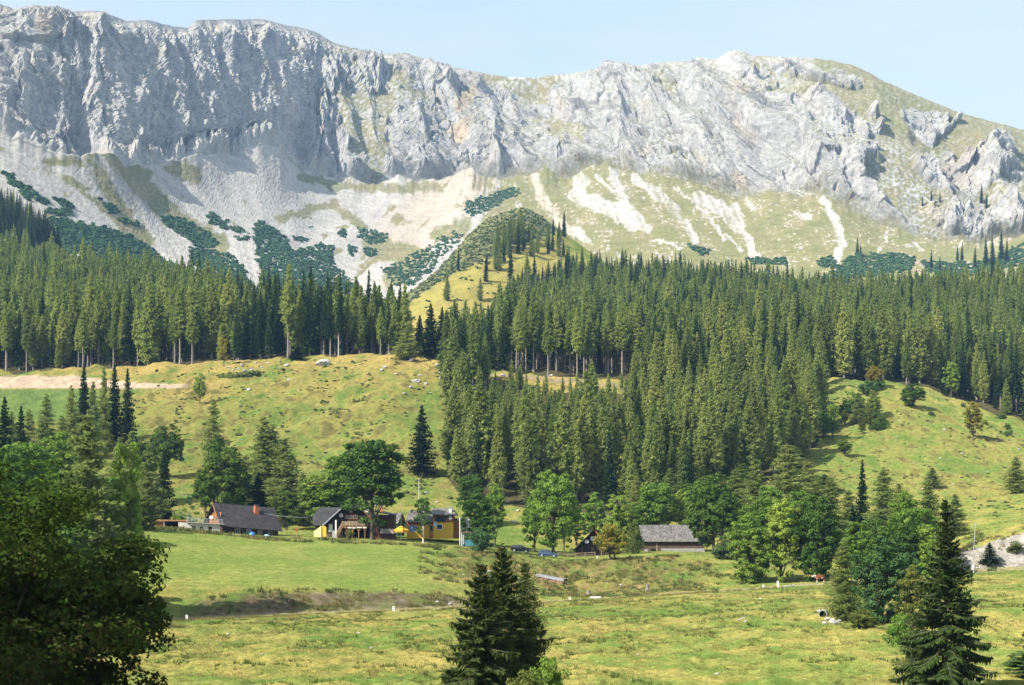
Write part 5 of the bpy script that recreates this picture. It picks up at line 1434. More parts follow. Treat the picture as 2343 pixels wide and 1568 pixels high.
def shingle_mat(name, col, row=0.30, wid=0.22, var=0.4, rough=0.85):
    """rows of split shingles: brick pattern run over the slope"""
    m, n, out = new_mat(name)
    p = N(n, 'ShaderNodeBsdfPrincipled')
    p.inputs['Roughness'].default_value = rough; p.inputs['Specular IOR Level'].default_value = 0.2
    tc = N(n, 'ShaderNodeTexCoord'); mp = N(n, 'ShaderNodeMapping'); sp = N(n, 'ShaderNodeSeparateXYZ'); cb = N(n, 'ShaderNodeCombineXYZ')
    n.links.new(tc.outputs['Object'], sp.inputs[0])
    n.links.new(mathn(n, 'ADD', sp.outputs[0], mathn(n, 'MULTIPLY', sp.outputs[1], 0.06)), cb.inputs[0]); n.links.new(mathn(n, 'MULTIPLY', sp.outputs[2], 1.4), cb.inputs[1])
    br = N(n, 'ShaderNodeTexBrick')
    br.inputs['Scale'].default_value = 1.0; br.inputs['Row Height'].default_value = row; br.inputs['Brick Width'].default_value = wid
    br.inputs['Mortar Size'].default_value = 0.014; br.inputs['Bias'].default_value = 0.0
    br.inputs['Color1'].default_value = (*[c * (1 - var) for c in col], 1); br.inputs['Color2'].default_value = (*[c * (1 + var) for c in col], 1)
    br.inputs['Mortar'].default_value = (*[c * 0.3 for c in col], 1)
    n.links.new(cb.outputs[0], br.inputs['Vector'])
    f = noise_tex(n, 0.9, 4, 0.6)
    x = mixc(n, 1.0, br.outputs['Color'], ramp(n, f, 0.65, 1.3), 'MULTIPLY')
    n.links.new(x, p.inputs['Base Color'])
    b = N(n, 'ShaderNodeBump'); b.inputs['Strength'].default_value = 0.6; b.inputs['Distance'].default_value = 0.04
    n.links.new(br.outputs['Fac'], b.inputs['Height']); b.invert = True
    n.links.new(b.outputs[0], p.inputs['Normal'])
    n.links.new(p.outputs[0], out.inputs[0])
    return m
MT = {
 'roof_brown': shingle_mat('brown_metal_tiles', (.052, .045, .045), 0.36, 0.5, 0.14, 0.5),
 'roof_dark': shingle_mat('dark_slate_tiles', (.050, .049, .052), 0.3, 0.35, 0.14, 0.6),
 'roof_grey': shingle_mat('grey_wood_shingles', (.155, .147, .138), 0.36, 0.24, 0.38),
 'log': board_mat('dark_log_wall', (.060, .036, .026), 0), 'boardd': board_mat('dark_board', (.035, .024, .019), 1), 'boardr': board_mat('red_brown_board', (.095, .045, .030), 0),
 'boardg': board_mat('weathered_barn_board', (.105, .072, .055), 0), 'boardo': board_mat('orange_brown_board', (.26, .115, .045), 1), 'plank': board_mat('new_pale_plank', (.36, .27, .17), 0), 'beam': board_mat('brown_beam', (.23, .125, .055), 0),
 'orange': board_mat('orange_red_board', (.46, .12, .05), 0, var=0.15), 'green': board_mat('green_painted_board', (.025, .11, .075), 1, var=0.15), 'teal': board_mat('teal_painted_board', (.05, .16, .19), 1, var=0.2),
 'white': simple('white_lime_plaster', (.66, .65, .62), 0.9, 0.08, 2.0, spec=0.1), 'cream': simple('grey_white_plaster', (.50, .48, .44), 0.9, 0.14, 1.2, spec=0.1), 'yellow': simple('yellow_plaster', (.66, .42, .045), 0.9, 0.08, 1.5, spec=0.1),
 'lit_yellow': simple('lit_yellow_plaster', (.72, .58, .20), 0.9, 0.08, 1.5, spec=0.1), 'concrete': simple('weathered_concrete', (.29, .28, .26), 0.9, 0.2, 3, spec=0.15, bump=0.3), 'red_brick': simple('red_brick_chimney', (.42, .14, .08), 0.9, 0.25, 9, spec=0.1, bump=0.3),
 'metal': simple('dark_sheet_metal', (.10, .10, .11), 0.45, 0.15, 3, metal=0.5), 'zinc': simple('zinc_sheet', (.42, .45, .46), 0.4, 0.12, 2, metal=0.6), 'dish': simple('pale_grey_dish', (.55, .56, .57), 0.5, 0.05, 2), 'glass': simple('window_glass', (.020, .030, .042), 0.06, 0.2, 0.8, spec=0.9),
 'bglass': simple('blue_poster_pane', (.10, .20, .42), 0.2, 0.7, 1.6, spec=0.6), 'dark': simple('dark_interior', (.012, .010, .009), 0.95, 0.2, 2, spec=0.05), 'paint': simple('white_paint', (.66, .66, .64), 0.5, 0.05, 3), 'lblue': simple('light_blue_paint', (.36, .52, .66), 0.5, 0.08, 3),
 'canvas': simple('yellow_canvas', (.78, .46, .03), 0.8, 0.06, 2), 'canvas2': simple('orange_canvas', (.72, .24, .02), 0.8, 0.06, 2), 'tarp': simple('blue_plastic_sheet', (.02, .16, .62), 0.35, 0.25, 2.5, spec=0.5), 'sheet': simple('grey_plastic_sheet', (.20, .195, .20), 0.95, 0.35, 1.6, spec=0.1, bump=0.6),
 'wood_end': simple('split_firewood', (.34, .23, .13), 0.9, 0.35, 5, spec=0.1), 'galv': simple('galvanised_steel', (.45, .46, .47), 0.45, 0.1, 3, metal=0.7), 'postw': simple('whitewashed_wood', (.72, .70, .66), 0.8, 0.12, 5, spec=0.1), 'greenp': simple('green_pylon_paint', (.02, .22, .12), 0.5, 0.12, 2), 'redp': simple('red_paint', (.55, .05, .03), 0.5, 0.1, 3),
}
def window(par, x0, x1, y, z0, z1, frame=0.09, mat='paint', glass='glass', bars=1, depth=0.06):
    """window on a wall that faces the camera (local -y): frame is the part, panes its sub-part"""
    b = B()
    b.box(x0 - frame, x0, y - depth, y + 0.05, z0 - frame, z1 + frame); b.box(x1, x1 + frame, y - depth, y + 0.05, z0 - frame, z1 + frame)
    b.box(x0, x1, y - depth, y + 0.05, z1, z1 + frame); b.box(x0, x1, y - depth, y + 0.05, z0 - frame, z0)
    for k in range(bars):
        xm = x0 + (x1 - x0) * (k + 1) / (bars + 1); b.box(xm - 0.025, xm + 0.025, y - depth * 0.8, y + 0.03, z0, z1)
    f = b.build('window', MT[mat], par)
    B().box(x0, x1, y - 0.012, y + 0.02, z0, z1).build('pane', MT[glass], f)
    return f
def dish(par, c, r, nrm):
    d = B().disc(c, r, nrm, 0.12 * r * 2).build('satellite_dish', MT['dish'], par)
    n = Vector(nrm).normalized(); c = Vector(c)
    B().tube([c - n * 0.1, c - n * 0.35 + Vector((0, 0.1, -0.1))], 0.03).tube([c + Vector((0, 0, -r)), c + n * r * 0.9 + Vector((0, 0, -0.3 * r))], 0.02).build('arm', MT['galv'], d)
def chimney(par, x0, x1, y0, y1, z0, z1, mat, cap='concrete'):
    c = B().box(x0, x1, y0, y1, z0, z1).build('chimney', MT[mat], par)
    B().box(x0 - 0.08, x1 + 0.08, y0 - 0.08, y1 + 0.08, z1 + 0.002, z1 + 0.10).box(x0 + 0.06, x1 - 0.06, y0 + 0.06, y1 - 0.06, z1 + 0.10, z1 + 0.26).box(x0 - 0.02, x1 + 0.02, y0 - 0.02, y1 + 0.02, z1 + 0.262, z1 + 0.33).build('cap', MT[cap], c)
    return c
def root(name, px, ybase, Y, label, cat, rz=0.0, ry=0.0):
    o = empty(name, ((px - XC) / F * Y, Y, zof(ybase, Y)), rz, ry)
    return tag(o, label, cat)

# --- farmhouse with the brown roof (long side turned half away), local x along the ridge
o = root('farmhouse', 508, 1225, 338, 'dark log farmhouse with long brown roof and red chimney, left of the inn', 'house', R(33), R(4.2))
L, hw, ez, rz_ = 13.0, 4.4, 2.45, 6.85
B().poly_prism([(0, 0, -2), (0, 2 * hw, -2), (0, 2 * hw, ez), (0, hw, rz_ - 0.35), (0, 0, ez)], (L, 0, 0)).build('wall', MT['log'], o)
B().box(-0.06, 0.0, 1.2, 2 * hw - 1.2, 2.6, 5.0).build('gable_boards', MT['boardo'], o)
r = B(); s_ = (rz_ - ez + 0.0) / hw
r.slab([(-0.9, -0.75, ez - 0.75 * s_ + 0.25), (L + 0.7, -0.75, ez - 0.75 * s_ + 0.25), (L + 0.7, hw, rz_ + 0.25), (-0.9, hw, rz_ + 0.25)], 0.18)
r.slab([(-0.9, 2 * hw + 0.75, ez - 0.75 * s_ + 0.25), (-0.9, hw, rz_ + 0.25), (L + 0.7, hw, rz_ + 0.25), (L + 0.7, 2 * hw + 0.75, ez - 0.75 * s_ + 0.25)], 0.18)
r = r.build('roof', MT['roof_brown'], o)
B().slab([(-0.97, -0.8, ez - 0.8 * s_ + 0.26), (-0.88, -0.8, ez - 0.8 * s_ + 0.26), (-0.88, hw, rz_ + 0.27), (-0.97, hw, rz_ + 0.27)], 0.3).build('barge_board', MT['beam'], r)
chimney(o, 8.3, 9.3, hw - 1.9, hw - 1.05, 4.2, 7.1, 'red_brick', 'metal')
for x in (3.0, 5.6, 8.2, 10.6): window(o, x, x + 0.9, -0.02, 0.7, 1.75, 0.09, 'lblue' if x in (3.0, 5.6) else 'plank')
w = B().box(-0.10, -0.062, 3.2, 4.1, 3.1, 4.3).build('window', MT['plank'], o); B().box(-0.115, -0.10, 3.3, 4.0, 3.2, 4.2).build('pane', MT['glass'], w)
dish(o, (-0.55, 5.6, 3.9), 0.42, (-0.5, -0.8, 0.25))

# --- white flat-roofed annex with terrace
o = root('annex', 407, 1214, 331, 'low white annex with flat terrace roof and railing, left of the farmhouse', 'house', R(10), R(3.2))
B().box(0, 8.6, 0, 4.6, -2, 1.75).build('wall', MT['cream'], o)
B().box(1.6, 9.5, -0.7, 5.0, 1.753, 1.95).build('roof_slab', MT['concrete'], o)
window(o, 2.9, 3.6, -0.01, 0.35, 1.15, 0.06, 'galv'); window(o, 4.45, 5.15, -0.01, 0.35, 1.15, 0.06, 'galv')
d = B().box(6.25, 6.95, -0.05, 0.02, -0.4, 1.2).build('door', MT['boardd'], o); B().box(6.35, 6.42, -0.09, -0.05, 0.4, 0.5).build('handle', MT['galv'], d)
rl = B()
for k in range(10): rl.box(1.8 + k * 0.8, 1.88 + k * 0.8, -0.62, -0.55, 1.953, 2.85)
for z in (2.2, 2.5, 2.78): rl.box(1.8, 9.1, -0.60, -0.56, z, z + 0.07)
rl.build('railing', MT['galv'], o)
B().box(1.65, 1.95, -0.65, -0.35, 1.953, 3.2).build('pillar', MT['concrete'], o)

# --- open shed at the far left of the row
o = root('shed', 343, 1206, 334, 'low open shed with flat brown roof at the left end of the row', 'shed', R(4), R(2.0))
B().box(0.2, 2.6, 0, 0.2, -2, 1.25).box(2.6, 2.8, 0, 3.8, -2, 1.25).build('wall', MT['boardo'], o)
B().box(2.85, 7.6, 3.6, 3.8, -2, 1.4).build('back_wall', MT['dark'], o)
B().box(2.80, 3.02, -0.12, 0.12, -2, 1.35).build('post', MT['postw'], o)
B().poly_prism([(-0.6, -0.7, 1.25), (8.0, -0.7, 1.45), (8.0, 4.2, 1.65), (-0.6, 4.2, 1.45)], (0, 0, 0.16)).build('roof', MT['beam'], o)

# --- the inn
YI = 338.0; sI = YI / F
def ix(p): return (p - 804) * sI
def iz(p): return (1228 - p) * sI
o = root('inn', 804, 1228, YI, 'large dark wooden inn with half-hipped gable, balcony and white chimney', 'house')
ez, rz_, hz = iz(1201), iz(1142), iz(1161)
xl, xr = ix(740), ix(868)
fx = (rz_ - hz) / (rz_ - ez)                      # how far down the gable the hip starts
hxl, hxr = -fx * -xl, fx * xr
B().poly_prism([(xl + 0.7, 0, -2), (xr - 0.7, 0, -2), (xr - 0.7, 0, ez + 0.45), (hxr, 0, hz - 0.25), (hxl, 0, hz - 0.25), (xl + 0.7, 0, ez + 0.45)], (0, 11, 0)).build('wall', MT['boardd'], o)
r = B()
yo, yb2 = -1.3, 11.6
r.slab([(xl, yo, ez), (hxl, yo, hz), (0, yo + 2.2, rz_), (0, yb2, rz_), (xl, yb2, ez)], 0.22)
r.slab([(xr, yo, ez), (xr, yb2, ez), (0, yb2, rz_), (0, yo + 2.2, rz_), (hxr, yo, hz)], 0.22)
r.slab([(hxl, yo - 0.02, hz), (hxr, yo - 0.02, hz), (0, yo + 2.2, rz_ + 0.01)], 0.2)
r = r.build('roof', MT['roof_dark'], o)
b = B()
b.poly_prism([(xl - 0.05, yo - 0.1, ez - 0.30), (xl - 0.05, yo - 0.1, ez + 0.04), (hxl, yo - 0.1, hz + 0.04), (hxl, yo - 0.1, hz - 0.26)], (0, 0.08, 0))
b.build('barge_board', MT['zinc'], r)
B().poly_prism([(xr + 0.05, yo - 0.1, ez - 0.30), (hxr, yo - 0.1, hz - 0.26), (hxr, yo - 0.1, hz + 0.04), (xr + 0.05, yo - 0.1, ez + 0.04)], (0, 0.08, 0)).build('barge_board', MT['beam'], r)
# left wing
zr2, ze2 = iz(1160), iz(1201.5)
wl = ix(713)
B().poly_prism([(wl + 0.5, 1.8, -2), (wl + 0.5, 9.0, -2), (wl + 0.5, 9.0, ze2 + 0.4), (wl + 0.5, 7.1, ix(0) * 0 + iz(1180)), (wl + 0.5, 3.7, iz(1180)), (wl + 0.5, 1.8, ze2 + 0.4)], (xl + 1.2 - wl, 0, 0)).build('wing_wall', MT['boardd'], o)
r2 = B()
r2.slab([(wl + 0.15, 0.9, ze2), (xl + 0.1, 0.9, ze2), (ix(781), 5.4, zr2), (ix(724), 5.4, zr2), (wl - 0.25, 3.3, iz(1180))], 0.2)
r2.slab([(wl - 0.25, 3.3, iz(1180)), (ix(724), 5.4, zr2), (wl - 0.25, 7.5, iz(1180))], 0.2)
r2.slab([(ix(724), 5.4, zr2), (ix(781), 5.4, zr2), (ix(781), 9.8, ze2), (wl + 0.15, 9.8, ze2), (wl - 0.25, 7.5, iz(1180))], 0.2)
r2.build('wing_roof', MT['roof_dark'], o)
# yellow porch, a corner towards the camera; sunlight on its left face is painted in as paler plaster
pc = B()
pc.poly_prism([(ix(716), 1.5, -0.9), (ix(733), 0.0, -0.9), (ix(733), 0.0, iz(1205)), (ix(716), 1.5, iz(1216))], (1.1, 1.25, 0))
pc.build('porch_wall', MT['lit_yellow'], o)
B().box(ix(734.5), ix(746), 0.15, 1.7, -0.9, iz(1203.5)).build('porch_side', MT['yellow'], o)
B().tube([(ix(733.6), -0.1, -0.6), (ix(733.6), -0.1, iz(1203))], 0.05).build('downpipe', MT['paint'], o)
B().box(ix(752), ix(760.5), -0.06, 0.02, iz(1217), iz(1199)).build('door', MT['paint'], o)
B().box(ix(768), ix(771.3), -1.35, -1.05, -0.8, iz(1190)).build('pillar', MT['paint'], o)
B().box(ix(761), ix(767.5), -1.2, -1.1, -0.6, iz(1214)).build('shutter', MT['galv'], o)
# balcony
bx0, bx1, bz = ix(784), ix(842), iz(1205)
bal = B().box(bx0, bx1, -1.75, 0, bz - 0.18, bz).box(bx0, bx1, -1.82, -1.72, bz - 0.35, bz - 0.02).build('balcony', MT['beam'], o)
rr_ = B()
for z in (0.25, 0.52, 0.80): rr_.box(bx0, bx1, -1.83, -1.77, bz + z, bz + z + 0.16)
rr_.box(bx0 - 0.05, bx1 + 0.05, -1.88, -1.72, bz + 1.02, bz + 1.12)
for k in range(8): xx_ = bx0 + (bx1 - bx0) * k / 7; rr_.box(xx_ - 0.05, xx_ + 0.05, -1.77, -1.68, bz, bz + 1.02)
rr_.build('railing', MT['plank'], bal)
for p0, p1, z in ((797, 806, 1206.5), (808, 815, 1207), (818, 829, 1206), (832, 840, 1206.5)): B().box(ix(p0), ix(p1), -1.92, -1.86, iz(z + 2.4), iz(z)).build('flower_box', MT['paint'], bal)
# arcade under it
for p0 in (796, 808, 822, 836):
    pb = B().box(ix(p0) - 0.10, ix(p0) + 0.10, -1.7, -1.5, -0.8, bz - 0.19)
    pb.poly_prism([(ix(p0) - 0.1, -1.66, bz - 0.75), (ix(p0) - 0.1, -1.66, bz - 0.95), (ix(p0) - 0.62, -1.66, bz - 0.30), (ix(p0) - 0.55, -1.66, bz - 0.19)], (0, 0.12, 0))
    pb.poly_prism([(ix(p0) + 0.1, -1.66, bz - 0.75), (ix(p0) + 0.55, -1.66, bz - 0.19), (ix(p0) + 0.62, -1.66, bz - 0.30), (ix(p0) + 0.1, -1.66, bz - 0.95)], (0, 0.12, 0))
    pb.build('post', MT['beam'], o)
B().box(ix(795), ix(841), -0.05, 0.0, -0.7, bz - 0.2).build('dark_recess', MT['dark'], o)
# outside stair
stb = B()
for k in range(9):
    t = k / 8.0
    x = ix(771.5) + (ix(785) - ix(771.5)) * t; z = -0.3 + (bz + 0.1) * t
    stb.box(x - 0.16, x + 0.16, -2.5, -1.55, z, z + 0.07)
stb.poly_prism([(ix(770.5), -2.55, -0.55), (ix(786), -2.55, bz), (ix(786), -2.55, bz - 0.25), (ix(772.5), -2.55, -0.65)], (0, 0.07, 0))
stair = stb.build('stairs', MT['beam'], o)
hb = B()
for dz in (0.35, 0.65, 0.95): hb.poly_prism([(ix(770.5), -2.6, -0.5 + dz), (ix(786), -2.6, bz + dz), (ix(786), -2.6, bz + dz + 0.14), (ix(770.5), -2.6, -0.36 + dz)], (0, 0.05, 0))
for t in (0, 0.5, 1): x = ix(770.5) + (ix(786) - ix(770.5)) * t; z = -0.6 + (bz + 0.6) * t; hb.box(x - 0.05, x + 0.05, -2.55, -2.47, z, z + 1.15)
hb.build('handrail', MT['plank'], stair)
for k in range(3): window(o, ix(789.5 + k * 10), ix(797.5 + k * 10), -0.02, iz(1187), iz(1178.5), 0.08, 'boardo', bars=1)
window(o, ix(800), ix(806), -0.02, iz(1173), iz(1167), 0.07, 'boardo', bars=0)
dish(o, (ix(780.7), -0.6, iz(1179)), 0.46, (-0.15, -0.9, 0.3))
chimney(o, ix(833), ix(841.5), 1.4, 2.2, iz(1172), iz(1147.5), 'white'); chimney(o, ix(792.8), ix(797), 3.2, 3.6, iz(1160), iz(1144.5), 'white')
# right extension
B().box(ix(845), ix(901), -0.8, 6.5, -1.2, iz(1178)).build('side_wall', MT['boardr'], o)
B().poly_prism([(ix(856), -1.25, iz(1171)), (ix(903.5), -1.25, iz(1180.5)), (ix(903.5), 7.0, iz(1177)), (ix(856), 7.0, iz(1167))], (0, 0, 0.17)).build('side_roof', MT['roof_dark'], o)
window(o, ix(864.5), ix(875), -0.82, iz(1199.5), iz(1187.5), 0.1, 'plank', bars=1)
B().box(ix(860.2), ix(863.2), -0.88, -0.80, iz(1199.5), iz(1187)).build('shutter', MT['cream'], o)
B().box(ix(868.6), ix(871.6), -1.0, -0.80, iz(1179), iz(1175.5)).build('lamp', MT['paint'], o)
chimney(o, ix(867), ix(873.5), 2.0, 2.7, iz(1174), iz(1160), 'red_brick')
lw = tag(B().box(0, 3.2, 0, 0.3, -0.4, 0.62).build('terrace_wall', MT['concrete']), 'short grey terrace wall before the red-brown side of the inn', 'wall', None, 'thing')
lw.location = (ix(872) + o.location.x, YI - 2.4, zof(1216.5, YI - 2.4))

# --- small shed with green boards
o = root('shed', 902, 1216, 352, 'small shed with grey roof and green boards behind the parasol', 'shed', R(-28))
B().poly_prism([(1.7, -1.5, -1), (1.7, 1.5, -1), (1.7, 1.5, 2.0), (1.7, 0, 3.9), (1.7, -1.5, 2.0)], (-3.4, 0, 0)).build('wall', MT['green'], o)
B().box(-1.75, -0.1, -1.56, -1.503, -1, 1.95).build('white_panel', MT['paint'], o)
B().slab([(-2.1, -1.9, 1.72), (2.1, -1.9, 1.72), (2.1, 0, 4.15), (-2.1, 0, 4.15)], 0.12).slab([(-2.1, 0, 4.15), (2.1, 0, 4.15), (2.1, 1.9, 1.72), (-2.1, 1.9, 1.72)], 0.12).build('roof', MT['roof_grey'], o)
B().poly_prism([(1.705, -1.35, 2.15), (1.705, 1.35, 2.15), (1.705, 0, 3.8)], (0.05, 0, 0)).build('gable', MT['boardg'], o)

# --- yellow house
YY_ = 345.0; sY = YY_ / F
def yx(p): return (p - 985) * sY
def yz(p): return (1217 - p) * sY
o = root('yellow_house', 985, 1217, YY_, 'yellow house with orange boards, grey shingle roofs and satellite dish', 'house')
B().box(yx(929.5), yx(989), 0.6, 7, -1.5, yz(1194)).build('low_wall', MT['yellow'], o)
B().box(yx(929), yx(989), 0.50, 0.597, yz(1201.5), yz(1194.5)).build('fascia', MT['orange'], o)
B().slab([(yx(927.5), -0.3, yz(1194.2)), (yx(990), -0.3, yz(1194.2)), (yx(990), 3.4, yz(1168)), (yx(934), 3.4, yz(1168))], 0.14).slab([(yx(934), 3.4, yz(1168)), (yx(990), 3.4, yz(1168)), (yx(990), 7.6, yz(1194)), (yx(927.5), 7.6, yz(1194))], 0.14).build('low_roof', MT['roof_grey'], o)
window(o, yx(937), yx(951.5), 0.585, yz(1216), yz(1203), 0.1, 'lblue', 'bglass', 2)
B().box(yx(932.5), yx(935.5), 0.52, 0.597, yz(1217), yz(1202)).build('door_post', MT['plank'], o)
B().box(yx(991), yx(1037), -0.6, 7, -1.5, yz(1195)).build('lower_wall', MT['yellow'], o)
B().box(yx(990.2), yx(1037.8), -0.72, 7.05, yz(1195) + 0.003, yz(1176.5)).build('upper_wall', MT['boardo'], o)
B().slab([(yx(986), -1.5, yz(1176.5)), (yx(1045), -1.5, yz(1179)), (yx(1034), 3.2, yz(1161.5)), (yx(988), 3.2, yz(1162.5))], 0.14).slab([(yx(988), 3.2, yz(1162.5)), (yx(1034), 3.2, yz(1161.5)), (yx(1045), 8, yz(1178)), (yx(986), 8, yz(1177))], 0.14).build('roof', MT['roof_grey'], o)
window(o, yx(997), yx(1020), -0.735, yz(1194), yz(1181.5), 0.07, 'boardo', bars=0)
window(o, yx(1000), yx(1011.5), -0.615, yz(1210.5), yz(1200.8), 0.13, 'paint', bars=0)
B().box(yx(992.5), yx(998), -0.80, -0.725, yz(1204.5), yz(1193.5)).build('sign_board', MT['lblue'], o)
dish(o, (yx(1030.7), -1.0, yz(1185.2)), 0.41, (-0.1, -0.95, 0.2))
chimney(o, yx(1026.5), yx(1032.7), 0.2, 0.8, yz(1176), yz(1163.5), 'white', 'galv')
B().box(yx(1037.9), yx(1050), 0.4, 6.5, -1.5, yz(1187.5)).build('annex_wall', MT['boardo'], o)
B().box(yx(1036.8), yx(1066), -0.3, 7, yz(1187), yz(1185.4)).build('annex_roof', MT['plank'], o)
B().box(yx(1045.5), yx(1048.5), 0.33, 0.397, yz(1215), yz(1197)).build('door', MT['orange'], o)
B().box(yx(1052), yx(1074), 1.2, 6.4, -1.5, yz(1187.2)).build('side_wall', MT['cream'], o)
B().tube([(yx(1034.5), 0.6, yz(1176)), (yx(1034.5), 0.6, yz(1158.5))], 0.03).build('antenna', MT['galv'], o)
kk = root('kiosk', 986.5, 1222, 341, 'small glazed kiosk with lantern-like top at the corner of the yellow house', 'kiosk')
B().box(-0.42, 0.42, -0.42, 0.42, -1, 0.75).build('base', MT['boardo'], kk)
f = B()
for x in (-0.4, 0.34): f.box(x, x + 0.06, -0.4, 0.4, 0.753, 1.75)
f.box(-0.46, 0.46, -0.46, 0.46, 1.753, 1.86); f.build('frame', MT['plank'], kk)
B().box(-0.33, 0.33, -0.36, 0.36, 0.754, 1.75).build('pane', MT['glass'], kk)

# --- teal shed
o = root('shed', 1078, 1234, 329, 'low teal shed with flat brown roof under the dark maple', 'shed')
s_ = 329 / F
B().box(-21 * s_, 22 * s_, 0, 3.0, -1.5, 1.35).build('wall', MT['teal'], o)
for k, (a, b_) in enumerate(((-14, -4), (-2, 9), (11, 20))): window(o, a * s_, b_ * s_, -0.02, 0.25, 1.15, 0.05, 'paint', bars=0)
B().box(-24 * s_, 26 * s_, -0.6, 3.4, 1.353, 1.53).build('roof', MT['beam'], o)
B().box(-22.6 * s_, -21.4 * s_, -0.5, -0.38, -1.5, 1.35).box(-19 * s_, -15.5 * s_, -0.06, -0.003, -1, 1.3).build('post', MT['postw'], o)

# --- wooden cabin
YC = 343.0; sC = YC / F
o = root('cabin', 1359, 1274, YC, 'small dark wooden cabin with steep gable and two white windows', 'cabin', R(-7))
hw, rz_, ez = 48 * sC, 62.5 * sC, 14.5 * sC
B().poly_prism([(-hw + 0.55, 0, -1.5), (hw - 0.55, 0, -1.5), (hw - 0.55, 0, ez + 0.3), (0, 0, rz_ - 0.22), (-hw + 0.55, 0, ez + 0.3)], (0, 8, 0)).build('wall', MT['boardd'], o)
B().slab([(-hw, -0.9, ez), (0, -0.9, rz_), (0, 8.6, rz_), (-hw, 8.6, ez)], 0.16).slab([(hw, -0.9, ez), (hw, 8.6, ez), (0, 8.6, rz_), (0, -0.9, rz_)], 0.16).build('roof', MT['boardd'], o)
B().poly_prism([(0, -0.98, rz_ + 0.03), (0, -0.98, rz_ - 0.25), (hw, -0.98, ez - 0.25), (hw, -0.98, ez + 0.03)], (0, 0.07, 0)).build('barge_board', MT['boardo'], o)
for a in (-7.5, -0.8): window(o, a * sC, (a + 5) * sC, -0.02, (1274 - 1236) * sC, (1274 - 1228) * sC, 0.05, 'paint', 'paint', 1)
d = B().box(-31 * sC, -26 * sC, -0.07, 0.0, 0, 2.1).build('door', MT['boardr'], o); B().box(-27 * sC, -26.6 * sC, -0.12, -0.07, 0.95, 1.1).build('handle', MT['galv'], d)
window(o, -6 * sC, -2 * sC, -0.02, 1.2, 2.0, 0.06, 'boardo', bars=1)
dish(o, (-17 * sC, -0.5, (1274 - 1239.5) * sC), 0.45, (-0.2, -0.9, 0.3))
chimney(o, -12.5 * sC, -8.5 * sC, 2.2, 2.6, 4.6, (1274 - 1213) * sC, 'concrete', 'metal')
B().box(-hw + 0.5, hw - 0.6, -0.35, -0.003, -1.2, 0.22).build('plinth', MT['concrete'], o)

# --- barn
YB = 350.0; sB = YB / F
o = root('barn', 1540, 1260.5, YB, 'long weathered barn with grey shingle roof, right of the cabin', 'barn', R(2))
xl, xr = (1474 - 1540) * sB, (1611 - 1540) * sB
ez, rz_ = (1260.5 - 1235) * sB, (1260.5 - 1201) * sB
B().poly_prism([(xl, 0, -1.2), (xl, 8.4, -1.2), (xl, 8.4, ez), (xl, 4.2, rz_ - 0.25), (xl, 0, ez)], (xr - xl, 0, 0)).build('wall', MT['boardg'], o)
B().slab([(xl - 0.75, -0.7, ez - 0.42), (xr + 0.6, -0.7, ez - 0.42), (xr + 0.6, 4.2, rz_), (xl - 0.75, 4.2, rz_)], 0.16).slab([(xl - 0.75, 4.2, rz_), (xr + 0.6, 4.2, rz_), (xr + 0.6, 9.1, ez - 0.42), (xl - 0.75, 9.1, ez - 0.42)], 0.16).build('roof', MT['roof_grey'], o)
B().box((1512 - 1540) * sB, xr + 0.05, -0.22, -0.003, -1.2, 0.55).box(xl - 0.1, (1482 - 1540) * sB, -0.25, -0.004, -1.0, 0.35).build('foundation', MT['concrete'], o)
B().box(-38.5 * sB, -37 * sB, -0.16, -0.004, -0.2, ez - 0.1).build('post', MT['plank'], o)
B().box(-52 * sB, -40 * sB, -0.08, -0.003, -0.1, 0.45).build('hatch', MT['dark'], o)
B().box(xl - 0.06, xl - 0.003, 1.0, 7.4, 0.2, 0.35).build('gable_beam', MT['boardr'], o)

# ------------------------------------------------------------------ smaller things round the houses
o = root('parasol', 917.5, 1222, 330, 'large yellow parasol on the terrace of the inn', 'parasol')
hz = 19.2 * 330 / F; rad = 1.72
c1 = B()
pts = [(rad * math.cos(6.2832 * k / 8 + .3), rad * math.sin(6.2832 * k / 8 + .3), hz - 0.95) for k in range(8)]
for k in range(8): c1.poly_prism([pts[k], pts[(k + 1) % 8], (0, 0, hz)], (0, 0, -0.02))
cn = c1.build('canopy', MT['canvas'], o)
vb = B()
for k in range(8):
    a, b_ = Vector(pts[k]), Vector(pts[(k + 1) % 8])
    vb.poly_prism([a + Vector((0, 0, -0.02)), b_ + Vector((0, 0, -0.02)), b_ + Vector((0, 0, -0.45)), a + Vector((0, 0, -0.45))], (0, 0.012, 0))
vb.build('valance', MT['canvas2'], cn)
B().tube([(0, 0, -1), (0, 0, hz - 0.05)], 0.035).build('pole', MT['postw'], o)

def pole(name, px, y0, y1, Y, r, mat, label, cat='pole', extra=None):
    o = root(name, px, y0, Y, label, cat)
    h = (y0 - y1) * Y / F
    B().tube([(0, 0, -0.6), (0, 0, h)], r).build('shaft', MT[mat], o)
    B().tube([(0, 0, h), (0, 0, h + 0.08)], r * 1.4).build('cap', MT['galv'], o)
    if extra: extra(o, h)
    return o
def arm(o, h): B().box(-0.35, 0.35, -0.05, 0.05, h - 0.4, h - 0.3).build('crossarm', MT['galv'], o)
pole('utility_pole', 1051.8, 1240, 1184, 321, 0.085, 'postw', 'pale thick pole right of the yellow house', 'pole', arm)
pole('flagpole', 917.2, 1216, 1152, 343, 0.045, 'paint', 'thin white flagpole behind the parasol', 'flagpole')
pole('utility_pole', 958, 1140, 1094, 410, 0.06, 'postw', 'thin pale pole on the slope below the lone spruce', 'pole')
pole('utility_pole', 2226, 1270, 1197, 286, 0.07, 'galv', 'pale leaning pole before the gravel bank', 'pole', arm).rotation_euler = (0, R(4), 0)
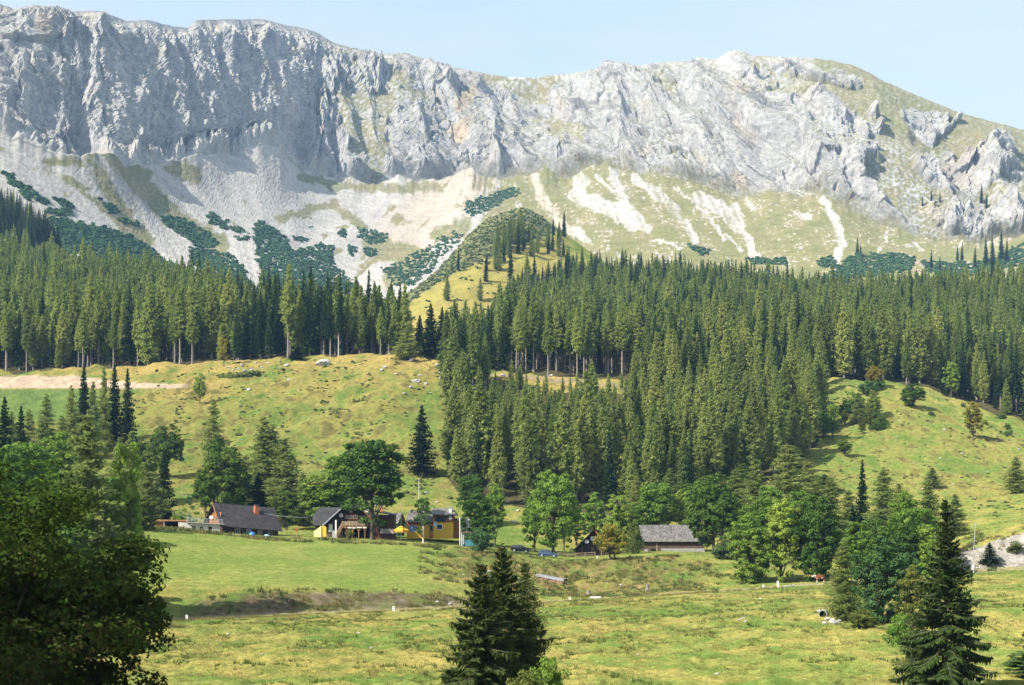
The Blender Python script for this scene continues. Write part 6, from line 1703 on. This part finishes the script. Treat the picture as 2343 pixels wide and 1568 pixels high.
pole('stake', 1375.5, 1295, 1250, 316, 0.045, 'plank', 'tall thin stake left of the two-trunked maple', 'stake')
for px, y0, h, w, l in ((427, 1421, 16, .16, 'white marker post at the left end of the lane'), (900, 1399, 14, .15, 'white marker post on the lane left of the front spruces'), (1303, 1376, 12, .15, 'white marker post on the lane right of the front spruces'),
                        (1746, 1345, 9, .16, 'short white post left of the tall one on the lane'), (1779, 1343, 16, .17, 'tall white post on the lane left of the cow'), (2225, 1301, 12, .17, 'white post below the leaning pole')):
    Y = float(np.interp(px, us, Yroad0)) - 0.3
    o = root('marker_post', px, y0 + 3, Y, l, 'post')
    hh_ = h * Y / F
    B().box(-w, w, -w * 0.6, w * 0.6, -0.6, hh_).build('shaft', MT['paint'], o)
    B().poly_prism([(-w * .98, -w * 0.6, hh_ + 0.002), (w * .98, -w * 0.6, hh_ + 0.002), (0, -w * 0.6, hh_ + w * 0.6)], (0, w * 1.2, 0)).build('top', MT['paint'], o)
for px, y0, h, l in ((1365.3, 1283, 11, 'white board leaning before the cabin'), (1387, 1286, 7, 'short white stub left of the two-trunked maple')):
    Y = 322; o = root('board', px, y0, Y, l, 'board'); o.rotation_euler = (0, R(5), 0)
    tag(o, l, 'board'); B().box(-0.12, 0.12, -0.04, 0.04, -0.3, h * Y / F).build('plank', MT['paint'], o)
tg = ground_at(1362, 1370, 200, 300)
o = tag(empty('trough', tg + Vector((0, 0, 0.05)), R(4)), 'low white concrete trough beside the lane', 'trough')
B().box(-0.85, 0.85, -0.3, -0.2, -0.2, 0.28).box(-0.85, 0.85, 0.2, 0.3, -0.2, 0.28).box(-0.85, -0.75, -0.2, 0.2, -0.2, 0.28).box(0.75, 0.85, -0.2, 0.2, -0.2, 0.28).box(-0.75, 0.75, -0.2, 0.2, -0.2, 0.0).build('basin', MT['white'], o)

# rail fence by the cabin
o = tag(empty('rail_fence', (0, 0, 0)), 'low wooden rail fence between the blue car and the cabin', 'fence')
prev = None; rails = B()
for k, px in enumerate((1278, 1297, 1317, 1338, 1361)):
    p = gp(px, 338.5 + 0.3 * k)
    B().box(p.x - 0.06, p.x + 0.06, p.y - 0.06, p.y + 0.06, p.z - 0.4, p.z + 0.95).build('post', MT['plank'], o)
    if prev is not None: rails.tube([prev + Vector((0, -.08, 0.82)), p + Vector((0, -.08, 0.82))], 0.055, 6).tube([prev + Vector((0, -.08, 0.42)), p + Vector((0, -.08, 0.40))], 0.045, 6)
    prev = p
rails.build('rail', MT['plank'], o)
o = tag(empty('garden_fence', (0, 0, 0)), 'small pale wooden fence on the grass before the white door of the inn', 'fence')
prev = None; rails = B()
for k, px in enumerate((722, 736, 748, 761)):
    p = gp(px, 326)
    B().box(p.x - 0.045, p.x + 0.045, p.y - 0.045, p.y + 0.045, p.z - 0.3, p.z + 1.0).build('post', MT['plank'], o)
    if prev is not None:
        for z in (0.35, 0.62, 0.9): rails.tube([prev + Vector((0, -.06, z)), p + Vector((0, -.06, z))], 0.03, 5)
    prev = p
rails.build('rail', MT['plank'], o)

# lift pylon and cables
o = root('lift_pylon', 431, 1158, 405, 'green T-shaped lift pylon on the meadow above the farmhouse', 'pylon')
B().tube([(0, 0, -3), (0, 0, 2.9)], 0.16).build('mast', MT['greenp'], o)
B().box(-1.4, 0.9, -0.1, 0.1, 2.9, 3.1).build('crossarm', MT['greenp'], o)
for x in (-1.25, 0.75): B().tube([(x, -0.12, 2.8), (x, 0.12, 2.8)], 0.22, 12).build('wheel', MT['paint'], o)
for k, (a, b_, l) in enumerate((((352, 1142, 372), (457, 1187, 336), 'upper power cable running down to the terrace of the white annex'), ((350, 1149, 372), (442, 1190, 336), 'lower power cable running down to the terrace of the white annex'), ((604, 1175, 342), (705, 1184, 340), 'thin cable strung between the farmhouse and the inn'))):
    A_p = Vector(((a[0] - XC) / F * a[2], a[2], zof(a[1], a[2]))); B_p = Vector(((b_[0] - XC) / F * b_[2], b_[2], zof(b_[1], b_[2])))
    P_ = [A_p.lerp(B_p, t / 10) + Vector((0, 0, -0.9 * (t / 10) * (1 - t / 10))) for t in range(11)]
    tag(B().tube(P_, 0.032, 5).build('power_cable', MT['galv']), l, 'cable')

# blue sheet heaps by the farmhouse, bird feeder, wood pile, stumps
def heap(name, px, ybase, Y, w, d, h, mat, label, cat, seed):
    g = np.random.default_rng(seed); V0, F0 = ICO[3]
    V = V0.copy(); V[:, 2] = np.maximum(V[:, 2], -0.3)
    V *= (1 + 0.16 * noise2(V0[:, 0] * 2 + seed, V0[:, 1] * 2 + V0[:, 2] * 2, seed) + 0.05 * noise2(V0[:, 0] * 7, V0[:, 2] * 7, seed))[:, None]
    V *= np.array([w / 2, d / 2, h])
    ob = obj(name, mesh_np(name, V, F0, MT[mat], smooth=True), None, ((px - XC) / F * Y, Y, zof(ybase, Y)))
    return tag(ob, label, cat)
heap('tarpaulin', 577, 1226, 329, 1.5, 1.2, 0.85, 'tarp', 'bright blue plastic sheet heaped by the farmhouse wall', 'tarpaulin', 3)
heap('tarpaulin', 610, 1228, 329, 1.4, 1.0, 0.45, 'lblue', 'pale blue bundle by the right corner of the farmhouse', 'tarpaulin', 4)
o = root('bird_feeder', 678.5, 1224, 330, 'little red-roofed box on a stake between farmhouse and inn', 'bird feeder')
B().tube([(0, 0, -0.6), (0, 0, 0.75)], 0.05).build('stake', MT['plank'], o)
B().box(-0.2, 0.2, -0.18, 0.18, 0.753, 1.0).build('box', MT['boardo'], o)
B().poly_prism([(-0.3, -0.25, 1.003), (0.3, -0.25, 1.003), (0, -0.25, 1.35)], (0, 0.5, 0)).build('roof', MT['redp'], o)

a, b_ = ground_at(1234, 1324, 240, 340), ground_at(1290, 1337, 240, 340)
o = tag(empty('wood_pile', (a + b_) / 2, math.atan2(b_.y - a.y, b_.x - a.x)), 'long pile of split logs under a grey plastic sheet above the lane', 'wood pile')
Lp = (b_ - a).length + 0.3; sl_ = (b_.z - a.z) / Lp
g = np.random.default_rng(9); lb = B()
for row in range(4):
    for k in range(int(Lp / 0.26)):
        x = -Lp / 2 + 0.13 + k * 0.26 + 0.08 * (row % 2) + g.normal(0, 0.02); z = -0.25 + row * 0.25 + sl_ * x
        lb.tube([(x, -0.75 + g.normal(0, 0.04), z), (x, 0.75, z)], 0.125, 6)
lb.build('logs', MT['wood_end'], o)['kind'] = 'stuff'
nx, ny = 34, 9
Vs, idx = [], []
for i in range(nx):
    for j in range(ny):
        x = -Lp / 2 - 0.15 + (Lp + 0.3) * i / (nx - 1); t = j / (ny - 1) * 2 - 1
        y = 0.92 * math.sin(t * 1.45); z = 0.66 + sl_ * x + 0.16 * (1 - t * t) - 0.30 * abs(t) ** 6 + 0.06 * float(noise2(x * 1.5, t * 2, 5)) + 0.04 * float(noise2(x * 5, t * 4, 6))
        Vs.append((x, y, z))
cv = obj('cover', mesh_np('cover', np.array(Vs), grid_faces(nx, ny), MT['sheet'], smooth=False), o)
sm = cv.modifiers.new('t', 'SOLIDIFY'); sm.thickness = 0.02

def stump(p, r, h, label, s):
    g = np.random.default_rng(s); o = tag(empty('tree_stump', p, s), label, 'stump')
    b = B(); b.tube([(0, 0, -0.2), (0, 0, 0.05), (0, 0, h * 0.5), (0.02, 0, h)], r, 10)
    ob = b.build('trunk', M_bark, o)
    for v in ob.data.vertices:
        if v.co.z < 0.1: v.co.x *= 1.5; v.co.y *= 1.5
        v.co.x += g.normal(0, 0.03 * r); v.co.z += g.normal(0, 0.05 * h) if v.co.z > h * .8 else 0
    B().tube([(0.02, 0, h * 0.97), (0.02, 0, h * 1.03)], r * 0.8, 10).build('cut_face', MT['plank'], o)
stump(ground_at(1346, 1360, 230, 330), 0.34, 0.7, 'round grey stump in the weeds above the trough', 1)
stump(ground_at(1481, 1352, 230, 330), 0.3, 1.2, 'tall broken stump at the right end of the weedy bank', 2)

# culvert pipe with stone apron
cp = ground_at(1882, 1412, 120, 270)
o = tag(empty('culvert_pipe', cp + Vector((0, 0, 0.35)), R(-14)), 'concrete culvert pipe sticking out of the bank below the lane', 'pipe')
seg = 24
V, Fq = [], []
for (r_, y) in ((0.52, 2.5), (0.52, -0.35), (0.42, -0.35), (0.42, 2.5)):
    for k in range(seg): a_ = 6.2832 * k / seg; V.append((r_ * math.cos(a_), y, r_ * math.sin(a_)))
for q in range(3):
    for k in range(seg): Fq.append((q * seg + k, q * seg + (k + 1) % seg, (q + 1) * seg + (k + 1) % seg, (q + 1) * seg + k))
obj('pipe', mesh_np('pipe', np.array(V), np.array(Fq), MT['concrete'], smooth=False), o)
B().tube([(0, 1.2, 0), (0, 1.25, 0)], 0.418, 20).build('dark_end', MT['dark'], o)
for k, (x, y, r_) in enumerate(((1893, 1420, .42), (1903, 1425, .5), (1912, 1428, .38), (1885, 1428, .3), (1920, 1424, .3), (1873, 1400, .26))):
    stone(ground_at(x, y, 110, 260), r_, k, 'pale stone slab below the culvert pipe', 'stones below the culvert')
for k, (x, y) in enumerate(((1798, 1340), (1806, 1338), (1814, 1339))):
    stone(gp(x, float(np.interp(x, us, Yroad0)) - 0.8), 0.34, k, 'white stone on the lane edge between post and cow', 'white stones on the lane edge')

# ------------------------------------------------------------------ cars
def car_paint(name, col):
    m, n, out = new_mat(name)
    p = N(n, 'ShaderNodeBsdfPrincipled')
    f = noise_tex(n, 4, 3, 0.6)
    n.links.new(mixc(n, 1.0, col, ramp(n, f, 0.88, 1.12), 'MULTIPLY'), p.inputs['Base Color'])
    p.inputs['Metallic'].default_value = 0.4; p.inputs['Roughness'].default_value = 0.3
    p.inputs['Coat Weight'].default_value = 0.7; p.inputs['Coat Roughness'].default_value = 0.06
    n.links.new(p.outputs[0], out.inputs[0])
    return m
M_tyre = simple('tyre_rubber', (.02, .02, .02), 0.9, 0.2, 6); M_rim = simple('alloy_rim', (.55, .56, .58), 0.35, 0.05, 5, metal=0.7); M_lamp = simple('lamp_glass', (.7, .7, .72), 0.15, 0.05, 5, spec=0.8); M_tail = simple('tail_lamp_red', (.35, .02, .02), 0.2, 0.1, 5)
def make_car(paint, loc, rz, label, rx=0.0):
    """hatchback, nose along +x, 4.15 m long"""
    o = tag(empty('car', loc, rz), label, 'car', 'cars parked on the grass behind the lane')
    o.rotation_euler = (0, rx, rz)
    #  stations along x: (x, sill z, shoulder z, half width at shoulder, roof z, half width at roof)
    st = [(-2.06, .42, .78, .66, .86, .62), (-2.0, .30, .92, .78, 1.0, .66), (-1.80, .22, .96, .84, 1.28, .60), (-1.45, .20, .96, .86, 1.46, .58), (-0.7, .19, .94, .87, 1.51, .60), (0.0, .19, .93, .87, 1.49, .60), (0.45, .19, .92, .87, 1.36, .60), (1.05, .20, .90, .86, .965, .70), (1.6, .22, .82, .83, .88, .68), (1.92, .28, .72, .76, .78, .60), (2.07, .36, .60, .60, .64, .5)]
    V, Fq, glass = [], [], []
    for (x, zs, zb, wb, zr, wr) in st:
        V += [(x, -wb * 0.88, zs), (x, -wb, (zs + zb) / 2), (x, -wb, zb), (x, -wr, zr), (x, -wr * 0.5, zr + 0.03), (x, wr * 0.5, zr + 0.03), (x, wr, zr), (x, wb, zb), (x, wb, (zs + zb) / 2), (x, wb * 0.88, zs)]
    m = 10
    gq = []
    for i in range(len(st) - 1):
        for k in range(m):
            f = (i * m + k, i * m + (k + 1) % m, (i + 1) * m + (k + 1) % m, (i + 1) * m + k)
            Fq.append(f)
            if (k in (2, 6) and 2 <= i <= 6) or (k in (3, 4, 5) and i in (1, 6)): gq.append(f)
    Fq.append(tuple(range(m))[::-1]); Fq.append(tuple((len(st) - 1) * m + k for k in range(m)))
    b = B(); b.V, b.Fc = V, Fq
    b.build('body', paint, o)
    # glass sits 8 mm proud of the body and stops short of the pillars
    gb = B()
    for f in gq:
        P4 = [Vector(V[i]) for i in f]; c = sum(P4, Vector()) / 4
        nrm = (P4[1] - P4[0]).cross(P4[3] - P4[0]).normalized()
        if nrm.dot(c - Vector((0, 0, 0.7))) < 0: nrm = -nrm
        gb.poly_prism([c + (p - c) * 0.90 + nrm * 0.004 for p in P4], nrm * 0.008)
    gb.build('windows', MT['glass'], o)
    for x in (-1.28, 1.28):
        for sgn in (-1, 1):
            w = B().tube([(x, sgn * 0.70, 0.31), (x, sgn * 0.885, 0.31)], 0.31, 20).build('wheel', M_tyre, o)
            B().tube([(x, sgn * 0.88, 0.31), (x, sgn * 0.90, 0.31)], 0.20, 14).build('rim', M_rim, w)
    for sgn in (-1, 1):
        B().box(1.78, 1.99, sgn * 0.62 - 0.13, sgn * 0.62 + 0.13, 0.62, 0.76).build('headlight', M_lamp, o)
        B().box(-2.04, -1.93, sgn * 0.70 - 0.09, sgn * 0.70 + 0.09, 0.78, 0.98).build('tail_light', M_tail, o)
        B().box(0.72, 0.88, sgn * 0.98 - 0.08, sgn * 0.98 + 0.08, 0.96, 1.08).build('mirror', paint, o)
    B().box(2.0, 2.09, -0.62, 0.62, 0.28, 0.44).build('bumper', MT['metal'], o)
    for sgn in (-1, 1): B().box(0.0, 0.14, sgn * 0.875 - 0.012, sgn * 0.875 + 0.012, 0.80, 0.83).build('handle', paint, o)
    return o
p = gp(1254, 329); make_car(car_paint('blue_car_paint', (.05, .095, .19)), p + Vector((0, 0, 0.02)), R(-9), 'dark blue hatchback parked under the big light green maple', R(3))
p = gp(1191, 334); make_car(car_paint('black_car_paint', (.012, .013, .016)), p + Vector((0, 0, 0.02)), R(-12), 'black hatchback parked left of the blue one', R(4))

# ------------------------------------------------------------------ the cow behind the lane
def cow():
    Yc = float(np.interp(1875, us, Yroad1)) + 1.6
    p = gp(1875, Yc)
    o = tag(empty('cow', p, R(184)), 'red-brown cow with white head standing at the lane', 'cow')
    J = {'tail': (-0.72, 0, 1.22), 'hip': (-0.55, 0, 1.12), 'mid': (0.0, 0, 1.02), 'sho': (0.52, 0, 1.10), 'neck': (0.85, 0, 1.18), 'poll': (1.10, 0, 1.24), 'muz': (1.45, 0, 0.98)}
    Rr_ = {'tail': .16, 'hip': .33, 'mid': .40, 'sho': .33, 'neck': .22, 'poll': .17, 'muz': .10}
    E = [('tail', 'hip'), ('hip', 'mid'), ('mid', 'sho'), ('sho', 'neck'), ('neck', 'poll'), ('poll', 'muz')]
    for s, sg in (('l', 1), ('r', -1)):
        J['hk' + s] = (-0.62, sg * 0.20, 0.80); J['ho' + s] = (-0.74, sg * 0.20, 0.48); J['hf' + s] = (-0.66, sg * 0.20, 0.06)
        J['fe' + s] = (0.50, sg * 0.19, 0.74); J['fk' + s] = (0.50, sg * 0.19, 0.42); J['ff' + s] = (0.53, sg * 0.19, 0.06)
        for k, r_ in (('hk', .17), ('ho', .075), ('hf', .06), ('fe', .13), ('fk', .07), ('ff', .06)): Rr_[k + s] = r_
        E += [('hip', 'hk' + s), ('hk' + s, 'ho' + s), ('ho' + s, 'hf' + s), ('sho', 'fe' + s), ('fe' + s, 'fk' + s), ('fk' + s, 'ff' + s)]
    names = list(J); me = bpy.data.meshes.new('cow_skeleton')
    me.from_pydata([J[k] for k in names], [(names.index(a), names.index(b)) for a, b in E], [])
    t = bpy.data.objects.new('cow_skeleton', me); COL.objects.link(t)
    sk = t.modifiers.new('s', 'SKIN'); sk.use_smooth_shade = True
    for i, k in enumerate(names):
        me.skin_vertices[0].data[i].radius = (Rr_[k], Rr_[k] * (1.15 if k in ('mid', 'hip', 'sho') else 1)); me.skin_vertices[0].data[i].use_root = (k == 'hip')
    t.modifiers.new('d', 'SUBSURF').levels = 2
    bpy.context.view_layer.update()
    dg = bpy.context.evaluated_depsgraph_get()
    body = bpy.data.meshes.new_from_object(t.evaluated_get(dg))
    bpy.data.objects.remove(t)
    n = len(body.vertices); co = np.zeros(n * 3, np.float32); body.vertices.foreach_get('co', co); co = co.reshape(-1, 3)
    at = body.attributes.new('col', 'FLOAT_COLOR', 'POINT')
    wn = noise2(co[:, 0] * 2.2 + 3, co[:, 2] * 2.2, 41)
    white = (co[:, 0] > 0.78) | (co[:, 2] < 0.42) | ((co[:, 2] < 0.78) & (wn > 0.1)) | (wn > 0.55)
    c = np.ones((n, 4), np.float32); c[:, :3] = np.where(white[:, None], (.58, .53, .46), (.17, .062, .028))
    at.data.foreach_set('color', c.ravel())
    body.materials.clear(); body.materials.append(ground_mat('cow_hide', 8, 30, 0.08, 0.12, 0.1, 0.01))
    obj('body', body, o)
    for sg in (-1, 1):
        B().poly_prism([(1.08, sg * 0.14, 1.30), (1.03, sg * 0.36, 1.26), (1.06, sg * 0.34, 1.18), (1.10, sg * 0.15, 1.20)], (0.03, 0, 0)).build('ear', MT['boardo'], o)
        B().tube([(1.10, sg * 0.10, 1.36), (1.12, sg * 0.22, 1.44), (1.15, sg * 0.22, 1.56)], 0.022, 6).build('horn', MT['plank'], o)
        B().box(1.245, 1.275, sg * 0.125 - 0.02, sg * 0.125 + 0.02, 1.14, 1.18).build('eye', MT['dark'], o)
    B().tube([(-0.86, 0, 1.28), (-0.95, 0, 1.0), (-0.93, 0, 0.62)], 0.03, 6).build('tail', MT['boardo'], o)
cow()
# ------------------------------------------------------------------ the air between the camera and the far ridge
def haze_box():
    x0, x1, y0, y1, z0, z1 = -4200, 4200, -400, 4200, float(min(GZ.min(), MZ2.min())) - 1.0, float(MZ2.max()) + 6.0
    V = np.array([(x, y, z) for z in (z0, z1) for y in (y0, y1) for x in (x0, x1)], float)
    Fq = np.array([(0, 2, 3, 1), (4, 5, 7, 6), (0, 1, 5, 4), (2, 6, 7, 3), (0, 4, 6, 2), (1, 3, 7, 5)])
    m, n, out = new_mat('haze_air')
    pv = N(n, 'ShaderNodeVolumePrincipled')
    pv.inputs['Color'].default_value = (0.32, 0.60, 1.0, 1)
    pv.inputs['Density'].default_value = 0.62e-4
    pv.inputs['Anisotropy'].default_value = 0.0
    n.links.new(pv.outputs[0], out.inputs['Volume'])
    tag(obj('haze', mesh_np('haze', V, Fq, m)), kind='stuff')
haze_box()
